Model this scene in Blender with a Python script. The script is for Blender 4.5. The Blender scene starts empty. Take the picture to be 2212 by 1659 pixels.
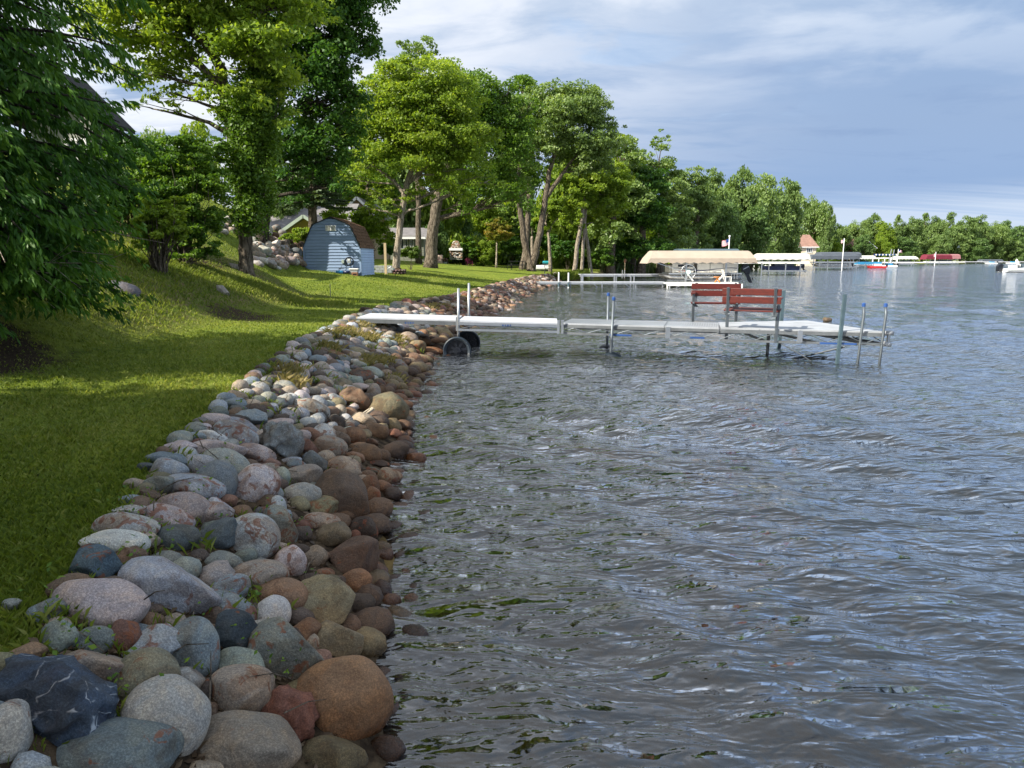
import bpy, math, random
import numpy as np
from mathutils import Vector, Matrix, noise as mn

# ------------------------------------------------------------ camera, light
sc = bpy.context.scene
COL = sc.collection
H = 2.1
PITCH = math.radians(10.5)
FPX = 1475.0            # focal length in units of a 2212 px wide picture
cam_d = bpy.data.cameras.new('camera')
cam = bpy.data.objects.new('camera', cam_d)
COL.objects.link(cam)
cam.location = (0, 0, H)
cam.rotation_euler = (math.radians(90) - PITCH, 0, 0)
cam_d.sensor_width = 36.0
cam_d.lens = 36.0 * FPX / 2212.0
cam_d.clip_start = 0.05
cam_d.clip_end = 9000
sc.camera = cam

SUN_EL = math.radians(38)
SUN_DIR = Vector((-0.88, -0.47, 0)).normalized() * math.cos(SUN_EL) + Vector((0, 0, math.sin(SUN_EL)))
sun_d = bpy.data.lights.new('sun', 'SUN')
sun_d.energy = 5.0
sun_d.angle = math.radians(0.55)
sun_d.color = (1.0, 0.93, 0.80)
sun = bpy.data.objects.new('sun', sun_d)
COL.objects.link(sun)
sun.rotation_euler = SUN_DIR.to_track_quat('Z', 'Y').to_euler()

world = bpy.data.worlds.new("World")
sc.world = world
world.use_nodes = True
sc.view_settings.view_transform = 'Standard'
sc.view_settings.look = 'None'
sc.view_settings.exposure = 1.12
sc.view_settings.gamma = 1.0
sc.render.engine = 'CYCLES'
sc.cycles.max_bounces = 7
sc.cycles.transparent_max_bounces = 8


def build_world():
    nt = world.node_tree
    N, L = nt.nodes, nt.links
    N.clear()
    out = N.new('ShaderNodeOutputWorld')
    bg = N.new('ShaderNodeBackground')
    bg.inputs['Strength'].default_value = 0.1
    L.new(bg.outputs[0], out.inputs[0])
    sky = N.new('ShaderNodeTexSky')
    sky.sky_type = 'NISHITA'
    sky.sun_disc = False
    sky.sun_elevation = SUN_EL
    sky.sun_rotation = math.atan2(SUN_DIR.x, SUN_DIR.y)
    tc = N.new('ShaderNodeTexCoord')
    sep = N.new('ShaderNodeSeparateXYZ')
    L.new(tc.outputs['Generated'], sep.inputs[0])

    def m(op, a, b=None, c=None):
        n = N.new('ShaderNodeMath')
        n.operation = op
        for i, v in enumerate((a, b, c)):
            if v is None:
                continue
            if isinstance(v, (int, float)):
                n.inputs[i].default_value = v
            else:
                L.new(v, n.inputs[i])
        return n.outputs[0]
    z = m('MAXIMUM', sep.outputs[2], 0.0)
    k = m('ADD', z, 0.10)
    u = m('DIVIDE', sep.outputs[0], k)
    v = m('DIVIDE', sep.outputs[1], k)
    comb = N.new('ShaderNodeCombineXYZ')
    L.new(u, comb.inputs[0])
    L.new(v, comb.inputs[1])

    def noise(scale, detail, sx, sy, rot, off, rough=0.55, dist=0.0):
        mp = N.new('ShaderNodeMapping')
        mp.inputs['Scale'].default_value = (sx, sy, 1)
        mp.inputs['Rotation'].default_value = (0, 0, rot)
        mp.inputs['Location'].default_value = (off, off * .7, 0)
        L.new(comb.outputs[0], mp.inputs[0])
        n = N.new('ShaderNodeTexNoise')
        n.inputs['Scale'].default_value = scale
        n.inputs['Detail'].default_value = detail
        n.inputs['Roughness'].default_value = rough
        n.inputs['Distortion'].default_value = dist
        L.new(mp.outputs[0], n.inputs[0])
        return n.outputs[0]
    n1 = noise(1.15, 9, 1.0, 1.0, 0.3, 3.1, 0.55, 0.3)
    n2 = noise(2.4, 9, 0.7, 1.3, 0.15, 7.7, 0.6, 0.5)
    # colour of the overcast layer against height above the horizon
    cr = N.new('ShaderNodeValToRGB')
    e = cr.color_ramp.elements
    stops = [(0.0, (.42, .54, .70)), (.045, (.36, .50, .74)), (.085, (.25, .37, .60)), (.16, (.30, .41, .61)),
             (.25, (.37, .48, .67)), (.36, (.48, .58, .73)), (.60, (.80, .91, 1.06)), (1.0, (.94, 1.06, 1.22))]
    e[0].position, e[0].color = stops[0][0], (*stops[0][1], 1)
    e[1].position, e[1].color = stops[-1][0], (*stops[-1][1], 1)
    for p, c in stops[1:-1]:
        x = e.new(p)
        x.color = (*c, 1)
    L.new(z, cr.inputs[0])

    def ramp(val, a, b):
        r = N.new('ShaderNodeMapRange')
        r.interpolation_type = 'SMOOTHSTEP'
        r.inputs[1].default_value = a
        r.inputs[2].default_value = b
        L.new(val, r.inputs[0])
        return r.outputs[0]

    def mix(f, a, b, mode='MIX'):
        n = N.new('ShaderNodeMix')
        n.data_type = 'RGBA'
        n.blend_type = mode
        for s, v_ in ((n.inputs[0], f), (n.inputs[6], a), (n.inputs[7], b)):
            if isinstance(v_, (int, float)):
                s.default_value = v_
            elif isinstance(v_, tuple):
                s.default_value = (*v_, 1)
            else:
                L.new(v_, s)
        return n.outputs[2]
    # brighter heaps and darker undersides
    bright = m('MULTIPLY', ramp(n1, .44, .62), ramp(sep.outputs[2], .14, .34))
    c1 = mix(m('MULTIPLY', bright, .65), cr.outputs[0], (.95, .96, 1.0))
    dark = m('MULTIPLY', ramp(n2, .52, .75), .45)
    c2 = mix(dark, c1, mix(1.0, c1, (.72, .77, .86), 'MULTIPLY'))
    # sunward side of the sky (left) is brighter
    side = ramp(m('MULTIPLY', sep.outputs[0], -1.0), -.45, .35)
    c3 = mix(m('MULTIPLY', side, m('MULTIPLY', ramp(n2, .33, .60), .92)), c2, (.85, .88, .94))
    heavy = m('MULTIPLY', ramp(sep.outputs[0], .02, .55), ramp(z, .10, .26))
    c3 = mix(m('MULTIPLY', heavy, .75), c3, mix(1.0, c3, (.70, .79, .88), 'MULTIPLY'))
    # pale streak low over the far shore
    st = noise(1.0, 5, .10, 1.1, 0.05, 2.2, .6)
    stm = m('MULTIPLY', m('MULTIPLY', ramp(st, .42, .58), ramp(z, .015, .04)), m('SUBTRACT', 1.0, ramp(z, .06, .095)))
    c4 = mix(m('MULTIPLY', stm, .6), c3, (.66, .73, .84))
    gain = N.new('ShaderNodeVectorMath')
    gain.operation = 'SCALE'
    L.new(c4, gain.inputs[0])
    gain.inputs['Scale'].default_value = 5.35
    hole = m('MULTIPLY', ramp(n1, .30, .44), 1.0)     # 0 in the blue gaps
    hole = m('MAXIMUM', hole, m('SUBTRACT', 1.0, ramp(sep.outputs[2], .12, .3)))
    hole = m('MAXIMUM', hole, m('SUBTRACT', 1.0, side))
    f = m('ADD', m('MULTIPLY', hole, .75), .22)
    col = mix(f, sky.outputs[0], gain.outputs[0])
    L.new(col, bg.inputs[0])


build_world()

# ------------------------------------------------------------ helpers
R = random.Random(7)
RNG = np.random.default_rng(11)
CP, SP = math.cos(PITCH), math.sin(PITCH)


def ray(px, py):
    u = (px - 1106) / FPX
    v = (829.5 - py) / FPX
    return Vector((u, CP + SP * v, -SP + CP * v))


def at(px, py, Y):
    """point seen at (px, py) standing Y metres in front of the camera"""
    d = ray(px, py)
    return Vector((0, 0, H)) + d * (Y / d.y)


def atz(px, py, z):
    d = ray(px, py)
    return Vector((0, 0, H)) + d * ((z - H) / d.z)


SHORE = [(10, -200), (4, -40), (.6, -8), (-.30, 0), (-.62, 2.5), (-.72, 3.3), (-.95, 4.4), (-1.12, 5.8), (-1.25, 7.2), (-1.45, 9), (-1.62, 10.8),
         (-1.75, 13), (-1.8, 15), (-1.7, 17.5), (-1.5, 21), (-.9, 25), (-.3, 30), (.35, 36), (1.3, 44),
         (2.6, 53), (5.6, 63), (7.3, 69), (8.2, 76), (12, 82), (17, 90), (24, 104), (34, 126), (60, 168), (104, 214), (215, 284), (420, 345),
         (900, 420), (4000, 700)]
SH = np.array(SHORE, float)


def shore_dist(x, y):
    """signed distance to the shoreline, positive on land"""
    x = np.asarray(x, float)
    y = np.asarray(y, float)
    best = np.full(x.shape, 1e9)
    sgn = np.zeros(x.shape)
    for i in range(len(SH) - 1):
        ax, ay = SH[i]
        bx, by = SH[i + 1]
        dx, dy = bx - ax, by - ay
        t = np.clip(((x - ax) * dx + (y - ay) * dy) / (dx * dx + dy * dy), 0, 1)
        qx, qy = ax + t * dx, ay + t * dy
        d = np.hypot(x - qx, y - qy)
        cr = dx * (y - ay) - dy * (x - ax)
        up = d < best - 1e-9
        best = np.where(up, d, best)
        sgn = np.where(up, np.sign(cr), sgn)
    return best * np.where(sgn == 0, 1, sgn)


def sstep(a, b, x):
    t = np.clip((x - a) / (b - a), 0, 1)
    return t * t * (3 - 2 * t)


def ground_z(x, y):
    x = np.asarray(x, float)
    y = np.asarray(y, float)
    s = shore_dist(x, y)
    W = np.interp(y, [0, 2.5, 5, 9, 14, 19, 26, 40, 55, 62, 66, 80, 120], [1.15, 1.2, 1.5, 1.7, 1.75, 1.9, 1.35, 1.3, 1.2, .5, .5, 4.0, 4.0])
    zb = np.interp(y, [0, 3, 10, 22, 40, 66, 74, 100, 150], [.62, .66, .70, .66, .55, .62, .35, .35, .5])
    t = np.clip(s / W, 0, 1)
    bank = zb * (t * 1.15 - .15 * t * t)
    e = np.maximum(s - W, 0)
    lawn = np.interp(y, [0, 20, 30, 45, 60, 100, 200], [.07, .07, .13, .105, .085, .04, .012])
    zz = bank + lawn * np.minimum(e, 30) + .008 * np.maximum(e - 30, 0)
    e0 = np.interp(y, [-20, 2, 6, 9, 19, 21.5, 27, 35, 48], [5, 4.0, 3.0, 2.2, 2.0, 3.0, 7.2, 7.6, 40])
    cap = np.interp(y, [20, 27], [3.0, 5.5])
    sl = np.interp(y, [8, 20, 25, 34], [.40, .42, .62, .62])
    he = np.maximum(e - e0, 0)
    hill = cap * (1 - np.exp(-he * sl / cap)) * (1 - np.exp(-he / .5))
    zz = zz + hill
    und = np.where(s < 0, -np.minimum(.22 * (-s) + .02, 1.6), 0)
    return np.where(s > 0, zz, und)


def gz(x, y):
    return float(ground_z(np.array([x]), np.array([y]))[0])


def hit(px, py, tmin=1.2, tmax=500):
    """where the ray through a pixel meets the ground (or the water)"""
    d = ray(px, py)
    ts = np.geomspace(tmin, tmax, 2500)
    X, Y, Z = d.x * ts, d.y * ts, H + d.z * ts
    g = np.maximum(ground_z(X, Y), -.05)
    k = np.argmax(Z <= g)
    if Z[k] > g[k]:
        k = len(ts) - 1
    return Vector((X[k], Y[k], g[k]))


class MB:
    """collects simple solids into one mesh"""

    def __init__(s):
        s.v, s.f, s.mi = [], [], []
        s.cur = 0

    def add(s, vs, fs):
        o = len(s.v)
        s.v += [tuple(p) for p in vs]
        s.f += [tuple(i + o for i in f) for f in fs]
        s.mi += [s.cur] * len(fs)
        return s

    def box(s, c, size, rot=None, taper=1.0):
        x, y, z = size[0] / 2, size[1] / 2, size[2] / 2
        vs = [Vector((a * x * (taper if k > 0 else 1), b * y * (taper if k > 0 else 1), k * z)) for k in (-1, 1) for b in (-1, 1) for a in (-1, 1)]
        if rot is not None:
            M = Matrix.Rotation(rot, 3, 'Z') if isinstance(rot, (int, float)) else rot
            vs = [M @ v for v in vs]
        c = Vector(c)
        return s.add([v + c for v in vs], [(0, 2, 3, 1), (4, 5, 7, 6), (0, 1, 5, 4), (2, 6, 7, 3), (0, 4, 6, 2), (1, 3, 7, 5)])

    def bar(s, a, b, w, h=None, up=(0, 0, 1)):
        """a square bar from a to b"""
        h = h or w
        a, b = Vector(a), Vector(b)
        d = (b - a)
        L = d.length
        d.normalize()
        u = Vector(up)
        if abs(d.dot(u)) > .99:
            u = Vector((0, 1, 0))
        r = d.cross(u).normalized()
        u = r.cross(d)
        M = Matrix((r, d, u)).transposed()
        return s.box((a + b) / 2, (w, L, h), M)

    def tube(s, pts, rad, n=8, cap=True):
        pts = [Vector(p) for p in pts]
        if isinstance(rad, (int, float)):
            rad = [rad] * len(pts)
        o = []
        fs = []
        pr = None
        for i, p in enumerate(pts):
            d = (pts[min(i + 1, len(pts) - 1)] - pts[max(i - 1, 0)]).normalized()
            if pr is None:
                pr = d.cross(Vector((0, 0, 1)) if abs(d.z) < .9 else Vector((1, 0, 0))).normalized()
            else:
                pr = (pr - d * pr.dot(d)).normalized()
            q = d.cross(pr)
            for k in range(n):
                a = 2 * math.pi * k / n
                o.append(p + (pr * math.cos(a) + q * math.sin(a)) * rad[i])
        for i in range(len(pts) - 1):
            for k in range(n):
                k2 = (k + 1) % n
                fs.append((i * n + k, i * n + k2, (i + 1) * n + k2, (i + 1) * n + k))
        if cap:
            fs.append(tuple(range(n))[::-1])
            fs.append(tuple((len(pts) - 1) * n + k for k in range(n)))
        return s.add(o, fs)

    def prism(s, poly, depth_vec):
        """polygon (list of 3D points) extruded along a vector"""
        p = [Vector(q) for q in poly]
        dv = Vector(depth_vec)
        n = len(p)
        vs = p + [q + dv for q in p]
        fs = [tuple(range(n)), tuple(range(2 * n - 1, n - 1, -1))]
        for i in range(n):
            j = (i + 1) % n
            fs.append((i, i + n, j + n, j))
        return s.add(vs, fs)

    def lathe(s, c, prof, n=20, axis='Z'):
        c = Vector(c)
        vs, fs = [], []
        for r, h in prof:
            for k in range(n):
                a = 2 * math.pi * k / n
                if axis == 'Z':
                    vs.append(c + Vector((r * math.cos(a), r * math.sin(a), h)))
                elif axis == 'Y':
                    vs.append(c + Vector((r * math.cos(a), h, r * math.sin(a))))
                else:
                    vs.append(c + Vector((h, r * math.cos(a), r * math.sin(a))))
        m = len(prof)
        for i in range(m - 1):
            for k in range(n):
                k2 = (k + 1) % n
                fs.append((i * n + k, i * n + k2, (i + 1) * n + k2, (i + 1) * n + k))
        fs.append(tuple(range(n))[::-1])
        fs.append(tuple((m - 1) * n + k for k in range(n)))
        return s.add(vs, fs)

    def mesh(s, name, mats, smooth=False):
        me = bpy.data.meshes.new(name)
        me.from_pydata(s.v, [], s.f)
        for m in (mats if isinstance(mats, (list, tuple)) else [mats]):
            me.materials.append(m)
        if max(s.mi, default=0) > 0:
            me.polygons.foreach_set('material_index', s.mi)
        import bmesh
        bm = bmesh.new()
        bm.from_mesh(me)
        bmesh.ops.recalc_face_normals(bm, faces=bm.faces)
        bm.to_mesh(me)
        bm.free()
        if smooth:
            me.polygons.foreach_set('use_smooth', [True] * len(me.polygons))
        return me

    def build(s, name, mats, parent=None, smooth=False, bevel=0, loc=None, rot=None):
        o = bpy.data.objects.new(name, s.mesh(name, mats, smooth))
        COL.objects.link(o)
        o.parent = parent
        if loc is not None:
            o.location = loc
        if rot is not None:
            o.rotation_euler = rot
        if bevel:
            b = o.modifiers.new('edge', 'BEVEL')
            b.width = bevel
            b.segments = 2
            b.limit_method = 'ANGLE'
        return o


def thing(name, label, cat, loc=(0, 0, 0), rz=0, group=None):
    o = bpy.data.objects.new(name, None)
    COL.objects.link(o)
    o.location = loc
    o.rotation_euler = (0, 0, rz)
    tag(o, label, cat, group)
    return o


def tag(o, label=None, cat=None, group=None, kind=None):
    if label:
        o['label'] = label
    if cat:
        o['category'] = cat
    if group:
        o['group'] = group
    if kind:
        o['kind'] = kind
    return o


def copy_tree(root, loc, rz=None, label=None, scale=None):
    r = root.copy()
    COL.objects.link(r)
    r.location = loc
    if rz is not None:
        r.rotation_euler = (0, 0, rz)
    if scale is not None:
        r.scale = scale
    if label:
        r['label'] = label

    def rec(src, dst):
        for ch in src.children:
            c = ch.copy()
            COL.objects.link(c)
            c.parent = dst
            rec(ch, c)
    rec(root, r)
    return r


# ------------------------------------------------------------ materials
def nm(name):
    m = bpy.data.materials.new(name)
    m.use_nodes = True
    nt = m.node_tree
    nt.nodes.clear()
    out = nt.nodes.new('ShaderNodeOutputMaterial')
    return m, nt, out


def nmath(nt, op, a, b=None, clamp=False):
    n = nt.nodes.new('ShaderNodeMath')
    n.operation = op
    n.use_clamp = clamp
    for i, v in enumerate((a, b)):
        if v is None:
            continue
        if isinstance(v, (int, float)):
            n.inputs[i].default_value = v
        else:
            nt.links.new(v, n.inputs[i])
    return n.outputs[0]


def nmix(nt, f, a, b, mode='MIX'):
    n = nt.nodes.new('ShaderNodeMix')
    n.data_type = 'RGBA'
    n.blend_type = mode
    for s, v in ((n.inputs[0], f), (n.inputs[6], a), (n.inputs[7], b)):
        if isinstance(v, (int, float)):
            s.default_value = v
        elif isinstance(v, tuple):
            s.default_value = (*v[:3], 1)
        else:
            nt.links.new(v, s)
    return n.outputs[2]


def nnoise(nt, coord, scale, detail=4, rough=.55, dist=0, vscale=None, rot=None):
    L = nt.links
    if vscale is not None or rot is not None:
        mp = nt.nodes.new('ShaderNodeMapping')
        if vscale is not None:
            mp.inputs['Scale'].default_value = vscale
        if rot is not None:
            mp.inputs['Rotation'].default_value = rot
        L.new(coord, mp.inputs[0])
        coord = mp.outputs[0]
    n = nt.nodes.new('ShaderNodeTexNoise')
    n.inputs['Scale'].default_value = scale
    n.inputs['Detail'].default_value = detail
    n.inputs['Roughness'].default_value = rough
    n.inputs['Distortion'].default_value = dist
    L.new(coord, n.inputs['Vector'])
    return n.outputs[0]


def nramp(nt, v, a, b, c0=0.0, c1=1.0):
    r = nt.nodes.new('ShaderNodeMapRange')
    r.interpolation_type = 'SMOOTHSTEP'
    r.inputs[1].default_value = a
    r.inputs[2].default_value = b
    r.inputs[3].default_value = c0
    r.inputs[4].default_value = c1
    nt.links.new(v, r.inputs[0])
    return r.outputs[0]


def bsdf(nt, out, col, rough=.6, metal=0.0, spec=.5, bump=None, bstr=.3, bdist=.01):
    b = nt.nodes.new('ShaderNodeBsdfPrincipled')
    for s, v in (('Base Color', col), ('Roughness', rough), ('Metallic', metal), ('Specular IOR Level', spec)):
        if isinstance(v, (int, float)):
            b.inputs[s].default_value = v
        elif isinstance(v, tuple):
            b.inputs[s].default_value = (*v[:3], 1)
        else:
            nt.links.new(v, b.inputs[s])
    if bump is not None:
        bp = nt.nodes.new('ShaderNodeBump')
        bp.inputs['Strength'].default_value = bstr
        bp.inputs['Distance'].default_value = bdist
        nt.links.new(bump, bp.inputs['Height'])
        nt.links.new(bp.outputs[0], b.inputs['Normal'])
    nt.links.new(b.outputs[0], out.inputs[0])
    return b


def simple(name, col, rough=.6, metal=0, spec=.5, var=.25, nscale=6, bstr=.15, bscale=60, col2=None, vscale=None, bdist=.004):
    """paint / metal / wood: base colour broken by wear, with fine relief"""
    m, nt, out = nm(name)
    tc = nt.nodes.new('ShaderNodeTexCoord').outputs['Object']
    n = nnoise(nt, tc, nscale, 5, .6, vscale=vscale)
    c2 = col2 or tuple(c * (1 - var) for c in col)
    c = nmix(nt, nramp(nt, n, .35, .68), col, c2)
    n2 = nnoise(nt, tc, bscale, 3, vscale=vscale)
    rr = nmath(nt, 'MULTIPLY_ADD', n, .25)
    nt.nodes[-1].inputs[2].default_value = rough - .12
    bsdf(nt, out, c, rr, metal, spec, n2, bstr, bdist)
    return m


def leaf_mat(name, c_dark, c_mid, c_light, trans=.35, patch=.5, gloss=.25):
    m, nt, out = nm(name)
    L = nt.links
    at_ = nt.nodes.new('ShaderNodeAttribute')
    at_.attribute_name = 'tint'
    geo = nt.nodes.new('ShaderNodeTexCoord').outputs['Object']
    n = nnoise(nt, geo, patch, 3)
    t = nmath(nt, 'ADD', nmath(nt, 'MULTIPLY', at_.outputs['Fac'], .65), nmath(nt, 'MULTIPLY', nmath(nt, 'SUBTRACT', n, .3), .9), True)
    cr = nt.nodes.new('ShaderNodeValToRGB')
    e = cr.color_ramp.elements
    e[0].position, e[0].color = .1, (*c_dark, 1)
    e[1].position, e[1].color = .95, (*c_light, 1)
    x = e.new(.5)
    x.color = (*c_mid, 1)
    L.new(t, cr.inputs[0])
    b = nt.nodes.new('ShaderNodeBsdfPrincipled')
    L.new(cr.outputs[0], b.inputs['Base Color'])
    b.inputs['Roughness'].default_value = .48
    b.inputs['Specular IOR Level'].default_value = gloss
    tr = nt.nodes.new('ShaderNodeBsdfTranslucent')
    tcol = nmix(nt, 1.0, cr.outputs[0], (1.5, 1.45, .55), 'MULTIPLY')
    L.new(tcol, tr.inputs[0])
    mx = nt.nodes.new('ShaderNodeMixShader')
    mx.inputs[0].default_value = trans
    L.new(b.outputs[0], mx.inputs[1])
    L.new(tr.outputs[0], mx.inputs[2])
    L.new(mx.outputs[0], out.inputs[0])
    return m


def bark_mat(name, c1, c2, vs=(9, 9, 1.6)):
    m, nt, out = nm(name)
    tc = nt.nodes.new('ShaderNodeTexCoord').outputs['Object']
    n = nnoise(nt, tc, 1.6, 8, .65, .4, vscale=vs)
    v = nt.nodes.new('ShaderNodeTexVoronoi')
    mp = nt.nodes.new('ShaderNodeMapping')
    mp.inputs['Scale'].default_value = (vs[0] * 1.5, vs[1] * 1.5, vs[2] * 1.2)
    nt.links.new(tc, mp.inputs[0])
    nt.links.new(mp.outputs[0], v.inputs['Vector'])
    h = nmath(nt, 'ADD', nramp(nt, n, .38, .62), nmath(nt, 'MULTIPLY', v.outputs['Distance'], .5))
    c = nmix(nt, nramp(nt, h, .2, 1.1), c1, c2)
    bsdf(nt, out, c, .9, 0, .2, h, .9, .05)
    return m


M = {}
M['leaf_maple'] = leaf_mat('maple leaves', (0.038, 0.094, 0.014), (0.094, 0.183, 0.021), (0.177, 0.266, 0.033), .42)
M['leaf_bright'] = leaf_mat('bright leaves', (0.088, 0.153, 0.019), (0.177, 0.266, 0.031), (0.289, 0.360, 0.053), .50)
M['leaf_dark'] = leaf_mat('dark leaves', (0.024, 0.071, 0.014), (0.053, 0.130, 0.019), (0.112, 0.206, 0.028), .36)
M['leaf_cotton'] = leaf_mat('cottonwood leaves', (0.077, 0.136, 0.035), (0.153, 0.236, 0.061), (0.248, 0.330, 0.106), .40, gloss=.5)
M['leaf_far'] = leaf_mat('far foliage', (0.071, 0.130, 0.041), (0.142, 0.218, 0.065), (0.218, 0.295, 0.094), .36, .12)  # colour lightened a little to stand in for distance haze
M['leaf_fardark'] = leaf_mat('far dark foliage', (0.047, 0.100, 0.029), (0.094, 0.165, 0.047), (0.147, 0.224, 0.065), .32, .12)
M['leaf_cedar'] = leaf_mat('cedar sprays', (.015, .050, .010), (.042, .115, .015), (.120, .235, .028), .30, .9, .2)
M['leaf_spruce'] = leaf_mat('spruce needles', (.040, .075, .035), (.085, .135, .060), (.140, .190, .080), .18, .8, .2)
M['leaf_juniper'] = leaf_mat('juniper sprays', (.040, .080, .015), (.085, .140, .022), (.150, .205, .035), .25)
M['leaf_ivy'] = leaf_mat('ivy leaves', (.035, .080, .010), (.085, .165, .014), (.150, .240, .028), .32, .8, .3)
M['leaf_orange'] = leaf_mat('yellowing sapling leaves', (.100, .130, .02), (.18, .20, .03), (.30, .20, .05), .4, 1.0)
M['grass'] = leaf_mat('grass blades', (.070, .110, .018), (.155, .205, .034), (.32, .32, .11), .40, .35, .15)
M['reeds'] = leaf_mat('reed blades', (.050, .085, .025), (.085, .130, .040), (.18, .17, .07), .3, .35, .15)
M['bark'] = bark_mat('grey brown bark', (.055, .042, .030), (.20, .165, .125))
M['bark_pale'] = bark_mat('pale bark', (.16, .13, .10), (.40, .34, .27))
M['bark_dark'] = bark_mat('dark bark', (.022, .018, .014), (.085, .070, .055))
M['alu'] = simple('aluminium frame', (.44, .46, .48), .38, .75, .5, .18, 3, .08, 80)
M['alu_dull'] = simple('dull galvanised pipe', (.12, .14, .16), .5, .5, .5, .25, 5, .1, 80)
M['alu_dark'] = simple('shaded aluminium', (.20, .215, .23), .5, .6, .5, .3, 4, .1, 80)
M['deck'] = simple('white deck plank', (.47, .49, .53), .55, 0, .4, .18, 2.0, .25, 90, bdist=.003)
M['deck_grey'] = simple('grey perforated deck', (.34, .36, .39), .55, 0, .4, .22, 2.5, .4, 120)
M['deck_white'] = simple('bright white deck', (.78, .78, .76), .5, 0, .4, .08, 2.0, .2, 90)
M['redwood'] = simple('red stained board', (.10, .015, .011), .45, 0, .45, .35, 3, .25, 40, vscale=(1, 8, 8))
M['blue'] = simple('blue plastic', (.02, .07, .24), .4, 0, .5, .2)
M['bluegrey_pipe'] = simple('blue grey painted pipe', (.075, .12, .145), .45, .2, .5, .2)
M['rubber'] = simple('blue black wheel', (.014, .024, .036), .45, 0, .5, .3, 8, .2, 60)
M['siding'] = simple('blue grey siding', (.19, .265, .39), .5, 0, .4, .16, 1.3, .12, 50, vscale=(1, 1, 3))
M['siding_skylit'] = simple('blue siding with skylight painted in', (.40, .52, .72), .5, 0, .4, .12, 1.3, .12, 50)  # paler than the front: skylight from the lake side painted into the colour
M['shingle'] = simple('brown shingle', (.135, .075, .042), .9, 0, .2, .45, 7, .5, 150)
M['shingle_grey'] = simple('grey shingle roof', (.19, .18, .185), .9, 0, .2, .30, 2.5, .5, 60)
M['shingle_tan'] = simple('tan shingle roof', (.27, .16, .125), .9, 0, .2, .25, 1.5, .4, 40)
M['black_roof'] = simple('black roof', (.02, .02, .022), .8, 0, .3, .3, 3, .3, 40)
M['tan_siding'] = simple('tan lap siding', (.42, .32, .21), .7, 0, .3, .14, 1.0, .15, 30)
M['sage_siding'] = simple('sage lap siding', (.22, .23, .19), .7, 0, .3, .14, 1.0, .15, 30)
M['cream_wall'] = simple('cream wall', (.62, .54, .42), .8, 0, .3, .14, 1.0, .2, 30)
M['red_wall'] = simple('red brown wall', (.30, .09, .05), .8, 0, .3, .2, 1.0, .2, 30)
M['white'] = simple('white paint', (.78, .78, .77), .5, 0, .5, .08)
M['greytrim'] = simple('green grey trim', (.30, .36, .30), .6, 0, .4, .12)
M['black'] = simple('black plastic', (.010, .012, .018), .3, 0, .5, .3)
M['tan_canvas'] = simple('tan canvas', (.36, .30, .245), .85, 0, .2, .10, 1.2, .35, 9, bdist=.02)
M['white_canvas'] = simple('white canvas', (.60, .59, .54), .8, 0, .25, .10, .8, .3, 5, bdist=.02)
M['grey_canvas'] = simple('dark grey canvas', (.085, .10, .125), .8, 0, .25, .2, .8, .3, 5, bdist=.02)
M['maroon_canvas'] = simple('maroon canvas', (.14, .02, .035), .8, 0, .25, .2, .8, .3, 5, bdist=.02)
M['pink_canvas'] = simple('faded pink canvas', (.34, .16, .17), .8, 0, .25, .15, .8, .3, 5, bdist=.02)
M['teal'] = simple('teal cover', (.02, .30, .36), .7, 0, .3, .2)
M['hull'] = simple('polished pontoon aluminium', (.55, .53, .50), .28, .85, .5, .2, 2.5, .05, 40)
M['cream_panel'] = simple('cream boat panel', (.60, .57, .50), .35, 0, .5, .08)
M['navy'] = simple('navy stripe', (.012, .02, .07), .4, 0, .5, .2)
M['mint'] = simple('pale mint hub', (.50, .75, .74), .4, 0, .5, .1)
M['orange_wood'] = simple('orange wood', (.50, .20, .05), .6, 0, .4, .3, 5, .3, 40)
M['timber'] = simple('weathered brown timber', (.19, .10, .05), .85, 0, .2, .4, 3, .6, 25, vscale=(1, 6, 6), bdist=.01)
M['drift'] = simple('bleached driftwood', (.42, .36, .28), .85, 0, .2, .35, 6, .6, 30, vscale=(1, 7, 7), bdist=.006)
M['fence_wood'] = simple('pale fence post', (.48, .37, .22), .8, 0, .3, .2)
M['pink'] = simple('pink plastic', (.62, .07, .22), .45, 0, .5, .15)
M['iron'] = simple('black wrought iron', (.012, .012, .013), .55, .3, .5, .2)
M['wicker'] = simple('beige cushion', (.60, .46, .36), .85, 0, .2, .15)
M['red_cloth'] = simple('red cushion', (.45, .05, .06), .8, 0, .2, .15)
M['yellow'] = simple('yellow plastic', (.70, .45, .05), .5, 0, .4, .1)
M['boat_white'] = simple('white gelcoat', (.74, .75, .76), .25, 0, .5, .05)
M['boat_red'] = simple('red gelcoat', (.50, .03, .03), .3, 0, .5, .05)
M['pump'] = simple('blue pump', (.03, .22, .42), .4, 0, .5, .2)
M['grey_plastic'] = simple('grey plastic', (.28, .30, .30), .5, 0, .4, .2)
M['clay'] = simple('terracotta block', (.25, .12, .07), .85, 0, .3, .3)
M['hose'] = simple('yellow green hose', (.45, .62, .16), .5, 0, .4, .1)
M['green_steel'] = simple('green steel tube', (.02, .12, .11), .5, 0, .4, .1)
M['skin'] = simple('skin', (.45, .26, .18), .6, 0, .3, .1)
M['stump'] = simple('weathered stump wood', (.33, .30, .26), .9, 0, .2, .4, 6, .8, 20, vscale=(4, 4, 1), bdist=.02)


def glass():
    m, nt, out = nm('window glass')
    bsdf(nt, out, (.03, .045, .055), .08, 0, .7)
    return m


M['glass'] = glass()


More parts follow.
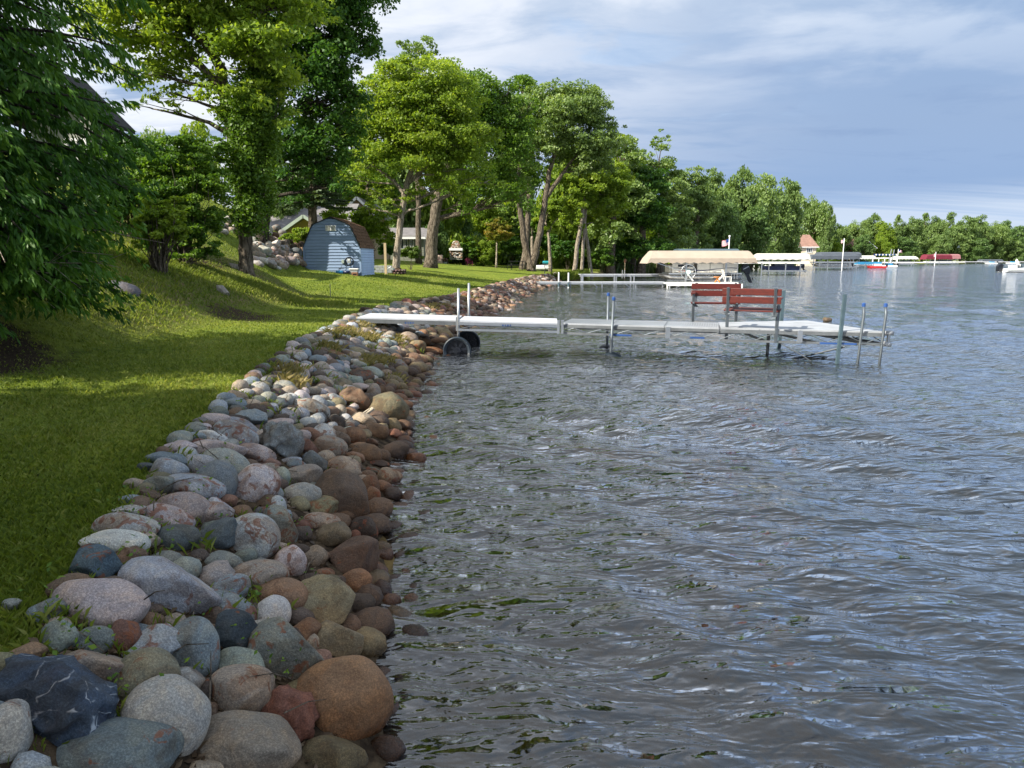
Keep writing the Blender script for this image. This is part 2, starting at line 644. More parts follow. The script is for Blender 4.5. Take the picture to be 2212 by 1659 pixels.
def stone_mat(name, wet=True):
    m, nt, out = nm(name)
    L = nt.links
    oi = nt.nodes.new('ShaderNodeObjectInfo')
    vc = nt.nodes.new('ShaderNodeAttribute')
    vc.attribute_name = 'stone_col'
    has = nt.nodes.new('ShaderNodeAttribute')
    has.attribute_name = 'has_col'
    base = nmix(nt, has.outputs['Fac'], oi.outputs['Color'], vc.outputs['Color'])
    tc = nt.nodes.new('ShaderNodeTexCoord')
    off = nt.nodes.new('ShaderNodeVectorMath')
    off.operation = 'SCALE'
    rv = nt.nodes.new('ShaderNodeCombineXYZ')
    for i in range(3):
        L.new(oi.outputs['Random'], rv.inputs[i])
    L.new(rv.outputs[0], off.inputs[0])
    off.inputs['Scale'].default_value = 37.0
    geo = nt.nodes.new('ShaderNodeNewGeometry')
    add = nt.nodes.new('ShaderNodeVectorMath')
    L.new(geo.outputs['Position'], add.inputs[0])
    L.new(off.outputs[0], add.inputs[1])
    P = add.outputs[0]
    sp = nnoise(nt, P, 130, 6, .8)
    c = nmix(nt, nramp(nt, sp, .42, .66), nmix(nt, 1.0, base, (.60, .60, .62), 'MULTIPLY'), nmix(nt, 1.0, base, (1.25, 1.25, 1.24), 'MULTIPLY'))
    n2 = nnoise(nt, P, 9, 6, .6, .6)
    c = nmix(nt, nramp(nt, n2, .40, .66), c, nmix(nt, 1.0, c, (1.30, 1.15, .98), 'MULTIPLY'))
    n3 = nnoise(nt, P, 22, 3, .6)
    c = nmix(nt, nramp(nt, n3, .56, .70, 0, .5), c, nmix(nt, 1.0, c, (.55, .56, .6), 'MULTIPLY'))
    # rust coloured lichen and iron stains
    n4 = nnoise(nt, P, 13, 5, .6, 1.0)
    amt = nramp(nt, oi.outputs['Random'], .25, 1.0, .68, .545)
    sep = nt.nodes.new('ShaderNodeMath')
    sep.operation = 'GREATER_THAN'
    L.new(n4, sep.inputs[0])
    L.new(amt, sep.inputs[1])
    rust = nmath(nt, 'MULTIPLY', nramp(nt, nmath(nt, 'SUBTRACT', n4, amt), -.015, .05), nmath(nt, 'MULTIPLY', oi.outputs['Alpha'], .75))
    c = nmix(nt, rust, c, (.19, .062, .022))
    # thin pale veins
    wv = nt.nodes.new('ShaderNodeTexVoronoi')
    wv.feature = 'DISTANCE_TO_EDGE'
    wv.inputs['Scale'].default_value = 5.5
    wp = nt.nodes.new('ShaderNodeVectorMath')
    L.new(P, wp.inputs[0])
    wn = nt.nodes.new('ShaderNodeTexNoise')
    wn.inputs['Scale'].default_value = 9
    L.new(P, wn.inputs['Vector'])
    wsc = nt.nodes.new('ShaderNodeVectorMath')
    wsc.operation = 'SCALE'
    wsc.inputs['Scale'].default_value = .25
    L.new(wn.outputs['Color'], wsc.inputs[0])
    L.new(wsc.outputs[0], wp.inputs[1])
    L.new(wp.outputs[0], wv.inputs['Vector'])
    vein = nmath(nt, 'MULTIPLY', nmath(nt, 'SUBTRACT', 1.0, nramp(nt, wv.outputs['Distance'], 0.0, .035)), oi.outputs['Alpha'])
    vein = nmath(nt, 'SUBTRACT', 1.0, nmath(nt, 'SUBTRACT', 1.0, vein))
    vm = nmath(nt, 'MULTIPLY', nmath(nt, 'SUBTRACT', 1.0, oi.outputs['Alpha']), nmath(nt, 'SUBTRACT', 1.0, nramp(nt, wv.outputs['Distance'], .0, .028)))
    c = nmix(nt, nmath(nt, 'MULTIPLY', vm, nramp(nt, n3, .42, .62)), c, (.42, .46, .50))
    n5 = nnoise(nt, P, 4.2, 5, .62, .8)
    blot = nmath(nt, 'MULTIPLY', nramp(nt, n5, .47, .60), nramp(nt, oi.outputs['Random'], .15, .8, .25, .9))
    c = nmix(nt, blot, c, nmix(nt, 1.0, c, (.62, .50, .42), 'MULTIPLY'))
    rough = .78
    if wet:
        sx = nt.nodes.new('ShaderNodeSeparateXYZ')
        L.new(geo.outputs['Position'], sx.inputs[0])
        zz = nmath(nt, 'ADD', sx.outputs[2], nmath(nt, 'MULTIPLY', nmath(nt, 'SUBTRACT', n2, .5), .16))
        w = nramp(nt, zz, .02, .11, 1.0, 0.0)
        st = nramp(nt, zz, .06, .42, 1.0, 0.0)
        c = nmix(nt, nmath(nt, 'MULTIPLY', st, .55), c, nmix(nt, 1.0, c, (1.05, .68, .38), 'MULTIPLY'))
        c = nmix(nt, nmath(nt, 'MULTIPLY', w, .8), c, nmix(nt, 1.0, c, (.40, .30, .22), 'MULTIPLY'))
        rough = nramp(nt, zz, .0, .10, .12, .76)
    h = nmath(nt, 'ADD', nmath(nt, 'MULTIPLY', sp, .4), nmath(nt, 'ADD', n3, nmath(nt, 'MULTIPLY', n2, 1.5)))
    bsdf(nt, out, c, rough, 0, .35, h, .8, .016)
    return m


M['stone'] = stone_mat('field stone', True)
M['stone_dry'] = stone_mat('dry field stone', False)


def ground_mat():
    m, nt, out = nm('lawn, bank soil and lake bed')
    L = nt.links
    P = nt.nodes.new('ShaderNodeNewGeometry').outputs['Position']
    at_ = nt.nodes.new('ShaderNodeAttribute')
    at_.attribute_name = 'zone'          # r: soil, g: rough slope, b: lake bed
    sx = nt.nodes.new('ShaderNodeSeparateColor')
    L.new(at_.outputs['Color'], sx.inputs[0])
    n1 = nnoise(nt, P, .45, 5, .6)
    n2 = nnoise(nt, P, 5, 6, .7)
    n3 = nnoise(nt, P, 40, 5, .75)
    lawn = nmix(nt, nramp(nt, n1, .35, .65), (.120, .170, .018), (.190, .225, .026))
    lawn = nmix(nt, nramp(nt, n2, .42, .68), lawn, (.080, .125, .018))
    lawn = nmix(nt, nramp(nt, n3, .45, .7, 0, .6), lawn, (.19, .20, .055))
    rg = nmix(nt, nramp(nt, n2, .4, .6), (.085, .115, .022), (.16, .125, .060))
    c = nmix(nt, nmath(nt, 'MULTIPLY', sx.outputs[1], nramp(nt, n1, .25, .6, .35, 1)), lawn, rg)
    soil = nmix(nt, nramp(nt, n3, .35, .65), (.020, .014, .009), (.085, .060, .038))
    soil = nmix(nt, nramp(nt, n2, .5, .7, 0, .7), soil, (.055, .035, .020))
    edge = nmath(nt, 'ADD', sx.outputs[0], nmath(nt, 'MULTIPLY', nmath(nt, 'SUBTRACT', n2, .5), .9))
    c = nmix(nt, nramp(nt, edge, .35, .6), c, soil)
    bed = nmix(nt, nramp(nt, n2, .35, .65), (.065, .045, .016), (.20, .135, .050))
    c = nmix(nt, at_.outputs['Alpha'], c, nmix(nt, n3, (.34, .26, .16), (.50, .40, .27)))
    c = nmix(nt, sx.outputs[2], c, bed)
    h = nmath(nt, 'ADD', n3, n2)
    bsdf(nt, out, c, .95, 0, .1, h, .9, .03)
    return m


def water_mat():
    m, nt, out = nm('lake water')
    L = nt.links
    P = nt.nodes.new('ShaderNodeNewGeometry').outputs['Position']
    na = nnoise(nt, P, 2.5, 2.8, .50, .35, vscale=(.85, 2.2, 1), rot=(0, 0, -.15))
    nb = nnoise(nt, P, 6.5, 1.8, .5, .6, vscale=(.8, 1.8, 1), rot=(0, 0, -.30))
    nc = nnoise(nt, P, .35, 3, .5, .3, vscale=(.6, 2.2, 1), rot=(0, 0, -.12))
    h = nmath(nt, 'ADD', nmath(nt, 'MULTIPLY', na, 1.0), nmath(nt, 'ADD', nmath(nt, 'MULTIPLY', nb, .34), nmath(nt, 'MULTIPLY', nc, 2.0)))
    bp = nt.nodes.new('ShaderNodeBump')
    bp.inputs['Strength'].default_value = 1.0
    bp.inputs['Distance'].default_value = WATER_BUMP
    L.new(h, bp.inputs['Height'])
    fr = nt.nodes.new('ShaderNodeFresnel')
    fr.inputs['IOR'].default_value = WATER_IOR
    L.new(bp.outputs[0], fr.inputs['Normal'])
    gl = nt.nodes.new('ShaderNodeBsdfGlossy')
    gl.inputs['Roughness'].default_value = .07
    gl.inputs['Color'].default_value = (.95, .97, 1, 1)
    L.new(bp.outputs[0], gl.inputs['Normal'])
    tr = nt.nodes.new('ShaderNodeBsdfTransparent')
    tr.inputs['Color'].default_value = (.56, .52, .36, 1)
    df = nt.nodes.new('ShaderNodeBsdfDiffuse')      # silt in the water
    df.inputs['Color'].default_value = (.016, .017, .010, 1)
    ms = nt.nodes.new('ShaderNodeMixShader')
    at_ = nt.nodes.new('ShaderNodeAttribute')
    at_.attribute_name = 'depth'
    L.new(at_.outputs['Fac'], ms.inputs[0])
    L.new(tr.outputs[0], ms.inputs[1])
    L.new(df.outputs[0], ms.inputs[2])
    mx = nt.nodes.new('ShaderNodeMixShader')
    L.new(nmath(nt, 'MINIMUM', nmath(nt, 'MULTIPLY', nmath(nt, 'POWER', fr.outputs[0], 1.26), 3.15), .93), mx.inputs[0])
    L.new(ms.outputs[0], mx.inputs[1])
    L.new(gl.outputs[0], mx.inputs[2])
    L.new(mx.outputs[0], out.inputs[0])
    return m


WATER_BUMP = .112
WATER_IOR = 1.62
M['ground'] = ground_mat()
M['water'] = water_mat()


def np_mesh(name, V, F, mats, smooth=False, attrs=()):
    """fast mesh from numpy arrays; F is (n, k)"""
    me = bpy.data.meshes.new(name)
    n, k = F.shape
    me.vertices.add(len(V))
    me.vertices.foreach_set('co', np.ascontiguousarray(V, dtype=np.float32).ravel())
    me.loops.add(n * k)
    me.loops.foreach_set('vertex_index', np.ascontiguousarray(F, dtype=np.int32).ravel())
    me.polygons.add(n)
    me.polygons.foreach_set('loop_start', np.arange(0, n * k, k, dtype=np.int32))
    me.update(calc_edges=True)
    if smooth:
        me.polygons.foreach_set('use_smooth', np.ones(n, dtype=bool))
    for an, typ, dom, data in attrs:
        a = me.attributes.new(an, typ, dom)
        a.data.foreach_set('color' if 'COLOR' in typ else 'value', np.ascontiguousarray(data, dtype=np.float32).ravel())
    for m in (mats if isinstance(mats, (list, tuple)) else [mats]):
        me.materials.append(m)
    return me


def link(name, me, parent=None):
    o = bpy.data.objects.new(name, me)
    COL.objects.link(o)
    o.parent = parent
    return o


def axis_pts(fine0, fine1, step, lo, hi, g=1.13):
    a = list(np.arange(fine0, fine1, step))
    s, x = step, a[-1]
    while x < hi:
        s *= g
        x += s
        a.append(x)
    s, x = step, a[0]
    b = []
    while x > lo:
        s *= g
        x -= s
        b.append(x)
    return np.array(b[::-1] + a)


def grid_faces(nx, ny):
    i, j = np.meshgrid(np.arange(nx - 1), np.arange(ny - 1))
    a = (j * nx + i).ravel()
    return np.stack([a, a + 1, a + nx + 1, a + nx], 1)


# ------------------------------------------------------------ ground sheet
def hsh(x, y, f, seed):
    """cheap smooth noise on arrays"""
    r = np.random.default_rng(seed)
    o = 0
    for k in range(5):
        a = r.uniform(0, 6.28)
        q = f * r.uniform(.6, 1.7)
        o = o + np.sin((x * math.cos(a) + y * math.sin(a)) * q + r.uniform(0, 6.28))
    return o / 5


def build_ground():
    xs = axis_pts(-11, 2, .16, -3500, 4500, 1.11)
    ys = axis_pts(1, 24, .16, -400, 5000, 1.10)
    X, Y = np.meshgrid(xs, ys)
    Z = ground_z(X, Y)
    s = shore_dist(X, Y)
    land = s > 1.6
    Z = Z + np.where(land, .035 * hsh(X, Y, 1.1, 3) + .012 * hsh(X, Y, 4.5, 4), 0)
    Z = Z + np.where(s < 0, .04 * hsh(X, Y, 2.5, 9), 0)
    soil = sstep(2.0, 1.5, s) * (s > -.1)
    W = np.interp(Y, [0, 2.5, 5, 9, 14, 19, 26, 40, 55, 60, 80], [1.15, 1.2, 1.5, 1.7, 1.75, 1.9, 1.35, 1.3, 1.2, .3, .3])
    soil = np.clip((W - s) / .35 + .5, 0, 1)
    # mulch under the cedar and the scuffed patch on the slope
    soil = np.maximum(soil, 1.2 * np.exp(-(((X + 6.6) / 1.3) ** 2 + ((Y - 7.6) / 1.3) ** 2)))
    soil = np.maximum(soil, .75 * np.exp(-(((X + 5.7) / 1.0) ** 2 + ((Y - 14.6) / 1.4) ** 2)))
    soil = np.maximum(soil, .7 * np.exp(-(((X + 8.3) / .8) ** 2 + ((Y - 18.5) / 1.5) ** 2)))
    sand = np.exp(-(((X - 10.3) / 3.2) ** 2 + ((Y - 80) / 3.0) ** 2))
    rough = sstep(1.9, 3.0, s - W) * sstep(24, 20, Y) * sstep(9, 12, Y)
    bed = (s < .05).astype(float)
    colr = np.stack([np.clip(soil, 0, 1), rough, bed, np.clip(sand, 0, 1)], -1).reshape(-1, 4)
    V = np.stack([X, Y, Z], -1).reshape(-1, 3)
    me = np_mesh('ground', V, grid_faces(len(xs), len(ys)), M['ground'], True, [('zone', 'FLOAT_COLOR', 'POINT', colr)])
    tag(link('ground', me), kind='structure')
    # water
    xs = axis_pts(-2.3, 9.5, .055, -60, 4300, 1.09)
    ys = axis_pts(1.5, 15, .052, -150, 4600, 1.07)
    X, Y = np.meshgrid(xs, ys)
    r = np.random.default_rng(5)
    Z = np.zeros_like(X)
    D = np.hypot(X, Y)
    for k in range(46):
        lam = r.choice([.28, .38, .5, .7, .95, 1.4, 2.1]) * r.uniform(.8, 1.25)
        ang = math.radians(r.normal(-136, 17) if lam > .62 else r.normal(-116, 26))      # travel direction, towards the rocks
        amp = .0140 * lam ** 1.05 * r.uniform(.4, 1.0)
        amp *= .80 if lam > .62 else 1.05
        ph = r.uniform(0, 6.28)
        kk = 2 * math.pi / lam
        # wave trains come and go
        env = .5 + .5 * np.sin(X * r.uniform(-1, 1) * .9 + Y * r.uniform(-1, 1) * .9 + r.uniform(0, 6.28))
        q = (X * math.cos(ang) + Y * math.sin(ang)) * kk + ph + .5 * np.sin(X * .8 * r.uniform(.3, 1) + Y * r.uniform(.3, 1))
        fade = sstep(lam * 60, lam * 22, D)
        Z += amp * env * fade * (np.sin(q) + .22 * np.sin(2 * q + .6))
    dep = sstep(-1.0, -6.0, shore_dist(X, Y)) * .9
    V = np.stack([X, Y, Z], -1).reshape(-1, 3)
    me = np_mesh('lake_water', V, grid_faces(len(xs), len(ys)), M['water'], True, [('depth', 'FLOAT', 'POINT', dep)])
    tag(link('lake_water', me), kind='structure')


build_ground()

# ------------------------------------------------------------ stones
def ico(sub):
    import bmesh
    bm = bmesh.new()
    bmesh.ops.create_icosphere(bm, subdivisions=sub, radius=1)
    V = np.array([v.co[:] for v in bm.verts])
    F = np.array([[v.index for v in f.verts] for f in bm.faces])
    bm.free()
    return V, F


ICO = {k: ico(k) for k in (2, 3, 4)}


def stone_shape(seed, kind, sub):
    V, F = ICO[sub]
    V = V.copy()
    r = np.random.default_rng(seed)
    if kind == 'flat':
        ncut, cut = 5, (.62, .85)
    elif kind == 'block':
        ncut, cut = 11, (.55, .82)
    elif kind == 'egg':
        ncut, cut = 7, (.78, .94)
    elif kind == 'rough':
        ncut, cut = 9, (.62, .85)
    else:
        ncut, cut = 8, (.66, .90)
    P = V * 1.0
    for _ in range(ncut):
        n = r.normal(size=3)
        n /= np.linalg.norm(n)
        d = r.uniform(*cut)
        q = P @ n
        over = np.maximum(q - d, 0)
        k = .97 if kind in ('block', 'rough') else .72
        P = P - n[None, :] * (over * k)[:, None]
    off = r.uniform(-50, 50, 3)
    amp, fr = {'rough': (.26, 2.4), 'block': (.05, 1.6), 'egg': (.10, .9), 'flat': (.09, 1.2)}.get(kind, (.14, 1.1))
    for i in range(len(P)):
        p = Vector(V[i]) * fr + Vector(off)
        a = mn.noise(p) * amp
        if kind in ('rough', 'block'):
            a += mn.noise(p * 2.7) * amp * .5
            if kind == 'rough':
                a += mn.noise(p * 6) * amp * .3
        P[i] *= (1 + a)
    P -= (P.max(0) + P.min(0)) / 2
    P /= (P.max(0) - P.min(0)) / 2
    return P, F


PAL = {
    'W': (.56, .56, .54), 'P': (.50, .42, .42), 'LB': (.38, .43, .50), 'B': (.24, .32, .39), 'LG': (.46, .49, .47),
    'BG': (.22, .28, .31), 'G': (.22, .27, .25), 'GG': (.27, .32, .28), 'DG': (.11, .145, .16), 'D': (.040, .070, .125),
    'T': (.41, .34, .26), 'O': (.29, .165, .085), 'R': (.24, .095, .060), 'OK': (.21, .13, .075), 'K': (.12, .085, .065),
    'OL': (.24, .215, .12), 'V': (.075, .11, .15), 'S': (.20, .215, .22), 'C': (.29, .145, .095), 'BL': (.07, .145, .215)}

A_ = [(545, 215, 425, 240, 'P', -14, 'egg'), (930, 130, 470, 270, 'LB', -12, 'block', 'big grey boulder with a flat broken face and a pink band', .2),
      (1400, 80, 270, 170, 'T', 0, 'round'), (1510, 165, 265, 160, 'O', -5, 'egg', 'smooth orange brown cobble'), (1715, 215, 310, 270, 'OL', -20, 'round'),
      (1240, 140, 190, 150, 'BG', 0, 'round'), (1465, 275, 175, 165, 'W', 25, 'egg'), (1270, 390, 215, 250, 'V', 0, 'block', 'dark navy angular boulder with a white vein'),
      (1050, 470, 240, 320, 'BG', 6, 'egg', 'smooth upright blue grey boulder'), (1230, 245, 280, 150, 'B', -20, 'round'),
      (1550, 490, 350, 350, 'GG', -8, 'block', 'blocky grey green boulder'), (1830, 415, 220, 230, 'OL', 15, 'block'), (1920, 105, 150, 140, 'O', 0, 'egg'),
      (830, 460, 300, 230, 'LB', 5, 'block'), (770, 635, 310, 290, 'OL', 30, 'egg', 'olive brown egg shaped boulder'), (500, 565, 315, 200, 'T', 8, 'round'),
      (310, 715, 590, 375, 'D', -14, 'rough', 'navy blue boulder laced with white veins', .95), (900, 835, 385, 400, 'W', 0, 'egg', 'grey white boulder with orange rust spots'),
      (1010, 650, 205, 150, 'W', -30, 'round'), (1300, 565, 260, 190, 'GG', -10, 'round'), (1285, 705, 300, 265, 'T', 0, 'round', 'pinkish tan rounded boulder'),
      (1320, 970, 530, 270, 'T', 0, 'round', 'broad flat topped tan boulder'), (1560, 800, 265, 290, 'R', 10, 'rough', 'rough reddish brown boulder'),
      (1850, 735, 440, 430, 'O', 35, 'round', 'big wet orange brown boulder at the waterline', .0), (1790, 1040, 330, 180, 'OL', -10, 'block'), (50, 930, 190, 330, 'LG', 0, 'egg'),
      (580, 1020, 560, 230, 'BG', -5, 'flat', 'flat slate grey boulder'), (245, 262, 170, 125, 'B', 0, 'round'), (500, 420, 185, 145, 'G', 15, 'egg'),
      (310, 400, 180, 170, 'G', 20, 'flat'), (660, 405, 190, 190, 'R', 20, 'block'), (130, 490, 165, 95, 'O', 0, 'round'), (800, 310, 135, 85, 'O', -10, 'round'),
      (1165, 295, 115, 120, 'OK', -20, 'block'), (1215, 285, 100, 80, 'LB', 0, 'egg'), (810, 365, 95, 65, 'T', 0, 'egg'), (760, 350, 85, 60, 'B', 0, 'block'),
      (895, 372, 95, 60, 'OK', 0, 'egg'), (1720, 560, 150, 170, 'C', 0, 'round'), (1640, 375, 150, 130, 'O', 0, 'egg'), (1435, 675, 95, 85, 'K', 0, 'egg'),
      (1120, 800, 90, 90, 'OK', 0, 'block'), (1430, 812, 85, 65, 'OK', 0, 'egg'), (1830, 95, 72, 60, 'K', -10, 'egg'), (1750, 50, 95, 50, 'O', 0, 'egg'),
      (60, 222, 85, 65, 'G', 0, 'round'), (1370, 250, 110, 65, 'K', 0, 'round'), (820, 245, 120, 55, 'K', 0, 'egg'), (1060, 1100, 260, 60, 'T', 0, 'round'),
      (280, 530, 90, 60, 'R', -20, 'egg'), (1110, 700, 60, 150, 'K', -10, 'flat'), (1680, 430, 80, 100, 'T', 0, 'egg'), (610, 880, 90, 60, 'OK', 0, 'round'),
      (1900, 1080, 120, 90, 'OK', 0, 'block'), (1140, 370, 60, 80, 'T', 0, 'egg'), (30, 760, 140, 150, 'B', 0, 'block')]
B_ = [(935, 58, 155, 75, 'P', 0, 'round'), (1150, 48, 160, 105, 'B', -10, 'block'), (1360, 42, 105, 90, 'LB', -15, 'block'), (880, 103, 75, 52, 'P', 0, 'egg'),
      (815, 160, 135, 62, 'B', 0, 'round'), (930, 158, 160, 80, 'W', -15, 'egg'), (1060, 152, 235, 155, 'LB', -15, 'egg'), (740, 215, 165, 75, 'P', 0, 'block'),
      (850, 203, 85, 75, 'R', 0, 'egg'), (950, 232, 310, 125, 'P', 5, 'block', 'purplish red slab boulder'), (1170, 255, 200, 105, 'P', -15, 'egg'),
      (1325, 190, 240, 230, 'S', -10, 'rough', 'craggy porous grey rock on top of the cobbles', .6), (1010, 305, 240, 140, 'LG', -22, 'egg'), (665, 280, 215, 80, 'B', -10, 'block'),
      (835, 318, 165, 120, 'LB', 0, 'round'), (672, 350, 185, 125, 'LB', -15, 'round'), (950, 420, 205, 240, 'BG', -10, 'egg', 'dark smooth blue grey boulder'),
      (1090, 350, 95, 65, 'DG', 0, 'block'), (540, 328, 85, 50, 'DG', 0, 'egg'), (490, 425, 112, 65, 'T', 0, 'egg'), (620, 432, 165, 105, 'G', 10, 'egg'),
      (800, 455, 315, 150, 'LB', -8, 'egg'), (1160, 445, 270, 220, 'P', 25, 'round', 'large pinkish grey boulder'), (1000, 525, 112, 75, 'C', 0, 'egg'),
      (755, 570, 265, 175, 'P', -5, 'egg'), (975, 580, 150, 115, 'LB', -20, 'block'), (1440, 388, 215, 125, 'T', 12, 'egg'), (1440, 492, 200, 135, 'LG', 10, 'egg'),
      (1670, 508, 300, 280, 'OK', -15, 'round', 'large boulder half tan and half dark red brown'), (1290, 482, 75, 70, 'BG', 0, 'egg'), (1235, 540, 115, 100, 'OK', 0, 'block'),
      (1300, 560, 85, 125, 'LG', 10, 'egg'), (1090, 595, 115, 90, 'O', 10, 'egg'), (1110, 625, 105, 50, 'K', 0, 'egg'), (900, 615, 195, 150, 'P', 10, 'round'),
      (670, 618, 275, 120, 'P', -18, 'egg'), (612, 642, 95, 62, 'R', -10, 'egg'), (445, 668, 300, 145, 'LG', -5, 'egg'), (715, 745, 235, 155, 'DG', -5, 'round'),
      (930, 728, 245, 155, 'DG', 15, 'block'), (1150, 742, 290, 260, 'LB', 15, 'egg', 'big smooth pale blue grey boulder'), (1310, 675, 170, 235, 'GG', 12, 'egg'),
      (355, 762, 325, 130, 'W', -5, 'egg'), (450, 582, 185, 65, 'W', 0, 'rough'), (460, 512, 115, 50, 'B', 0, 'egg'), (260, 895, 230, 210, 'BL', -10, 'block', 'deep blue angular boulder beside the grass'),
      (450, 860, 200, 130, 'OK', -5, 'rough'), (985, 880, 195, 125, 'GG', -8, 'flat'), (1360, 880, 180, 190, 'P', 0, 'round'), (1610, 725, 210, 145, 'OL', 8, 'block'),
      (1555, 648, 195, 110, 'T', 0, 'round'), (1540, 560, 170, 125, 'OL', -15, 'block'), (1450, 665, 95, 75, 'R', 0, 'egg'), (1440, 715, 115, 95, 'K', 0, 'round'),
      (1512, 850, 130, 125, 'T', 0, 'block'), (1790, 692, 150, 145, 'K', 10, 'egg'), (1720, 860, 270, 220, 'K', 0, 'block', 'dark brown wet boulder touching the water'),
      (1848, 505, 85, 125, 'O', 0, 'round'), (1820, 795, 110, 60, 'C', -20, 'round'), (1940, 392, 135, 105, 'T', -15, 'round'), (1822, 392, 92, 85, 'O', -10, 'egg'),
      (1945, 495, 130, 85, 'K', 25, 'block'), (1680, 335, 175, 125, 'T', -15, 'egg'), (1600, 222, 175, 135, 'T', -20, 'egg'), (1475, 222, 112, 105, 'C', 0, 'block'),
      (1575, 275, 95, 85, 'T', -30, 'round'), (1970, 238, 150, 110, 'K', 0, 'round'), (1880, 312, 115, 52, 'K', -5, 'block'), (1980, 330, 85, 50, 'O', 0, 'egg'),
      (1850, 350, 85, 42, 'G', -8, 'egg'), (1745, 272, 105, 65, 'O', 0, 'round'), (1760, 212, 110, 50, 'O', 10, 'egg'), (1840, 185, 72, 48, 'OK', 0, 'egg'),
      (1740, 155, 125, 110, 'O', 10, 'egg'), (1860, 122, 145, 92, 'OK', 0, 'egg'), (1970, 140, 82, 62, 'R', 0, 'egg'), (1790, 55, 140, 80, 'T', 0, 'round'),
      (1580, 140, 135, 105, 'LG', -20, 'egg'), (1500, 142, 125, 75, 'C', -10, 'egg'), (1640, 78, 92, 95, 'K', 0, 'round'), (1702, 90, 72, 62, 'T', 0, 'egg'),
      (1655, 172, 115, 85, 'OK', -20, 'round'), (1300, 82, 165, 62, 'P', 10, 'egg'), (1410, 102, 72, 50, 'OL', 0, 'round'), (1210, 107, 105, 45, 'K', 0, 'egg'),
      (1250, 302, 125, 65, 'C', -5, 'egg'), (1140, 322, 105, 75, 'OK', -10, 'egg'), (1330, 385, 95, 105, 'GG', -15, 'round'), (1410, 320, 115, 80, 'B', 10, 'block'),
      (1525, 312, 120, 130, 'S', -15, 'block'), (1370, 295, 125, 45, 'LB', 10, 'egg'), (1250, 335, 115, 62, 'T', -5, 'egg'), (1778, 415, 85, 85, 'T', -15, 'egg'),
      (1300, 790, 120, 55, 'T', 0, 'egg'), (1560, 945, 105, 60, 'O', 10, 'round'), (1830, 445, 100, 130, 'OK', 0, 'egg'), (1700, 372, 150, 70, 'T', 0, 'egg'),
      (1210, 590, 100, 70, 'BG', 0, 'block'), (845, 835, 110, 70, 'K', 0, 'egg'), (560, 490, 120, 60, 'OK', -15, 'rough'), (1370, 690, 70, 50, 'R', 0, 'egg'),
      (1760, 330, 50, 60, 'K', 0, 'egg'), (1690, 610, 90, 60, 'OK', 0, 'egg'), (1205, 130, 70, 40, 'W', 0, 'egg'), (1745, 720, 60, 60, 'R', 0, 'egg'),
      (2000, 560, 120, 60, 'OK', 0, 'egg'), (1100, 100, 180, 80, 'LB', -25, 'egg')]
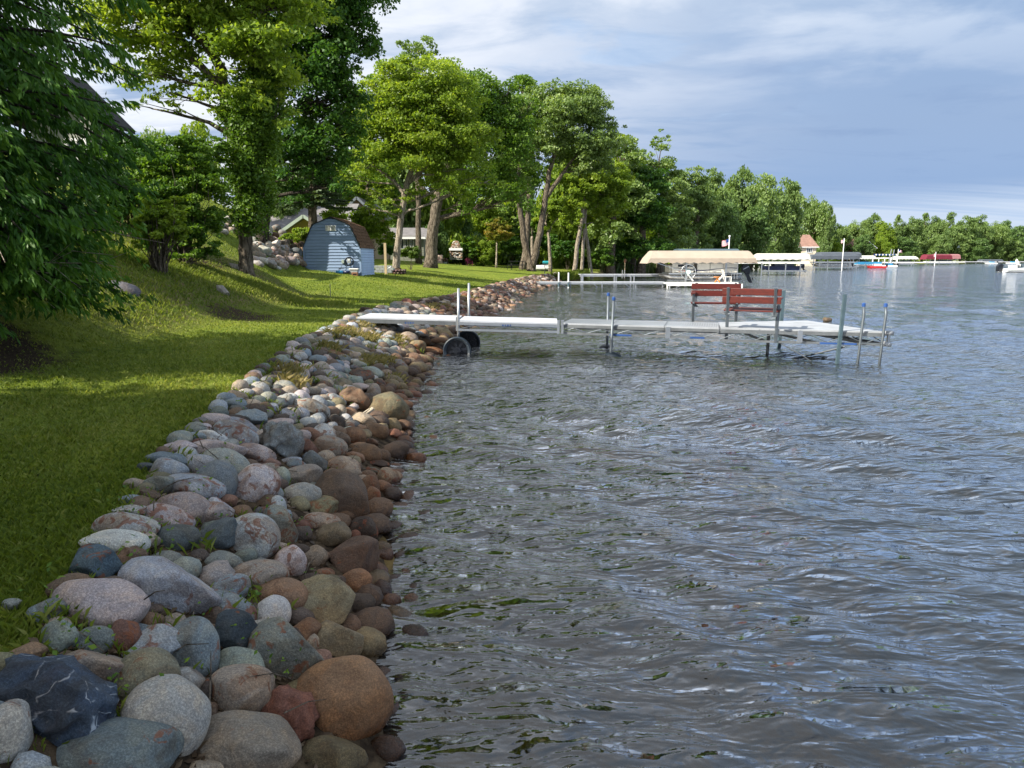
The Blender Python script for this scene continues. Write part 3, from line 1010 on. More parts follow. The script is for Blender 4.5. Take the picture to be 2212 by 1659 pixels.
C_ = [(1235, 1240, 385, 305, 'OL', 25, 'egg', 'big dark tan boulder bulging over the water'), (940, 1135, 295, 230, 'OK', -5, 'block', 'big flat topped brown boulder'),
      (1120, 1070, 120, 180, 'T', -10, 'egg'), (1185, 1045, 80, 130, 'OK', -15, 'egg'), (970, 1015, 205, 90, 'P', 0, 'round'), (1170, 995, 115, 120, 'K', -20, 'egg'),
      (1010, 912, 205, 150, 'K', -15, 'round'), (1095, 880, 220, 130, 'GG', -10, 'round'), (1250, 892, 125, 100, 'T', -20, 'round'), (1290, 990, 155, 115, 'OL', -15, 'egg'),
      (1368, 1075, 110, 82, 'K', 0, 'egg'), (1430, 962, 112, 62, 'K', -15, 'block'), (1510, 1092, 160, 92, 'C', -10, 'round'), (1470, 1148, 175, 70, 'C', -5, 'egg'),
      (1400, 1120, 85, 40, 'O', 0, 'egg'), (820, 992, 172, 135, 'OL', 15, 'block'), (700, 905, 225, 115, 'LG', -15, 'egg'), (640, 912, 115, 65, 'OK', -15, 'egg'),
      (650, 1000, 132, 105, 'OK', -5, 'egg'), (700, 950, 100, 72, 'T', 20, 'block'), (540, 952, 105, 55, 'B', 10, 'block'), (345, 950, 125, 75, 'LG', -10, 'egg'),
      (478, 890, 60, 105, 'P', 10, 'round'), (272, 1015, 192, 135, 'LG', -12, 'egg'), (68, 990, 135, 82, 'OL', -10, 'egg'), (130, 930, 135, 75, 'T', 5, 'egg'),
      (585, 1052, 155, 72, 'P', -5, 'egg'), (430, 1112, 155, 135, 'P', -25, 'egg'), (330, 1112, 112, 92, 'LB', -20, 'round'), (450, 1065, 90, 110, 'P', -30, 'egg'),
      (245, 1168, 132, 115, 'DG', 0, 'round'), (545, 1212, 310, 158, 'LG', -15, 'egg'), (745, 1130, 192, 115, 'B', -12, 'block', 'angular blue green stone'),
      (690, 1185, 122, 95, 'G', -20, 'egg'), (800, 1240, 115, 122, 'T', 0, 'egg'), (895, 1260, 135, 105, 'O', -12, 'egg'), (150, 1210, 115, 100, 'LB', -30, 'block'),
      (178, 880, 172, 45, 'W', 5, 'egg'), (232, 850, 165, 52, 'LG', -10, 'egg'), (350, 842, 135, 62, 'T', -5, 'round'), (488, 832, 165, 82, 'B', -25, 'egg'),
      (222, 820, 92, 48, 'W', 0, 'egg'), (310, 762, 92, 52, 'LB', 0, 'egg'), (288, 805, 75, 48, 'B', 0, 'egg'), (392, 735, 82, 52, 'LB', -20, 'round'),
      (370, 780, 85, 45, 'P', 0, 'egg'), (478, 780, 95, 48, 'W', -10, 'egg'), (550, 770, 98, 52, 'K', 10, 'round'), (635, 800, 105, 65, 'P', -10, 'round'),
      (685, 750, 145, 92, 'P', -25, 'round'), (700, 842, 132, 72, 'P', -25, 'egg'), (480, 645, 120, 115, 'GG', 0, 'round', 'round lichen grey stone at the top of the bank'), (545, 662, 125, 95, 'OL', -20, 'round'),
      (792, 445, 152, 82, 'C', 0, 'block', 'lone terracotta coloured stone on the lawn edge'), (862, 860, 122, 72, 'G', -25, 'egg'), (930, 820, 85, 50, 'B', 0, 'egg'), (922, 770, 112, 62, 'W', 0, 'round'),
      (830, 782, 112, 62, 'P', 0, 'egg'), (840, 902, 130, 52, 'DG', 0, 'round'), (850, 592, 265, 62, 'S', -14, 'flat'), (985, 628, 255, 58, 'S', -18, 'flat'),
      (1000, 672, 145, 82, 'T', -12, 'round'), (890, 682, 170, 62, 'S', -18, 'flat'), (1300, 695, 190, 90, 'S', -28, 'flat'), (1180, 722, 185, 82, 'K', -25, 'flat'),
      (1230, 765, 125, 60, 'OK', -10, 'round'), (1370, 800, 180, 100, 'S', -25, 'flat'), (1430, 682, 125, 75, 'T', -8, 'round'), (1440, 712, 160, 48, 'T', 5, 'egg'),
      (1440, 750, 155, 55, 'T', -5, 'egg'), (1340, 650, 95, 72, 'P', -40, 'egg'), (1455, 552, 165, 135, 'T', 0, 'egg'), (1545, 625, 142, 122, 'OL', 0, 'egg'),
      (1528, 670, 85, 55, 'O', 0, 'round'), (1690, 672, 225, 92, 'OK', -5, 'egg', 'dark wet boulder in the water left of the dock wheels'), (1722, 622, 125, 55, 'K', 0, 'egg'),
      (1660, 732, 150, 50, 'C', -15, 'egg'), (1560, 712, 85, 45, 'T', 0, 'egg'), (1120, 505, 150, 62, 'T', -25, 'round'), (1220, 562, 120, 75, 'T', -20, 'egg'),
      (1228, 512, 105, 62, 'G', -10, 'round'), (1320, 500, 92, 55, 'T', 0, 'egg'), (1142, 470, 92, 60, 'T', 0, 'egg'), (1140, 430, 85, 50, 'P', 0, 'egg'),
      (1055, 412, 85, 85, 'LB', 0, 'block'), (960, 402, 125, 55, 'G', 10, 'round'), (1205, 430, 75, 62, 'O', 0, 'egg'), (1290, 402, 135, 65, 'T', 0, 'round'),
      (1482, 390, 105, 62, 'O', 0, 'egg'), (1545, 412, 115, 95, 'O', 0, 'round'), (1630, 420, 85, 85, 'T', 0, 'egg'), (1455, 480, 125, 70, 'T', 10, 'egg'),
      (1800, 425, 72, 42, 'O', 0, 'egg'), (1770, 442, 55, 32, 'T', 0, 'egg'), (1865, 400, 75, 50, 'T', 0, 'round'), (1715, 390, 82, 52, 'O', -10, 'egg'),
      (1045, 272, 115, 62, 'K', 0, 'rough'), (1225, 252, 130, 52, 'G', 0, 'round'), (1195, 288, 105, 35, 'W', 0, 'egg'), (1285, 290, 95, 35, 'W', 0, 'egg'),
      (1445, 247, 105, 98, 'T', -15, 'egg', 'pale tan stone standing behind the dock ramp'), (1548, 282, 95, 42, 'K', 5, 'block'), (1650, 290, 55, 32, 'T', 0, 'egg'),
      (1040, 440, 90, 50, 'S', 0, 'round'), (980, 460, 110, 40, 'T', 0, 'egg'), (1590, 480, 100, 60, 'OL', 0, 'round'), (1380, 540, 90, 60, 'G', 0, 'egg'),
      (1080, 590, 200, 50, 'S', -15, 'flat'), (1160, 640, 120, 60, 'S', -20, 'flat'), (1250, 820, 120, 50, 'K', 0, 'flat'), (960, 720, 120, 40, 'T', -10, 'egg'),
      (860, 730, 110, 50, 'S', -15, 'flat'), (1560, 560, 60, 60, 'O', 0, 'egg'), (1630, 560, 70, 50, 'OK', 0, 'egg'), (385, 1180, 60, 50, 'OK', 0, 'egg'),
      (540, 1125, 70, 60, 'R', 0, 'egg'), (180, 1100, 80, 60, 'OK', 0, 'egg'), (1010, 1300, 190, 70, 'OL', 0, 'egg')]

def stone_tone(c, r):
    g = sum(c) / 3
    f = r.uniform(.58, 1.06)
    k = r.uniform(.60, .85)
    t = (r.uniform(.97, 1.05), 1.0, r.uniform(.93, 1.02))
    return [max(.012, (g + (v - g) * k) * f * q) for v, q in zip(c, t)]


SHAPES = {}


def shape_mesh(kind, idx, sub, mat):
    k = (kind, idx, sub, mat.name)
    if k not in SHAPES:
        P, F = stone_shape(hash_(kind) + idx * 17, kind, sub)
        SHAPES[k] = np_mesh('stone', P, F, mat, True)
    return SHAPES[k]


def hash_(s):
    return sum(ord(c) * (i + 3) for i, c in enumerate(s))


CAMR = cam.rotation_euler.to_matrix()
RR = random.Random(3)
placed = []          # (x, y, r) of stones in plan


def put_stone(px, py, w, h, colr, rot, kind, parent, mat, label=None, vein=0.0, sub=None, grow=1.17, record=True, name='stone'):
    P = hit(px, py + .22 * h)
    dist = (P - Vector((0, 0, H))).length
    d = ray(px, py).normalized()
    c = Vector((0, 0, H)) + d * dist
    k = dist / math.hypot(FPX, 829.5 - py, px - 1106) * (1.0)
    rx, ry = w / 2 * k * grow, h / 2 * k * grow
    rd = (rx + ry) / 2 * RR.uniform(.85, 1.05)
    if label is None and kind in ('egg', 'round') and RR.random() < .38:
        kind = 'round' if kind == 'egg' else 'block'
    s2 = sub or (4 if w > 60 else 3 if w > 22 else 2)
    me = shape_mesh(kind, RR.randrange(4), s2, mat)
    o = bpy.data.objects.new(name, me)
    COL.objects.link(o)
    o.parent = parent
    # lying on the bank: local z leans from the view plane towards straight up
    M1 = CAMR @ Matrix.Rotation(math.radians(rot), 3, 'Z')
    flip = Matrix.Diagonal((RR.choice((-1, 1)), RR.choice((-1, 1)), 1)).to_3x3()
    if flip.determinant() < 0:
        flip = flip @ Matrix.Diagonal((1, 1, -1)).to_3x3()
    M4 = (M1 @ Matrix.Diagonal((rx, ry, rd)).to_3x3() @ flip).to_4x4()
    M4.translation = c
    o.matrix_world = M4 if parent is None else parent.matrix_world.inverted() @ M4
    cc = stone_tone(PAL[colr], RR)
    o.color = (*cc, 1.0 - vein)
    if label:
        o['label'] = label
    if record:
        placed.append((c.x, c.y, max(rx, rd)))
    return o


def stone_group(lst, fx, fy, ox, oy, parent, mat, name='stone', cut=None):
    out = []
    for s in lst:
        cx, cy, w, h, c, rot, kind = s[:7]
        px, py = ox + cx * fx, oy + cy * fy
        if cut and not cut(px, py):
            continue
        out.append(put_stone(px, py, w * fx, h * fy, c, rot, kind, parent, mat, s[7] if len(s) > 7 else None, s[8] if len(s) > 8 else 0, name=name))
    return out


def fill_stones(parent, mat, ylo, yhi, count, rfun, cols, max_parts, seed, wfac=1.0, overlap=.72, far=False):
    """loose stones between the big ones: the largest in view as parts, the rest as one mesh"""
    r = random.Random(seed)
    cand = []
    xs = np.array([p[0] for p in placed] or [1e6])
    ys = np.array([p[1] for p in placed] or [1e6])
    rs = np.array([p[2] for p in placed] or [0])
    for _ in range(count):
        y = ylo + (yhi - ylo) * r.random()
        W = float(np.interp(y, [0, 2.5, 5, 9, 14, 19, 26, 40, 55, 62], [1.15, 1.2, 1.5, 1.7, 1.75, 1.9, 1.35, 1.3, 1.2, .8])) * wfac
        s = -.10 + (W + .17) * r.random() ** .85 if r.random() < .97 else -r.uniform(.05, .45)
        xsh = float(np.interp(y, SH[:, 1], SH[:, 0]))
        x = xsh - s
        rad = rfun(r, y) * (1.3 if 0 < s < .3 and not far else 1)
        d = np.hypot(xs - x, ys - y) - rs * overlap - rad * overlap
        if d.min() < 0:
            continue
        xs, ys, rs = np.append(xs, x), np.append(ys, y), np.append(rs, rad)
        cand.append((rad / math.hypot(y, x), x, y, rad, s))
    cand.sort(reverse=True)
    VV, FF, CC, nv = [], [], [], 0
    for i, (_, x, y, rad, s) in enumerate(cand):
        z = gz(x, y)
        c = PAL[r.choice(cols(s) if callable(cols) else cols)]
        c = stone_tone(c, r)
        kind = r.choice(['egg', 'egg', 'round', 'block', 'round'] if not far else ['block', 'round', 'rough', 'block'])
        sc3 = (rad * r.uniform(.85, 1.25), rad * r.uniform(.75, 1.0), rad * r.uniform(.55, .85))
        E = Matrix.Rotation(r.uniform(0, 6.28), 3, 'Z') @ Matrix.Rotation(r.uniform(-.5, .5), 3, 'X')
        M4 = (E @ Matrix.Diagonal(sc3).to_3x3()).to_4x4()
        M4.translation = (x, y, (max(z, -.12) + rad * .22) if s > -.1 else z + rad * .1)
        if i < max_parts:
            sub = 3 if rad / math.hypot(x, y) > .012 else 2
            o = bpy.data.objects.new('stone', shape_mesh(kind, r.randrange(4), sub, mat))
            COL.objects.link(o)
            o.parent = parent
            o.matrix_world = M4
            o.color = (*c, 1)
        else:
            me = shape_mesh(kind, r.randrange(4), 2, mat)
            V = np.empty(len(me.vertices) * 3, np.float32)
            me.vertices.foreach_get('co', V)
            V = V.reshape(-1, 3) @ np.array(M4.to_3x3()).T + np.array(M4.translation)
            F = np.empty(len(me.loops), np.int32)
            me.loops.foreach_get('vertex_index', F)
            VV.append(V)
            FF.append(F.reshape(-1, 3) + nv)
            CC.append(np.tile([*c, 1], (len(V), 1)))
            nv += len(V)
    if VV:
        V, F, Cc = np.concatenate(VV), np.concatenate(FF), np.concatenate(CC)
        me = np_mesh('small_stones', V, F, mat, True, [('stone_col', 'FLOAT_COLOR', 'POINT', Cc), ('has_col', 'FLOAT', 'POINT', np.ones(len(V)))])
        o = link('small_stones', me, parent)
        o['kind'] = 'stuff'
    return len(cand)


def smooth_patch(name, s0, s1, y0, y1, dz, mat, step=.35):
    """a skin of soil following the ground, base of a stone bank"""
    ys = np.arange(y0, y1, step)
    ss = np.linspace(s0, s1, 9)
    S, Y = np.meshgrid(ss, ys)
    X = np.interp(Y, SH[:, 1], SH[:, 0]) - S
    Z = ground_z(X, Y) + dz
    V = np.stack([X, Y, Z], -1).reshape(-1, 3)
    return np_mesh(name, V, grid_faces(len(ss), len(ys)), mat, True)


M['soil'] = simple('bank soil and litter', (.026, .018, .012), .95, 0, .1, .6, 9, .9, 45, col2=(.10, .07, .042), bdist=.02)


def build_rocks():
    bank = link('riprap_bank', smooth_patch('riprap_bank', -.1, 1.25, 1.2, 17.4, .012, M['soil']))
    tag(bank, kind='structure')
    fa, fb, fc = .4008, .3757, .22545
    yb = 886.6 + 940 * .3757
    n = []
    n += stone_group(A_, fa, fa, 0, 1219, bank, M['stone'])
    n += stone_group(B_, fb, fb, 110.8, 886.6, bank, M['stone'])
    n += stone_group(C_, fc, fc, 554.1, 609.5, bank, M['stone'])
    k = len(n)
    fill_stones(bank, M['stone'], .9, 20.5, 5200, lambda r, y: r.uniform(.035, .085) + .0055 * y,
                lambda s: ['OK', 'OK', 'K', 'K', 'OL', 'K', 'O', 'OL'] if s < .5 else ['T', 'G', 'B', 'P', 'S', 'OK', 'OL', 'T', 'K', 'LB', 'GG', 'LG'], max(0, 298 - k), 5, overlap=.62)
    placed.clear()
    bank2 = link('far_riprap_bank', smooth_patch('far_riprap_bank', -.1, 1.0, 20.6, 61.0, .012, M['soil']))
    tag(bank2, kind='structure')
    fill_stones(bank2, M['stone_dry'], 20.6, 61, 5200, lambda r, y: r.uniform(.08, .17) + .0012 * y,
                lambda s: ['OK', 'O', 'T', 'OK', 'C', 'K', 'K', 'R', 'OL', 'P'], 298, 6, overlap=.58, far=True)
    placed.clear()
    # boulders heaped against the hill behind the ivy clad tree
    slope = bpy.data.objects.new('boulder_slope', None)
    COL.objects.link(slope)
    tag(slope, kind='structure')
    D_ = [(700, 560, 180, 120, 'K'), (860, 540, 190, 110, 'K'), (960, 600, 110, 70, 'T'), (1070, 680, 130, 130, 'S'), (860, 700, 220, 160, 'LG'), (760, 770, 330, 110, 'LG'),
          (1030, 790, 150, 90, 'OK'), (940, 850, 260, 100, 'T'), (1020, 880, 200, 90, 'P'), (1180, 830, 150, 90, 'S'), (1190, 760, 110, 110, 'S'), (1130, 930, 160, 90, 'T'),
          (1240, 940, 150, 140, 'S'), (1300, 850, 120, 100, 'P'), (1380, 920, 160, 110, 'K'), (1360, 1010, 150, 90, 'K'), (1500, 1000, 180, 150, 'K'), (1430, 1110, 180, 140, 'DG'),
          (1560, 1100, 120, 130, 'OK'), (1600, 1040, 120, 110, 'T'), (740, 970, 170, 100, 'LG'), (900, 970, 160, 130, 'W'), (1040, 960, 170, 100, 'W'), (1070, 1040, 160, 130, 'T'),
          (860, 1080, 190, 150, 'LG'), (690, 1080, 160, 120, 'T'), (1010, 1110, 150, 130, 'P'), (1030, 1080, 100, 130, 'LG'), (1220, 1050, 170, 130, 'LB'), (1200, 1140, 180, 110, 'P'),
          (1010, 1200, 180, 80, 'GG'), (770, 1180, 200, 140, 'T'), (690, 1250, 150, 110, 'P'), (1330, 1150, 140, 90, 'P'), (1400, 1190, 180, 90, 'W'), (1300, 1260, 230, 130, 'P'),
          (1140, 1230, 160, 110, 'P'), (960, 1320, 240, 170, 'W'), (1060, 1290, 160, 120, 'T'), (1180, 1330, 200, 140, 'P'), (1180, 1360, 170, 100, 'T'), (1380, 1290, 180, 110, 'LG'),
          (1510, 1300, 210, 120, 'T'), (1480, 1220, 130, 80, 'T'), (1600, 1240, 120, 90, 'K'), (840, 1270, 180, 100, 'LG'), (730, 1330, 180, 120, 'W'), (1110, 1400, 90, 60, 'W'),
          (1610, 1160, 100, 110, 'K'), (180, 510, 130, 140, 'LG'), (270, 540, 110, 130, 'LB'), (170, 640, 140, 110, 'T'), (50, 600, 130, 110, 'LG'), (240, 700, 120, 90, 'T'),
          (110, 730, 130, 90, 'W'), (1250, 1000, 130, 90, 'T'), (820, 880, 130, 100, 'P'), (650, 880, 120, 90, 'LG'), (650, 1000, 120, 100, 'T'), (1700, 1180, 90, 80, 'K'),
          (30, 500, 120, 100, 'LG'), (320, 640, 110, 90, 'LG'), (640, 700, 130, 110, 'LG'), (600, 800, 120, 90, 'LB'), (560, 620, 120, 90, 'T'), (430, 560, 140, 100, 'LG'), (450, 660, 130, 90, 'T')]
    q = .1169
    for cx, cy, w, h, c in D_:
        px, py = 471 + cx * q, 415.6 + cy * q
        # each boulder rests on the hill that rises behind the lawn
        P = hit(px, py + .1 * h * q)
        o = put_stone(px, py, w * q, h * q, c, RR.uniform(-25, 15), RR.choice(['round', 'egg', 'block']), slope, M['stone_dry'], sub=3, grow=1.38, name='boulder')


build_rocks()
print('rocks done')

# ------------------------------------------------------------ vegetation
def unit(n, r):
    d = r.normal(size=(n, 3))
    return d / np.linalg.norm(d, axis=1)[:, None]


def leaf_quads(P, A, B, L, W, fold=0.0):
    """rhombic leaves: centre P, long axis A, short axis B"""
    L = L[:, None] / 2
    W = W[:, None] / 2
    V = np.stack([P - A * L, P + B * W - A * L * .15, P + A * L, P - B * W - A * L * .15], 1)
    n = len(P)
    return V.reshape(-1, 3), np.arange(n * 4).reshape(n, 4)


def leaf_mesh(name, P, N, size, mat, seed, aspect=.6, droop=0.0, tint=None):
    r = np.random.default_rng(seed)
    n = len(P)
    A = np.cross(N, unit(n, r))
    A /= np.maximum(np.linalg.norm(A, axis=1), 1e-6)[:, None]
    if droop:
        A = A + np.array([0, 0, -droop])
        A /= np.linalg.norm(A, axis=1)[:, None]
    B = np.cross(N, A)
    B /= np.maximum(np.linalg.norm(B, axis=1), 1e-6)[:, None]
    L = size * r.uniform(.65, 1.35, n)
    V, F = leaf_quads(P, A, B, L, L * aspect)
    if tint is None:
        tint = r.uniform(0, 1, n)
    return np_mesh(name, V, F, mat, False, [('tint', 'FLOAT', 'FACE', np.clip(tint, 0, 1))])


def clump_points(lobes, nclump, r, cr=(.20, .34), flat=.6, shell=.3, low=-.7):
    """lobes: list of (centre, radii). returns clump centres, radii, outward directions, lobe index"""
    vol = np.array([max(l[1][0] * l[1][2], .01) for l in lobes])
    C, Rr, D, I = [], [], [], []
    for i, (c, rad) in enumerate(lobes):
        k = max(5, int(nclump * vol[i] / vol.sum()))
        d = unit(k * 3, r)
        d = d[d[:, 2] > low][:k]
        q = r.uniform(0, 1, len(d)) ** shell
        q *= r.uniform(.80, 1.12, len(d))
        rad = np.array(rad)
        C.append(np.array(c) + d * q[:, None] * rad)
        rr = rad.mean() * r.uniform(cr[0], cr[1], len(d))
        Rr.append(rr)
        D.append(d)
        I += [i] * len(d)
    return np.concatenate(C), np.concatenate(Rr), np.concatenate(D), np.array(I)


def crown(name, lobes, nleaf, size, mat, parent, seed, nclump=None, up=.55, cr=(.20, .34), flat=.55, shell=.3, droop=0.0, aspect=.6, low=-.7, part='crown'):
    r = np.random.default_rng(seed)
    nclump = nclump or max(50, nleaf // 110)
    cr = (cr[0] * 1.22, cr[1] * 1.28)
    C, Rr, D, I = clump_points(lobes, nclump, r, cr, flat, shell, low)
    w = Rr ** 2
    k = r.choice(len(C), nleaf, p=w / w.sum())
    g = unit(nleaf, r) * (r.uniform(0, 1, nleaf) ** .45)[:, None]
    g[:, 2] *= flat
    # leaves hang more on the upper skin of each clump
    g[:, 2] = np.where(r.uniform(0, 1, nleaf) < .5, np.abs(g[:, 2]), g[:, 2])
    P = C[k] + g * Rr[k][:, None]
    P[:, 2] -= droop * Rr[k] * (g[:, 0] ** 2 + g[:, 1] ** 2) * 1.1
    N = unit(nleaf, r) * .8 + D[k] * .35 + np.array([0, 0, up])
    N /= np.linalg.norm(N, axis=1)[:, None]
    ct = r.uniform(-.22, .22, len(C))
    tint = r.uniform(.15, .85, nleaf) + ct[k]
    me = leaf_mesh(part, P, N, size, mat, seed + 1, aspect, droop * .5, tint)
    link(part, me, parent)
    return C, Rr, I


def curve(a, b, n, sag, r):
    a, b = Vector(a), Vector(b)
    L = (b - a).length
    o = Vector((r.uniform(-1, 1), r.uniform(-1, 1), r.uniform(-.2, .8))) * sag * L
    return [a.lerp(b, t) + o * math.sin(math.pi * t) + Vector((r.uniform(-1, 1), r.uniform(-1, 1), r.uniform(-1, 1))) * L * .025 * (0 < i < n)
            for i, t in enumerate([k / n for k in range(n + 1)])]


def pxlobe(Y, px, py, rx, ry, dy=0.0, depth=None):
    c = at(px, py, Y + dy)
    k = (Y + dy) / FPX
    return ((c.x, c.y, c.z), (rx * k, (depth or min(rx * 1.0, 1.1 * rx)) * k, ry * k))


def tree(name, label, cat, Y, trunks, lobes, nleaf, size, leafm, barkm, seed, group=None, twigs=.45, extra=None, **kw):
    """trunks: list of pixel paths [(px, py, diameter m), ...]; the first point is the foot"""
    rr = random.Random(seed)
    f = trunks[0][0]
    X0 = at(f[0], 560, Y).x
    base = Vector((X0, Y, gz(X0, Y)))
    root = thing(name, label, cat, base, 0, group)
    tb = MB()
    paths = []
    for tp in trunks:
        pts, rad = [], []
        for i, (px, py, d) in enumerate(tp):
            p = at(px, py, Y)
            if i == 0 and tp is trunks[0]:
                p.z = base.z - .15
            pts.append(p)
            rad.append(d / 2)
        # finer, slightly wandering path with a root flare
        fine, fr = [], []
        for i in range(len(pts) - 1):
            for k in range(4):
                t = k / 4
                q = pts[i].lerp(pts[i + 1], t)
                if i or k:
                    q += Vector((rr.uniform(-1, 1), rr.uniform(-1, 1), 0)) * rad[i] * .16
                fine.append(q)
                fr.append(rad[i] * (1 - t) + rad[i + 1] * t)
        fine.append(pts[-1])
        fr.append(rad[-1])
        if tp is trunks[0]:
            fr[0] *= 1.3
            fr[1] *= 1.08
        paths.append((fine, fr))
        tb.tube([p - base for p in fine], fr, 12)
    tb.build('trunk', barkm, root, True)
    lb = [pxlobe(Y, *l) for l in lobes]
    lb = [((c[0] - base.x, c[1] - base.y, c[2] - base.z), r_) for c, r_ in lb]
    C, Rr, I = crown(name, lb, nleaf, size, leafm, root, seed, **kw)
    br = MB()
    allp = [(p - base, r_) for path in paths for p, r_ in zip(*path)]
    for li, (c, rad) in enumerate(lb):
        c = Vector(c)
        cands = [(q, r_) for q, r_ in allp if q.z < c.z - .1 * abs((q - c).length)] or allp
        q, r0 = min(cands, key=lambda a: (a[0] - c).length + .6 * abs(a[0].z - c.z + .35 * (a[0] - c).length))
        L = (c - q).length
        rb = min(r0 * .55, .03 + L * .022)
        cp = curve(q, c, 6, .10, rr)
        br.tube(cp, [rb * (1 - .75 * k / 6) for k in range(7)], 6)
        ids = [k for k in range(len(C)) if I[k] == li]
        rr.shuffle(ids)
        for k in ids[:int(len(ids) * twigs)]:
            e = Vector(C[k])
            s = cp[rr.randrange(2, 7)]
            l2 = (e - s).length
            cc = curve(s, e, 4, .14, rr)
            br.tube(cc, [max(.006, rb * .30 * (1 - .8 * t / 4)) for t in range(5)], 4, False)
    if br.v:
        br.build('limbs', barkm, root, True)
    return root, base, C


def build_trees():
    # ivy clad tree on the slope
    t, b, C = tree('ivy_tree', 'tall tree with an ivy clad trunk leaning left on the slope', 'tree', 20,
                   [[(531, 578, .42), (530, 520, .38), (524, 420, .36), (508, 320, .34), (488, 215, .32), (478, 150, .28), (440, 90, .22), (395, 60, .16)],
                    [(560, 420, .3), (563, 300, .30), (556, 200, .27), (545, 60, .22), (540, -40, .18)],
                    [(487, 215, .26), (470, 180, .24), (420, 130, .2), (398, 95, .14), (340, 50, .1)]],
                   [(430, 45, 100, 75), (310, 75, 105, 75), (560, 130, 95, 85, -.6), (500, 60, 90, 80), (250, 20, 80, 60), (400, -70, 190, 90),
                    (520, 200, 75, 60, -.5), (300, 165, 85, 30), (370, 205, 60, 25), (420, 160, 50, 35), (330, 235, 60, 16), (600, 250, 45, 60, -.5), (640, 10, 80, 70)],
                   52000, .13, M['leaf_bright'], M['bark'], 21, twigs=.7, flat=.4, cr=(.22, .36))
    iv = [pxlobe(20, *l) for l in [(535, 485, 38, 40, -.1), (545, 440, 48, 45, -.1), (540, 390, 52, 45, -.1), (545, 340, 52, 45, -.2), (548, 285, 52, 45, -.2), (535, 240, 60, 45, -.2), (560, 200, 50, 45)]]
    iv = [((c[0] - b.x, c[1] - b.y, c[2] - b.z), r_) for c, r_ in iv]
    crown('ivy', iv, 34000, .095, M['leaf_ivy'], t, 33, 420, up=-.1, cr=(.25, .4), flat=1.1, shell=.45, droop=.5, part='ivy')
    # darker tree behind it
    tree('shade_tree', 'dark leaved tall tree right behind the ivy clad trunk', 'tree', 30,
         [[(566, 520, .55), (570, 460, .5), (574, 330, .50), (575, 200, .50), (572, 90, .45), (565, -60, .4)],
          [(588, 210, .3), (610, 130, .26), (640, 60, .2), (690, 10, .14)]],
         [(700, 50, 85, 70), (660, 150, 95, 75), (705, 235, 65, 65), (650, 300, 80, 60), (745, 130, 48, 45), (700, 330, 60, 55), (600, 60, 80, 80),
          (765, 30, 42, 45), (650, 380, 55, 45), (740, 290, 42, 40), (690, -60, 130, 80), (600, 380, 40, 60, 1), (760, 210, 40, 45), (640, 430, 40, 24), (770, 70, 50, 70), (755, 260, 42, 50), (755, 330, 36, 40), (725, 395, 45, 34)],
         60000, .16, M['leaf_dark'], M['bark_dark'], 41, twigs=.6, droop=.35, cr=(.2, .34))
    # group of lawn trees
    tree('maple_tree', 'round crowned green tree in a stone ring on the lawn right of the shed', 'tree', 38,
         [[(855, 588, .44), (860, 520, .36), (868, 450, .34), (880, 395, .32), (893, 350, .28), (905, 290, .2)],
          [(874, 420, .22), (850, 390, .2), (815, 365, .12)], [(880, 398, .26), (920, 360, .2), (965, 330, .12)]],
         [(890, 335, 90, 62), (805, 355, 50, 45), (965, 300, 85, 62), (875, 245, 80, 70), (820, 290, 55, 55), (950, 210, 90, 60), (865, 180, 62, 48),
          (1000, 365, 62, 35), (1045, 395, 50, 22), (785, 415, 38, 30), (925, 160, 60, 35), (850, 430, 45, 22), (830, 215, 50, 45), (790, 450, 34, 22), (905, 420, 40, 20), (800, 250, 40, 50), (900, 260, 80, 60), (840, 455, 30, 16), (960, 400, 60, 26), (1000, 420, 40, 18), (765, 310, 40, 34), (748, 385, 34, 28), (790, 175, 26, 22), (1005, 185, 40, 22), (1045, 310, 46, 36), (830, 150, 24, 16), (770, 235, 26, 26)],
         74000, .155, M['leaf_bright'], M['bark_pale'], 51, twigs=.5, cr=(.18, .32))
    tree('maple_tree', 'dark green tree with the stoutest trunk, behind the tree in the stone ring', 'tree', 54,
         [[(930, 573, 1.0), (933, 520, .9), (940, 460, .8), (948, 420, .75), (965, 370, .6), (990, 300, .4)],
          [(948, 430, .45), (1000, 405, .34), (1050, 395, .22), (1085, 400, .12)], [(945, 440, .5), (915, 410, .3), (890, 380, .2)]],
         [(1000, 215, 85, 55), (1080, 280, 60, 65), (1070, 400, 55, 48), (1010, 440, 34, 38), (1125, 320, 45, 60), (1095, 205, 42, 36), (1020, 330, 70, 60),
          (960, 180, 60, 40), (1130, 420, 34, 40), (1140, 250, 34, 40), (985, 400, 50, 30), (950, 250, 70, 60), (1050, 250, 60, 60), (1085, 440, 30, 30), (1040, 370, 60, 36)],
         60000, .20, M['leaf_maple'], M['bark'], 61, twigs=.5, droop=.5, cr=(.2, .34))
    tree('linden_tree', 'full green tree filling the gap between the dark tree and the stone ring tree', 'tree', 66,
         [[(790, 560, .5), (792, 480, .45), (795, 380, .35), (790, 280, .2)]],
         [(790, 250, 50, 45), (770, 320, 45, 50), (800, 380, 60, 45), (760, 410, 40, 40), (830, 420, 50, 30), (750, 250, 30, 50), (820, 190, 30, 26)],
         22000, .27, M['leaf_maple'], M['bark'], 68, twigs=.2)
    tree('poplar_tree', 'feathery treetop rising highest above the lawn trees', 'tree', 60,
         [[(905, 570, .5), (903, 400, .4), (902, 250, .3), (900, 120, .15)]],
         [(905, 105, 38, 22), (870, 100, 18, 20), (930, 135, 30, 25), (890, 150, 48, 30), (860, 145, 20, 20), (900, 220, 60, 60)],
         12000, .25, M['leaf_cotton'], M['bark'], 71, twigs=.5)
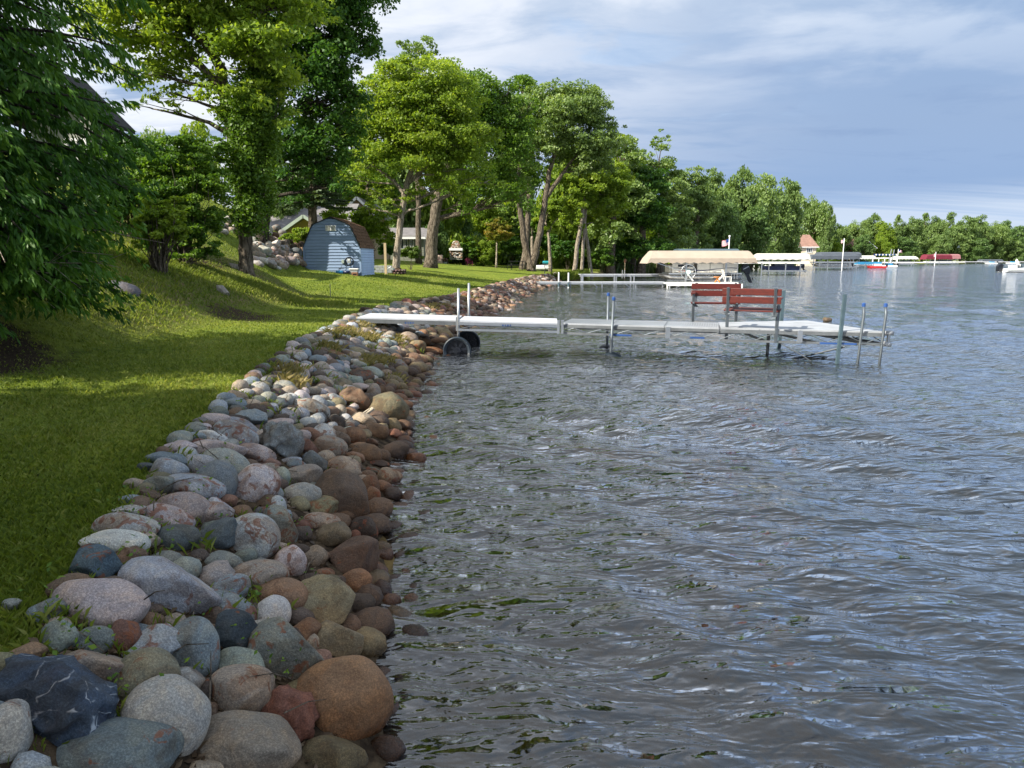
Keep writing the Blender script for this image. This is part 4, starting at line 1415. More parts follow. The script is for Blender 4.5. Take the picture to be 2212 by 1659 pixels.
    tree('cottonwood_tree', 'forked grey trunked cottonwood beside the water, black chair at its foot', 'tree', 63,
         [[(1148, 588, .80), (1142, 560, .62), (1133, 520, .55), (1124, 460, .48), (1119, 400, .4), (1125, 330, .3)],
          [(1150, 580, .65), (1160, 535, .60), (1168, 490, .56), (1178, 430, .50), (1187, 370, .42), (1197, 335, .34), (1215, 290, .25)],
          [(1180, 425, .42), (1205, 390, .36), (1225, 360, .25), (1250, 330, .15)]],
         [(1230, 240, 75, 50), (1178, 205, 45, 35), (1285, 262, 45, 32), (1325, 272, 30, 18), (1255, 320, 75, 38), (1190, 300, 50, 50), (1135, 240, 40, 50),
          (1290, 310, 45, 22), (1140, 300, 40, 40), (1300, 225, 30, 22), (1260, 370, 40, 25), (1165, 345, 30, 35), (1110, 330, 30, 50), (1200, 245, 60, 50), (1120, 400, 26, 40), (1280, 350, 50, 34), (1310, 300, 40, 30)],
         56000, .225, M['leaf_cotton'], M['bark'], 81, twigs=.45, cr=(.2, .36))
    tree('cottonwood_tree', 'straight thick trunked cottonwood just left of the forked one', 'tree', 70,
         [[(1130, 574, .75), (1136, 530, .62), (1141, 470, .55), (1143, 400, .45), (1140, 300, .3)]],
         [(1130, 200, 45, 30), (1095, 250, 38, 50), (1120, 310, 50, 60), (1160, 380, 35, 40), (1100, 380, 30, 50)],
         16000, .28, M['leaf_maple'], M['bark'], 91, twigs=.4)
    # three leaning trunks
    for i, (tp, lb, lab) in enumerate([
        ([(1240, 579, .46), (1247, 530, .42), (1257, 480, .38), (1262, 420, .3)], [(1255, 430, 38, 38), (1235, 480, 30, 22), (1245, 385, 35, 30)], 'leaning pale trunk, left one of the three growing together by the sandy landing'),
        ([(1257, 578, .36), (1259, 540, .32), (1262, 500, .3), (1266, 440, .3)], [(1290, 400, 45, 35), (1275, 350, 30, 30)], 'thinner middle trunk of the three growing together by the sandy landing'),
        ([(1278, 580, .42), (1271, 540, .38), (1265, 500, .34), (1260, 440, .35)], [(1310, 440, 42, 40), (1300, 480, 28, 25), (1330, 390, 40, 40)], 'right trunk of the three by the landing, yellow hose at its foot')]):
        tree('landing_tree', lab, 'tree', 71 + i * 1.2, [tp], lb, 9000, .28, M['leaf_bright'], M['bark_pale'], 101 + i, group='three trees growing together by the landing', twigs=.4)
    tree('slim_tree', 'slim pale trunk forking into a Y beyond the forked cottonwood', 'tree', 78,
         [[(1189, 567, .42), (1187, 530, .34), (1184, 500, .28), (1178, 480, .2)], [(1185, 505, .22), (1192, 485, .18), (1205, 470, .1)]],
         [(1180, 465, 30, 22), (1205, 450, 25, 22), (1190, 490, 20, 12)], 5000, .28, M['leaf_bright'], M['bark_pale'], 111)
    tree('slim_tree', 'slim short trunk standing in front of the white boat on the lawn', 'tree', 79,
         [[(1151, 567, .5), (1150, 540, .4), (1149, 510, .3)]],
         [(1155, 490, 26, 24), (1140, 460, 22, 22)], 4000, .28, M['leaf_maple'], M['bark_pale'], 113)
    tree('sapling', 'small sapling with yellow and orange leaves on the sunny lawn', 'sapling', 66,
         [[(1072, 562, .2), (1073, 540, .15), (1074, 500, .1)]],
         [(1073, 512, 24, 26), (1060, 495, 16, 16), (1085, 500, 20, 24), (1075, 480, 16, 14)], 4500, .2, M['leaf_orange'], M['bark_pale'], 117, twigs=.3)
    # big willows behind the pontoon landing
    for i, (Y, foot, lb, mt, lab) in enumerate([
        (82, 1320, [(1345, 320, 38, 28), (1330, 370, 55, 40), (1300, 430, 50, 45), (1350, 430, 55, 50), (1320, 500, 55, 40), (1310, 550, 45, 28), (1365, 350, 35, 30)], 'leaf_cotton', 'broad bushy tree on the shore left of the tan boat cover'),
        (84, 1385, [(1395, 470, 55, 45), (1370, 540, 55, 32), (1410, 540, 45, 28), (1340, 555, 40, 22), (1385, 400, 50, 40)], 'leaf_dark', 'low dark bushy tree over the reeds'),
        (86, 1365, [(1350, 330, 30, 36), (1365, 400, 45, 50), (1290, 470, 40, 40), (1340, 480, 40, 40), (1240, 460, 34, 34)], 'leaf_bright', 'lighter leaved tree mingling with the bushy shore trees'),
        (92, 1425, [(1430, 310, 22, 30), (1410, 350, 45, 35), (1440, 390, 45, 40), (1400, 430, 50, 50), (1450, 450, 45, 40), (1455, 520, 50, 35)], 'leaf_cotton', 'wind combed tall tree directly above the left end of the tan cover'),
        (98, 1500, [(1480, 420, 40, 35), (1500, 385, 35, 25), (1510, 450, 40, 40), (1480, 480, 40, 30), (1500, 520, 45, 26)], 'leaf_far', 'willow hanging over the shore behind the striped flag')]):
        tree('shore_tree', lab, 'tree', Y, [[(foot, 572, 1.0), (foot + 4, 500, .8), (foot + 8, 420, .5)]], lb, 19000, .34, M[mt], M['bark'], 131 + i * 3, twigs=.3)

    # ---- repeated background trees
    def proto(seed, leafm, nleaf, size, lobes):
        root = bpy.data.objects.new('background_tree', None)
        COL.objects.link(root)
        tb = MB()
        tb.tube([(0, 0, -.02), (.01, 0, .2), (-.01, .01, .45), (.0, 0, .7)], [.030, .020, .016, .006], 7)
        rr = random.Random(seed)
        for c, r_ in lobes:
            tb.tube([(0, 0, .3 + .2 * rr.random()), (c[0] * .5, c[1] * .5, c[2] * .75), c], [.012, .008, .003], 5)
        tb.build('trunk', M['bark'], root, True)
        crown('x', lobes, nleaf, size, leafm, root, seed, nclump=120, cr=(.30, .46), flat=.75)
        return root
    base_l = [((0, 0, .12), (.34, .34, .12)), ((0, 0, .75), (.25, .25, .22)), ((-.2, .1, .55), (.22, .22, .22)), ((.22, -.05, .55), (.22, .22, .22)), ((.02, -.2, .45), (.25, .22, .22)), ((-.05, .15, .40), (.25, .22, .2)),
              ((.1, 0, .28), (.30, .28, .12))]
    tall_l = [((0, 0, .14), (.30, .30, .13)), ((0, 0, .85), (.16, .16, .14)), ((-.12, .1, .68), (.18, .2, .16)), ((.15, -.05, .62), (.18, .2, .18)), ((-.05, -.1, .45), (.24, .22, .18)), ((.08, .1, .3), (.24, .22, .16))]
    wide_l = [((0, 0, .10), (.42, .34, .11)), ((-.3, 0, .55), (.25, .25, .25)), ((.05, 0, .70), (.28, .28, .26)), ((.32, .05, .50), (.24, .24, .24)), ((0, -.15, .36), (.34, .28, .2)), ((-.2, -.05, .25), (.26, .22, .13)), ((.22, -.1, .24), (.26, .22, .13))]
    pr = [proto(201, M['leaf_far'], 15000, .044, base_l), proto(202, M['leaf_far'], 13000, .040, tall_l), proto(203, M['leaf_far'], 16000, .042, wide_l),
          proto(204, M['leaf_fardark'], 14000, .044, base_l), proto(205, M['leaf_cotton'], 15000, .040, wide_l), proto(206, M['leaf_bright'], 14000, .044, base_l)]
    used = set()

    def bg(px, top, Y, wpx, k, label, group, rz=None):
        X = at(px, 560, Y).x
        z = max(gz(X, Y), .1)
        h = at(px, top, Y).z - z
        w = wpx * Y / FPX
        p = pr[k]
        s = (w / .95, w / .95, h / .97)
        rz = R.uniform(0, 6.28) if rz is None else rz
        if k not in used:
            used.add(k)
            o = p
            o.location, o.scale, o.rotation_euler = (X, Y, z), s, (0, 0, rz)
            o['label'] = label
        else:
            o = copy_tree(p, (X, Y, z), rz, label, s)
        o['category'] = 'tree'
        if group:
            o['group'] = group
        return o
    G1 = 'trees in the long shoreline row behind the boat lifts'
    names = ['tree in the shoreline row between the striped flag and the white cover', 'tall tree of the shoreline row, behind the white boat cover', 'broad crowned tree in the middle of the shoreline row',
             'rounded tree of the shoreline row above the white cover', 'leafy tree of the shoreline row left of the brown roofed house', 'tree of the shoreline row leaning over the brown roofed house',
             'slightly lower tree near the right end of the shoreline row', 'ragged last tree at the right end of the high shoreline row', 'lower tree filling in behind the tan boat cover',
             'shaded tree behind the white cover', 'dark tree left of the brown roofed house']
    for (px, top, Y, w, k), nme in zip([(1535, 368, 112, 105, 2), (1590, 362, 124, 110, 0), (1635, 375, 134, 105, 4), (1680, 388, 146, 95, 2), (1698, 402, 158, 56, 0), (1742, 418, 205, 76, 4),
                                        (1765, 436, 210, 60, 0), (1784, 446, 200, 40, 1), (1555, 430, 104, 90, 3), (1625, 440, 120, 90, 3), (1694, 452, 160, 60, 3)], names):
        bg(px, top, Y, w, k, nme, G1)
    G2 = 'far trees across the bay'
    far = [(1788, 490, 215, 44, 3), (1808, 484, 220, 62, 0), (1842, 474, 225, 60, 4), (1878, 462, 240, 60, 0), (1905, 478, 235, 55, 5), (1932, 466, 250, 50, 1), (1958, 470, 252, 55, 2), (1990, 462, 262, 55, 1),
           (2016, 468, 258, 55, 0), (2045, 460, 270, 50, 1), (2074, 468, 265, 62, 2), (2105, 466, 272, 60, 0), (2138, 476, 276, 62, 4), (2160, 474, 290, 50, 3), (2188, 486, 285, 60, 3), (2215, 488, 290, 60, 0),
           (2250, 485, 300, 70, 2), (1860, 505, 214, 50, 3), (1950, 510, 236, 60, 3), (2030, 508, 246, 60, 2), (2110, 512, 262, 60, 3), (2180, 515, 276, 60, 0), (1795, 512, 205, 50, 5), (1905, 512, 224, 46, 5)]
    where = ['right behind the brown roofed house', 'left of the tall flagpole', 'behind the grey boat covers', 'standing highest above the small white cover', 'bright green, right of the red walled house', 'slender, left of the long white dock',
             'above the two bare poles', 'tall and slim above the flags', 'left of the maroon boat cover', 'behind the maroon boat cover, slim and tall', 'behind the pink boat cover', 'right of the pink boat cover',
             'broad and pale near the right edge', 'dark, behind the broad pale one', 'dark green near the right edge', 'cut by the right edge of the picture', 'outside the right edge', 'low and dark behind the small white cover',
             'low and dark behind the rounded white cover', 'low, between white and maroon covers', 'low and dark right of the maroon covers', 'low, above the speedboat', 'low and bright beside the flagpole', 'low and bright behind the blue dock']
    for (px, top, Y, w, k), wv in zip(far, where):
        bg(px, top, Y, w, k, 'far tree across the bay ' + wv, G2)
    G3 = 'background trees behind the lawn and houses'
    back = [(760, 330, 70, 110, 5), (830, 360, 85, 110, 3), (900, 400, 95, 120, 5), (980, 380, 100, 120, 0), (1040, 430, 96, 110, 5), (1100, 400, 110, 120, 4), (1170, 430, 105, 110, 0), (1230, 420, 112, 110, 3),
            (1290, 380, 115, 120, 5), (1000, 470, 88, 90, 3), (1085, 500, 104, 80, 5), (1130, 480, 98, 80, 3), (1215, 500, 96, 60, 5), (1360, 400, 118, 120, 3), (1440, 420, 125, 120, 3),
            (440, 260, 50, 110, 5), (345, 270, 60, 110, 4), (700, 300, 60, 110, 3), (620, 350, 55, 90, 0), (940, 470, 80, 60, 3), (1045, 520, 84, 50, 5), (240, 250, 45, 130, 3), (1110, 262, 100, 120, 0), (1215, 300, 96, 120, 5), (1300, 320, 98, 110, 2), (870, 250, 84, 130, 0), (965, 245, 86, 140, 5)]
    wh = ['above the shed roof', 'between the shed and the stone ring tree', 'behind the stout trunk', 'above the stone fireplace', 'behind the sapling, bright', 'left of the forked cottonwood', 'behind the slim pale trunks',
          'above the white lawn house', 'behind the three leaning trunks', 'low and dark behind the fireplace', 'low and bright behind the sapling', 'low and dark behind the white boat', 'low, before the white lawn house',
          'behind the bushy shore tree', 'behind the wind combed shore tree', 'seen through the gap left of the ivy trunk', 'pale, above the hillside bushes', 'behind the spruce', 'behind the boulder slope', 'dark, left of the fireplace',
          'low and bright right of the pink chairs', 'behind the cedar boughs', 'between the two big crowns at the centre', 'behind the cottonwood crown', 'right of the cottonwood crown', 'behind the stone ring tree crown', 'behind the stout trunk tree crown']
    for (px, top, Y, w, k), wv in zip(back, wh):
        bg(px, top, Y, w, k, 'background tree ' + wv, G3)
    G4 = 'tall trees left of the camera that shade the stones'
    G4n = iter(['broad shade tree', 'rounded shade tree', 'dense shade tree farthest behind', 'tallest spreading shade tree', 'narrow shade tree beside the cedar', 'lower shade tree beside the cedar', 'shade tree farthest up the hill'])
    for X, Y, h, w, k in [(-10.8, -.4, 12.5, 6.8, 3), (-10.5, -3.6, 13, 8, 0), (-6.5, -7.5, 12, 8, 3), (-15.5, -6, 15, 9, 0), (-10.9, 6.0, 9.0, 2.8, 3), (-21, 7.5, 15, 4.5, 1)]:
        o = copy_tree(pr[k], (X, Y, gz(X, Y)), R.uniform(0, 6), next(G4n) + ' on the bank left of the view', (w / .95, w / .95, h))
        o['category'] = 'tree'
        o['group'] = G4


def build_conifers():
    # cedar with drooping sprays
    base = Vector((-6.9, 8.4, gz(-6.9, 8.4)))
    root = thing('cedar_tree', 'dense dark cedar with drooping sprays filling the left edge', 'tree', base)
    r = np.random.default_rng(77)
    tb = MB()
    tb.tube([(0, 0, -.2), (.05, 0, 1), (0, .05, 3), (.05, 0, 5.5), (0, 0, 7.8)], [.28, .22, .18, .12, .05], 10)
    tb.build('trunk', M['bark'], root, True)
    rr = random.Random(5)
    br = MB()
    P_, A_x, N_, T_ = [], [], [], []

    def spray(p, d, L, dens):
        """a fan of flat scale leaves hanging off a twig"""
        n = int(dens)
        t = r.uniform(0, 1, n) ** .8
        side = r.normal(size=(n, 3)) * .5
        a = d * 1.1 + side * .9 + np.array([0, 0, -1.35])
        a /= np.linalg.norm(a, axis=1)[:, None]
        pos = p + d * (t * L)[:, None] + a * (r.uniform(.02, .13, n))[:, None] + np.array([0, 0, -.10]) * (t ** 2 * L)[:, None]
        P_.append(pos)
        A_x.append(a)
        nn = r.normal(size=(n, 3)) * .6 + np.array([.1, -.9, .35])
        N_.append(nn)
        T_.append(np.clip(r.uniform(.1, .7) + t * .25 + r.normal(size=n) * .08, 0, 1))
    # boughs: (height, azimuth, length)
    for i in range(520):
        z = rr.uniform(.35, 7.4) if i > 60 else rr.uniform(.4, 2.2)
        az = rr.uniform(-math.pi, math.pi)
        if math.sin(az) > .35 and rr.random() < .6:
            az = -az            # more boughs where they can be seen
        full = np.interp(z, [0.3, 1.0, 2.0, 3.2, 4.2, 5.5, 6.5, 7.6], [1.6, 1.95, 2.2, 2.2, 2.15, 2.1, 2.0, 1.3])
        L = full * rr.uniform(.72, 1.08)
        d = Vector((math.cos(az), math.sin(az), rr.uniform(-.18, .22)))
        pts = []
        for k in range(7):
            t = k / 6
            pts.append(Vector((0, 0, z)) + d * L * t + Vector((0, 0, -.30 * L * t * t + .12 * L * t)) + Vector((rr.uniform(-.04, .04), rr.uniform(-.04, .04), 0)))
        br.tube(pts, [.035 * (1 - .8 * k / 6) for k in range(7)], 5, False)
        for s in range(24):
            t = rr.uniform(.25, 1.0)
            k = min(5, int(t * 6))
            p = pts[k].lerp(pts[k + 1], t * 6 - k)
            sd = np.array([d.x * .7 + rr.uniform(-.8, .8), d.y * .7 + rr.uniform(-.8, .8), rr.uniform(-.5, .25)])
            sd /= np.linalg.norm(sd)
            spray(np.array(p), sd, rr.uniform(.20, .46), 17)
    # bare dead twigs low down towards the lawn
    dead = MB()
    for i in range(46):
        z = rr.uniform(.5, 1.5)
        az = rr.uniform(-1.6, .3)
        L = rr.uniform(1.2, 2.6)
        c = curve((.2 * math.cos(az), .2 * math.sin(az), z), (L * math.cos(az), L * math.sin(az), z + rr.uniform(-.5, .35)), 6, .12, rr)
        dead.tube(c, [.016 * (1 - .8 * k / 6) for k in range(7)], 4, False)
        for _ in range(4):
            s = c[rr.randrange(2, 6)]
            dead.tube([s, s + Vector((rr.uniform(-.2, .4), rr.uniform(-.4, .2), rr.uniform(-.3, .25)))], [.005, .002], 3, False)
    dead.build('dead_twigs', M['bark_pale'], root, True)
    br.build('limbs', M['bark_dark'], root, True)
    P, A, N, T = (np.concatenate(q) for q in (P_, A_x, N_, T_))
    N -= A * (N * A).sum(1)[:, None]
    N /= np.linalg.norm(N, axis=1)[:, None]
    B = np.cross(N, A)
    L = r.uniform(.055, .135, len(P))
    V, F = leaf_quads(P, A, B, L, L * .27)
    link('crown', np_mesh('crown', V, F, M['leaf_cedar'], False, [('tint', 'FLOAT', 'FACE', T)]), root)

    # spruce behind the shed
    def spruce(px, Y, top, half, n, label, ybot, name='spruce_tree', seed=9, mat='leaf_spruce', trunkd=.5):
        X = at(px, 560, Y).x
        b = Vector((X, Y, gz(X, Y)))
        Ht = at(px, top, Y).z - b.z
        zb = at(px, ybot, Y).z - b.z
        Rm = half * Y / FPX
        root = thing(name, label, 'tree', b)
        tb = MB()
        tb.tube([(0, 0, -.2), (0, 0, Ht * .5), (0, 0, Ht * .98)], [trunkd / 2, trunkd * .32, .02], 9)
        tb.build('trunk', M['bark'], root, True)
        rr = random.Random(seed)
        rn = np.random.default_rng(seed)
        br = MB()
        P, A, T = [], [], []
        for i in range(n):
            z = zb + (Ht - zb) * (i / n) ** 1.1
            fr = 1 - (z - zb) / (Ht - zb)
            L = Rm * (.10 + .9 * fr ** .8) * rr.uniform(.7, 1.1)
            az = i * 2.4 + rr.uniform(-.3, .3)
            d = Vector((math.cos(az), math.sin(az), .05))
            pts = [Vector((0, 0, z)) + d * L * t + Vector((0, 0, -.32 * L * t + .16 * L * t * t)) for t in (0, .25, .5, .75, 1)]
            br.tube(pts, [.045, .035, .025, .016, .006], 5, False)
            k = int(70 + 130 * L / max(Rm, .1))
            t = rn.uniform(.15, 1.02, k)
            base_ = np.array([np.interp(t, [0, .25, .5, .75, 1], [p[j] for p in pts]) for j in range(3)]).T
            side = np.array([-d.y, d.x, 0])
            sgn = rn.choice([-1, 1], k)
            a = np.array(d) * .6 + side * sgn[:, None] * rn.uniform(.3, 1, k)[:, None] + np.stack([np.zeros(k), np.zeros(k), rn.uniform(-.6, .2, k)], 1)
            a /= np.linalg.norm(a, axis=1)[:, None]
            P.append(base_ + a * (rn.uniform(.02, .42, k) * (1.1 - t))[:, None])
            A.append(a)
            T.append(rn.uniform(.1, .6, k) + .35 * t)
        br.build('limbs', M['bark'], root, True)
        P, A, T = np.concatenate(P), np.concatenate(A), np.concatenate(T)
        N = rn.normal(size=P.shape) * .5 + np.array([0, -.3, .8])
        N -= A * (N * A).sum(1)[:, None]
        N /= np.linalg.norm(N, axis=1)[:, None]
        B = np.cross(N, A)
        L = rn.uniform(.16, .34, len(P))
        V, F = leaf_quads(P, A, B, L, L * .38)
        link('crown', np_mesh('crown', V, F, M[mat], False, [('tint', 'FLOAT', 'FACE', T)]), root)
    spruce(680, 38, 250, 95, 120, 'blue green spruce with a bare lower trunk behind the shed', 440, trunkd=.62)
    spruce(1525, 118, 425, 32, 70, 'pale blue spruce between trunks behind the striped flag', 545, seed=12)


def shrub(name, label, cat, px, py, Y, lobes, n, size, mat, seed, **kw):
    X = at(px, 560, Y).x
    b = Vector((X, Y, gz(X, Y)))
    root = thing(name, label, cat, b)
    lb = [pxlobe(Y, *l) for l in lobes]
    lb = [((c[0] - b.x, c[1] - b.y, c[2] - b.z), q) for c, q in lb]
    C, Rr, I = crown(name, lb, n, size, mat, root, seed, part='foliage', **kw)
    rr = random.Random(seed)
    br = MB()
    for k in range(0, len(C), max(1, len(C) // (40 if n > 9000 else 10))):
        c = curve((rr.uniform(-.15, .15), rr.uniform(-.1, .1), -.05), C[k], 4, .08, rr)
        br.tube(c, [q_ * (1 if n > 9000 else .5) for q_ in (.02, .016, .012, .008, .004)], 4, False)
    br.build('stems', M['bark'], root, True)
    return root


def build_shrubs():
    shrub('bush', 'big leafy bush on the hillside left of the ivy clad trunk', 'bush', 400, 500, 17.5,
          [(400, 340, 55, 40), (440, 400, 50, 50), (380, 420, 55, 60), (430, 470, 48, 42), (350, 400, 45, 60), (460, 330, 35, 35, 1.5), (400, 500, 50, 34), (460, 500, 30, 30), (400, 545, 50, 26), (450, 540, 36, 24), (355, 540, 40, 24)],
          34000, .085, M['leaf_maple'], 301, cr=(.2, .32))
    shrub('bush', 'low bush with light green shoots at the foot of the hillside thicket', 'bush', 340, 520, 15.5,
          [(330, 470, 40, 40), (360, 500, 40, 34), (310, 520, 30, 26), (375, 455, 26, 30)],
          12000, .075, M['leaf_bright'], 303, cr=(.2, .32))
    shrub('bush', 'dark bush tucked between the cedar and the hillside thicket', 'bush', 290, 450, 19,
          [(300, 350, 60, 60), (260, 430, 60, 60), (340, 330, 40, 40), (220, 380, 60, 80), (300, 440, 50, 50), (330, 500, 50, 40), (270, 520, 50, 40)],
          18000, .10, M['leaf_dark'], 305, cr=(.2, .34))
    shrub('shrub', 'small bright green shrub between the boulders and the tan house', 'shrub', 655, 520, 33,
          [(655, 508, 24, 20), (640, 516, 16, 12), (672, 514, 14, 12)], 3500, .10, M['leaf_bright'], 311)
    shrub('shrub', 'yellow green weeds sprouting from the boulder slope', 'weeds', 618, 510, 29.5,
          [(622, 512, 12, 8), (610, 514, 8, 6)], 700, .09, M['leaf_bright'], 313)
    shrub('bush', 'leafy lilac like bush peeking over the shed roof', 'bush', 770, 470, 40,
          [(745, 468, 45, 22), (800, 470, 40, 26), (830, 500, 30, 40), (790, 500, 40, 30), (712, 478, 25, 18)], 12000, .14, M['leaf_bright'], 315)
    for px, py, Y, rx, ry, mt, lab, k in [(887, 548, 46, 30, 14, 'leaf_juniper', 'spreading yellow green juniper between the two big lawn trunks', 1),
                                          (838, 540, 42, 22, 18, 'leaf_dark', 'dark shrub behind the pale fence post', 2),
                                          (1010, 540, 84, 30, 22, 'leaf_maple', 'hedge shrub behind the pink chairs', 3),
                                          (1055, 535, 86, 30, 20, 'leaf_bright', 'bright shrub behind the sapling', 4),
                                          (1105, 535, 88, 34, 24, 'leaf_maple', 'green shrub left of the big cottonwoods', 5),
                                          (1175, 530, 90, 40, 26, 'leaf_dark', 'dark shrub behind the slim pale trunks', 6),
                                          (1225, 545, 88, 36, 22, 'leaf_dark', 'dark shrub below the white lawn house', 7),
                                          (1300, 560, 80, 30, 22, 'leaf_maple', 'shrub right of the three leaning trunks', 8),
                                          (930, 528, 88, 22, 18, 'leaf_dark', 'dark shrub behind the stout trunk', 9)]:
        shrub('shrub', lab, 'shrub', px, py, Y, [(px - rx * .4, py, rx * .6, ry * .8), (px + rx * .4, py + 2, rx * .6, ry * .8), (px, py - ry * .3, rx * .7, ry * .9)],
              5000, .0030 * Y, M[mt], 330 + k * 3)


def blades(name, X, Y, Z, hgt, wid, lean, mat, seed, parent=None):
    r = np.random.default_rng(seed)
    n = len(X)
    az = r.uniform(0, 6.28, n)
    a2 = r.uniform(0, 6.28, n)
    l = lean * r.uniform(.2, 1, n) * hgt
    B = np.stack([X, Y, Z], 1)
    w = np.stack([np.cos(az), np.sin(az), np.zeros(n)], 1) * (wid / 2)[:, None]
    m = B + np.stack([np.cos(a2) * l * .35, np.sin(a2) * l * .35, hgt * .6], 1)
    t = B + np.stack([np.cos(a2) * l, np.sin(a2) * l, hgt * (1 - .25 * lean * r.uniform(0, 1, n))], 1)
    V = np.stack([B - w, B + w, m + w * .6, t], 1).reshape(-1, 3)
    F = np.arange(n * 4).reshape(n, 4)
    tint = np.clip(r.normal(.45, .24, n) + .30 * hsh(X, Y, .9, 5) + .25 * hsh(X, Y, 3.3, 6), 0, 1)
    me = np_mesh(name, V, F, mat, False, [('tint', 'FLOAT', 'FACE', tint)])
    o = link(name, me, parent)
    return o


WY = [0, 2.5, 5, 9, 14, 19, 26, 40, 55, 60, 80]
WW = [1.15, 1.2, 1.5, 1.7, 1.75, 1.9, 1.35, 1.3, 1.2, .3, .3]


def build_grass():
    r = np.random.default_rng(8)
    n = 380000
    d = np.exp(r.uniform(math.log(1.9), math.log(46), n))
    az = r.uniform(math.radians(-47), math.radians(8), n)
    X, Y = d * np.sin(az), d * np.cos(az)
    s = shore_dist(X, Y)
    W = np.interp(Y, WY, WW)
    soil = np.exp(-(((X + 6.6) / 1.2) ** 2 + ((Y - 7.6) / 1.2) ** 2)) + .6 * np.exp(-(((X + 5.7) / .9) ** 2 + ((Y - 14.6) / 1.2) ** 2))
    keep = (s > W - .15 + .2 * r.normal(size=n) * .6) & (r.uniform(0, 1, n) > soil * 1.1) & (r.uniform(0, 1, n) < .35 + .65 * sstep(W - .2, W + .5, s))
    X, Y, d, s, W = X[keep], Y[keep], d[keep], s[keep], W[keep]
    Z = ground_z(X, Y) + .035 * hsh(X, Y, 1.1, 3) * (s > 1.6) - .01
    edge = np.exp(-((s - W) / .30) ** 2)
    rough = sstep(2.0, 3.4, s - W) * sstep(20, 16, Y) * sstep(9, 12, Y)
    h = r.uniform(.022, .048, len(X)) * (1 + .5 * edge * r.uniform(0, 1.8, len(X)) + 1.0 * rough) * (1 + d * .012)
    o = blades('lawn_grass', X, Y, Z, h, .0040 + .00105 * d, .9, M['grass'], 9)
    tag(o, 'short mown green grass covering the lawn and slope', 'grass', kind='stuff')
    # tall grass in front of the hillside bushes and under the cedar
    n = 16000
    px = r.uniform(0, 1, n)
    X = -9.4 + 4.4 * px + r.normal(size=n) * .25
    Y = 15.2 + 5.0 * px + r.normal(size=n) * .55
    Z = ground_z(X, Y)
    o = blades('tall_grass', X, Y, Z, r.uniform(.05, .13, n), np.full(n, .009), .9, M['grass'], 19)
    tag(o, 'taller unmown grass below the hillside bushes and ivy clad trunk', 'grass', kind='stuff')
    # weeds and thin grass sprouting between the stones
    Xs, Ys, Hs = [], [], []
    for k in range(56):
        y = math.exp(r.uniform(math.log(2.2), math.log(19)))
        W_ = np.interp(y, WY, WW)
        s_ = W_ * (1 - abs(r.normal()) * .38)
        x = np.interp(y, SH[:, 1], SH[:, 0]) - s_
        m = r.integers(8, 34)
        Xs.append(x + r.normal(size=m) * .05)
        Ys.append(y + r.normal(size=m) * .05)
        Hs.append(r.uniform(.04, .13, m) * (.5 + .05 * y) * r.uniform(.6, 1.3))
    X, Y, h = np.concatenate(Xs), np.concatenate(Ys), np.concatenate(Hs)
    o = blades('bank_weeds', X, Y, ground_z(X, Y) + .03, h, .0022 + .0005 * Y, .9, M['grass'], 29)
    tag(o, 'thin weeds and grass sprouting between the bank stones', 'weeds', kind='stuff')
    # dry and green grass tufts rooted among the stones below the dock ramp
    Xs, Ys, Hs = [], [], []
    for px, py, sx, sy, m in [(745, 728, 26, 9, 900), (800, 738, 24, 8, 500), (815, 790, 34, 7, 900), (800, 708, 30, 6, 700), (925, 706, 12, 5, 350), (945, 668, 26, 5, 900), (715, 760, 12, 5, 400),
                              (858, 828, 6, 6, 200), (640, 840, 20, 8, 300), (630, 815, 20, 8, 300), (865, 745, 14, 9, 500), (1010, 650, 20, 5, 500)]:
        for k in range(m // 10):
            p = hit(px + r.normal() * sx * .6, py + r.normal() * sy * .6, 6)
            Xs.append(p.x + r.normal(size=10) * .05)
            Ys.append(p.y + r.normal(size=10) * .05)
            Hs.append(r.uniform(.05, .15, 10))
    X, Y, h = np.concatenate(Xs), np.concatenate(Ys), np.concatenate(Hs)
    o = blades('bank_grass_tufts', X, Y, ground_z(X, Y) + .05, h, .003 + .0006 * Y, 1.0, M['dry_grass'], 59)
    tag(o, 'dry straw coloured grass growing over the stones below the dock ramp', 'grass', kind='stuff')
    # broad weed leaves
    n = 504
    y = np.exp(r.uniform(math.log(2.2), math.log(14), n // 9))
    y = np.repeat(y, 9)
    x = np.interp(y, SH[:, 1], SH[:, 0]) - np.repeat(np.interp(y[::9], WY, WW) * r.uniform(.25, 1.05, len(y) // 9), 9)
    X, Y = x + r.normal(size=len(x)) * .05, y + r.normal(size=len(x)) * .05
    P = np.stack([X, Y, ground_z(X, Y) + r.uniform(.06, .20, len(X))], 1)
    N = unit(len(X), r) * .6 + np.array([0, -.2, .8])
    N /= np.linalg.norm(N, axis=1)[:, None]
    me = leaf_mesh('broad_weeds', P, N, .026, M['leaf_maple'], 5, .6)
    tag(link('broad_weeds', me), 'small broad leaved weeds scattered among the bank stones', 'weeds', kind='stuff')
    # dry litter: leaves and twigs in the gaps
    n = 5200
    y = np.exp(r.uniform(math.log(2.0), math.log(12), n))
    W_ = np.interp(y, WY, WW)
    s_ = W_ * r.uniform(.1, 1.02, n)
    X = np.interp(y, SH[:, 1], SH[:, 0]) - s_
    P = np.stack([X, y, ground_z(X, y) + .022], 1)
    N = unit(n, r) * .5 + np.array([0, 0, 1.0])
    N /= np.linalg.norm(N, axis=1)[:, None]
    me = leaf_mesh('leaf_litter', P, N, .045, M['litter'], 6, .45)
    tag(link('leaf_litter', me), 'dry brown leaves and twigs fallen between the stones', 'leaf litter', kind='stuff')
    # dense understory along the distant shores
    n = 40000
    k0 = 25
    seg = np.hypot(np.diff(SH[k0:k0 + 8, 0]), np.diff(SH[k0:k0 + 8, 1]))
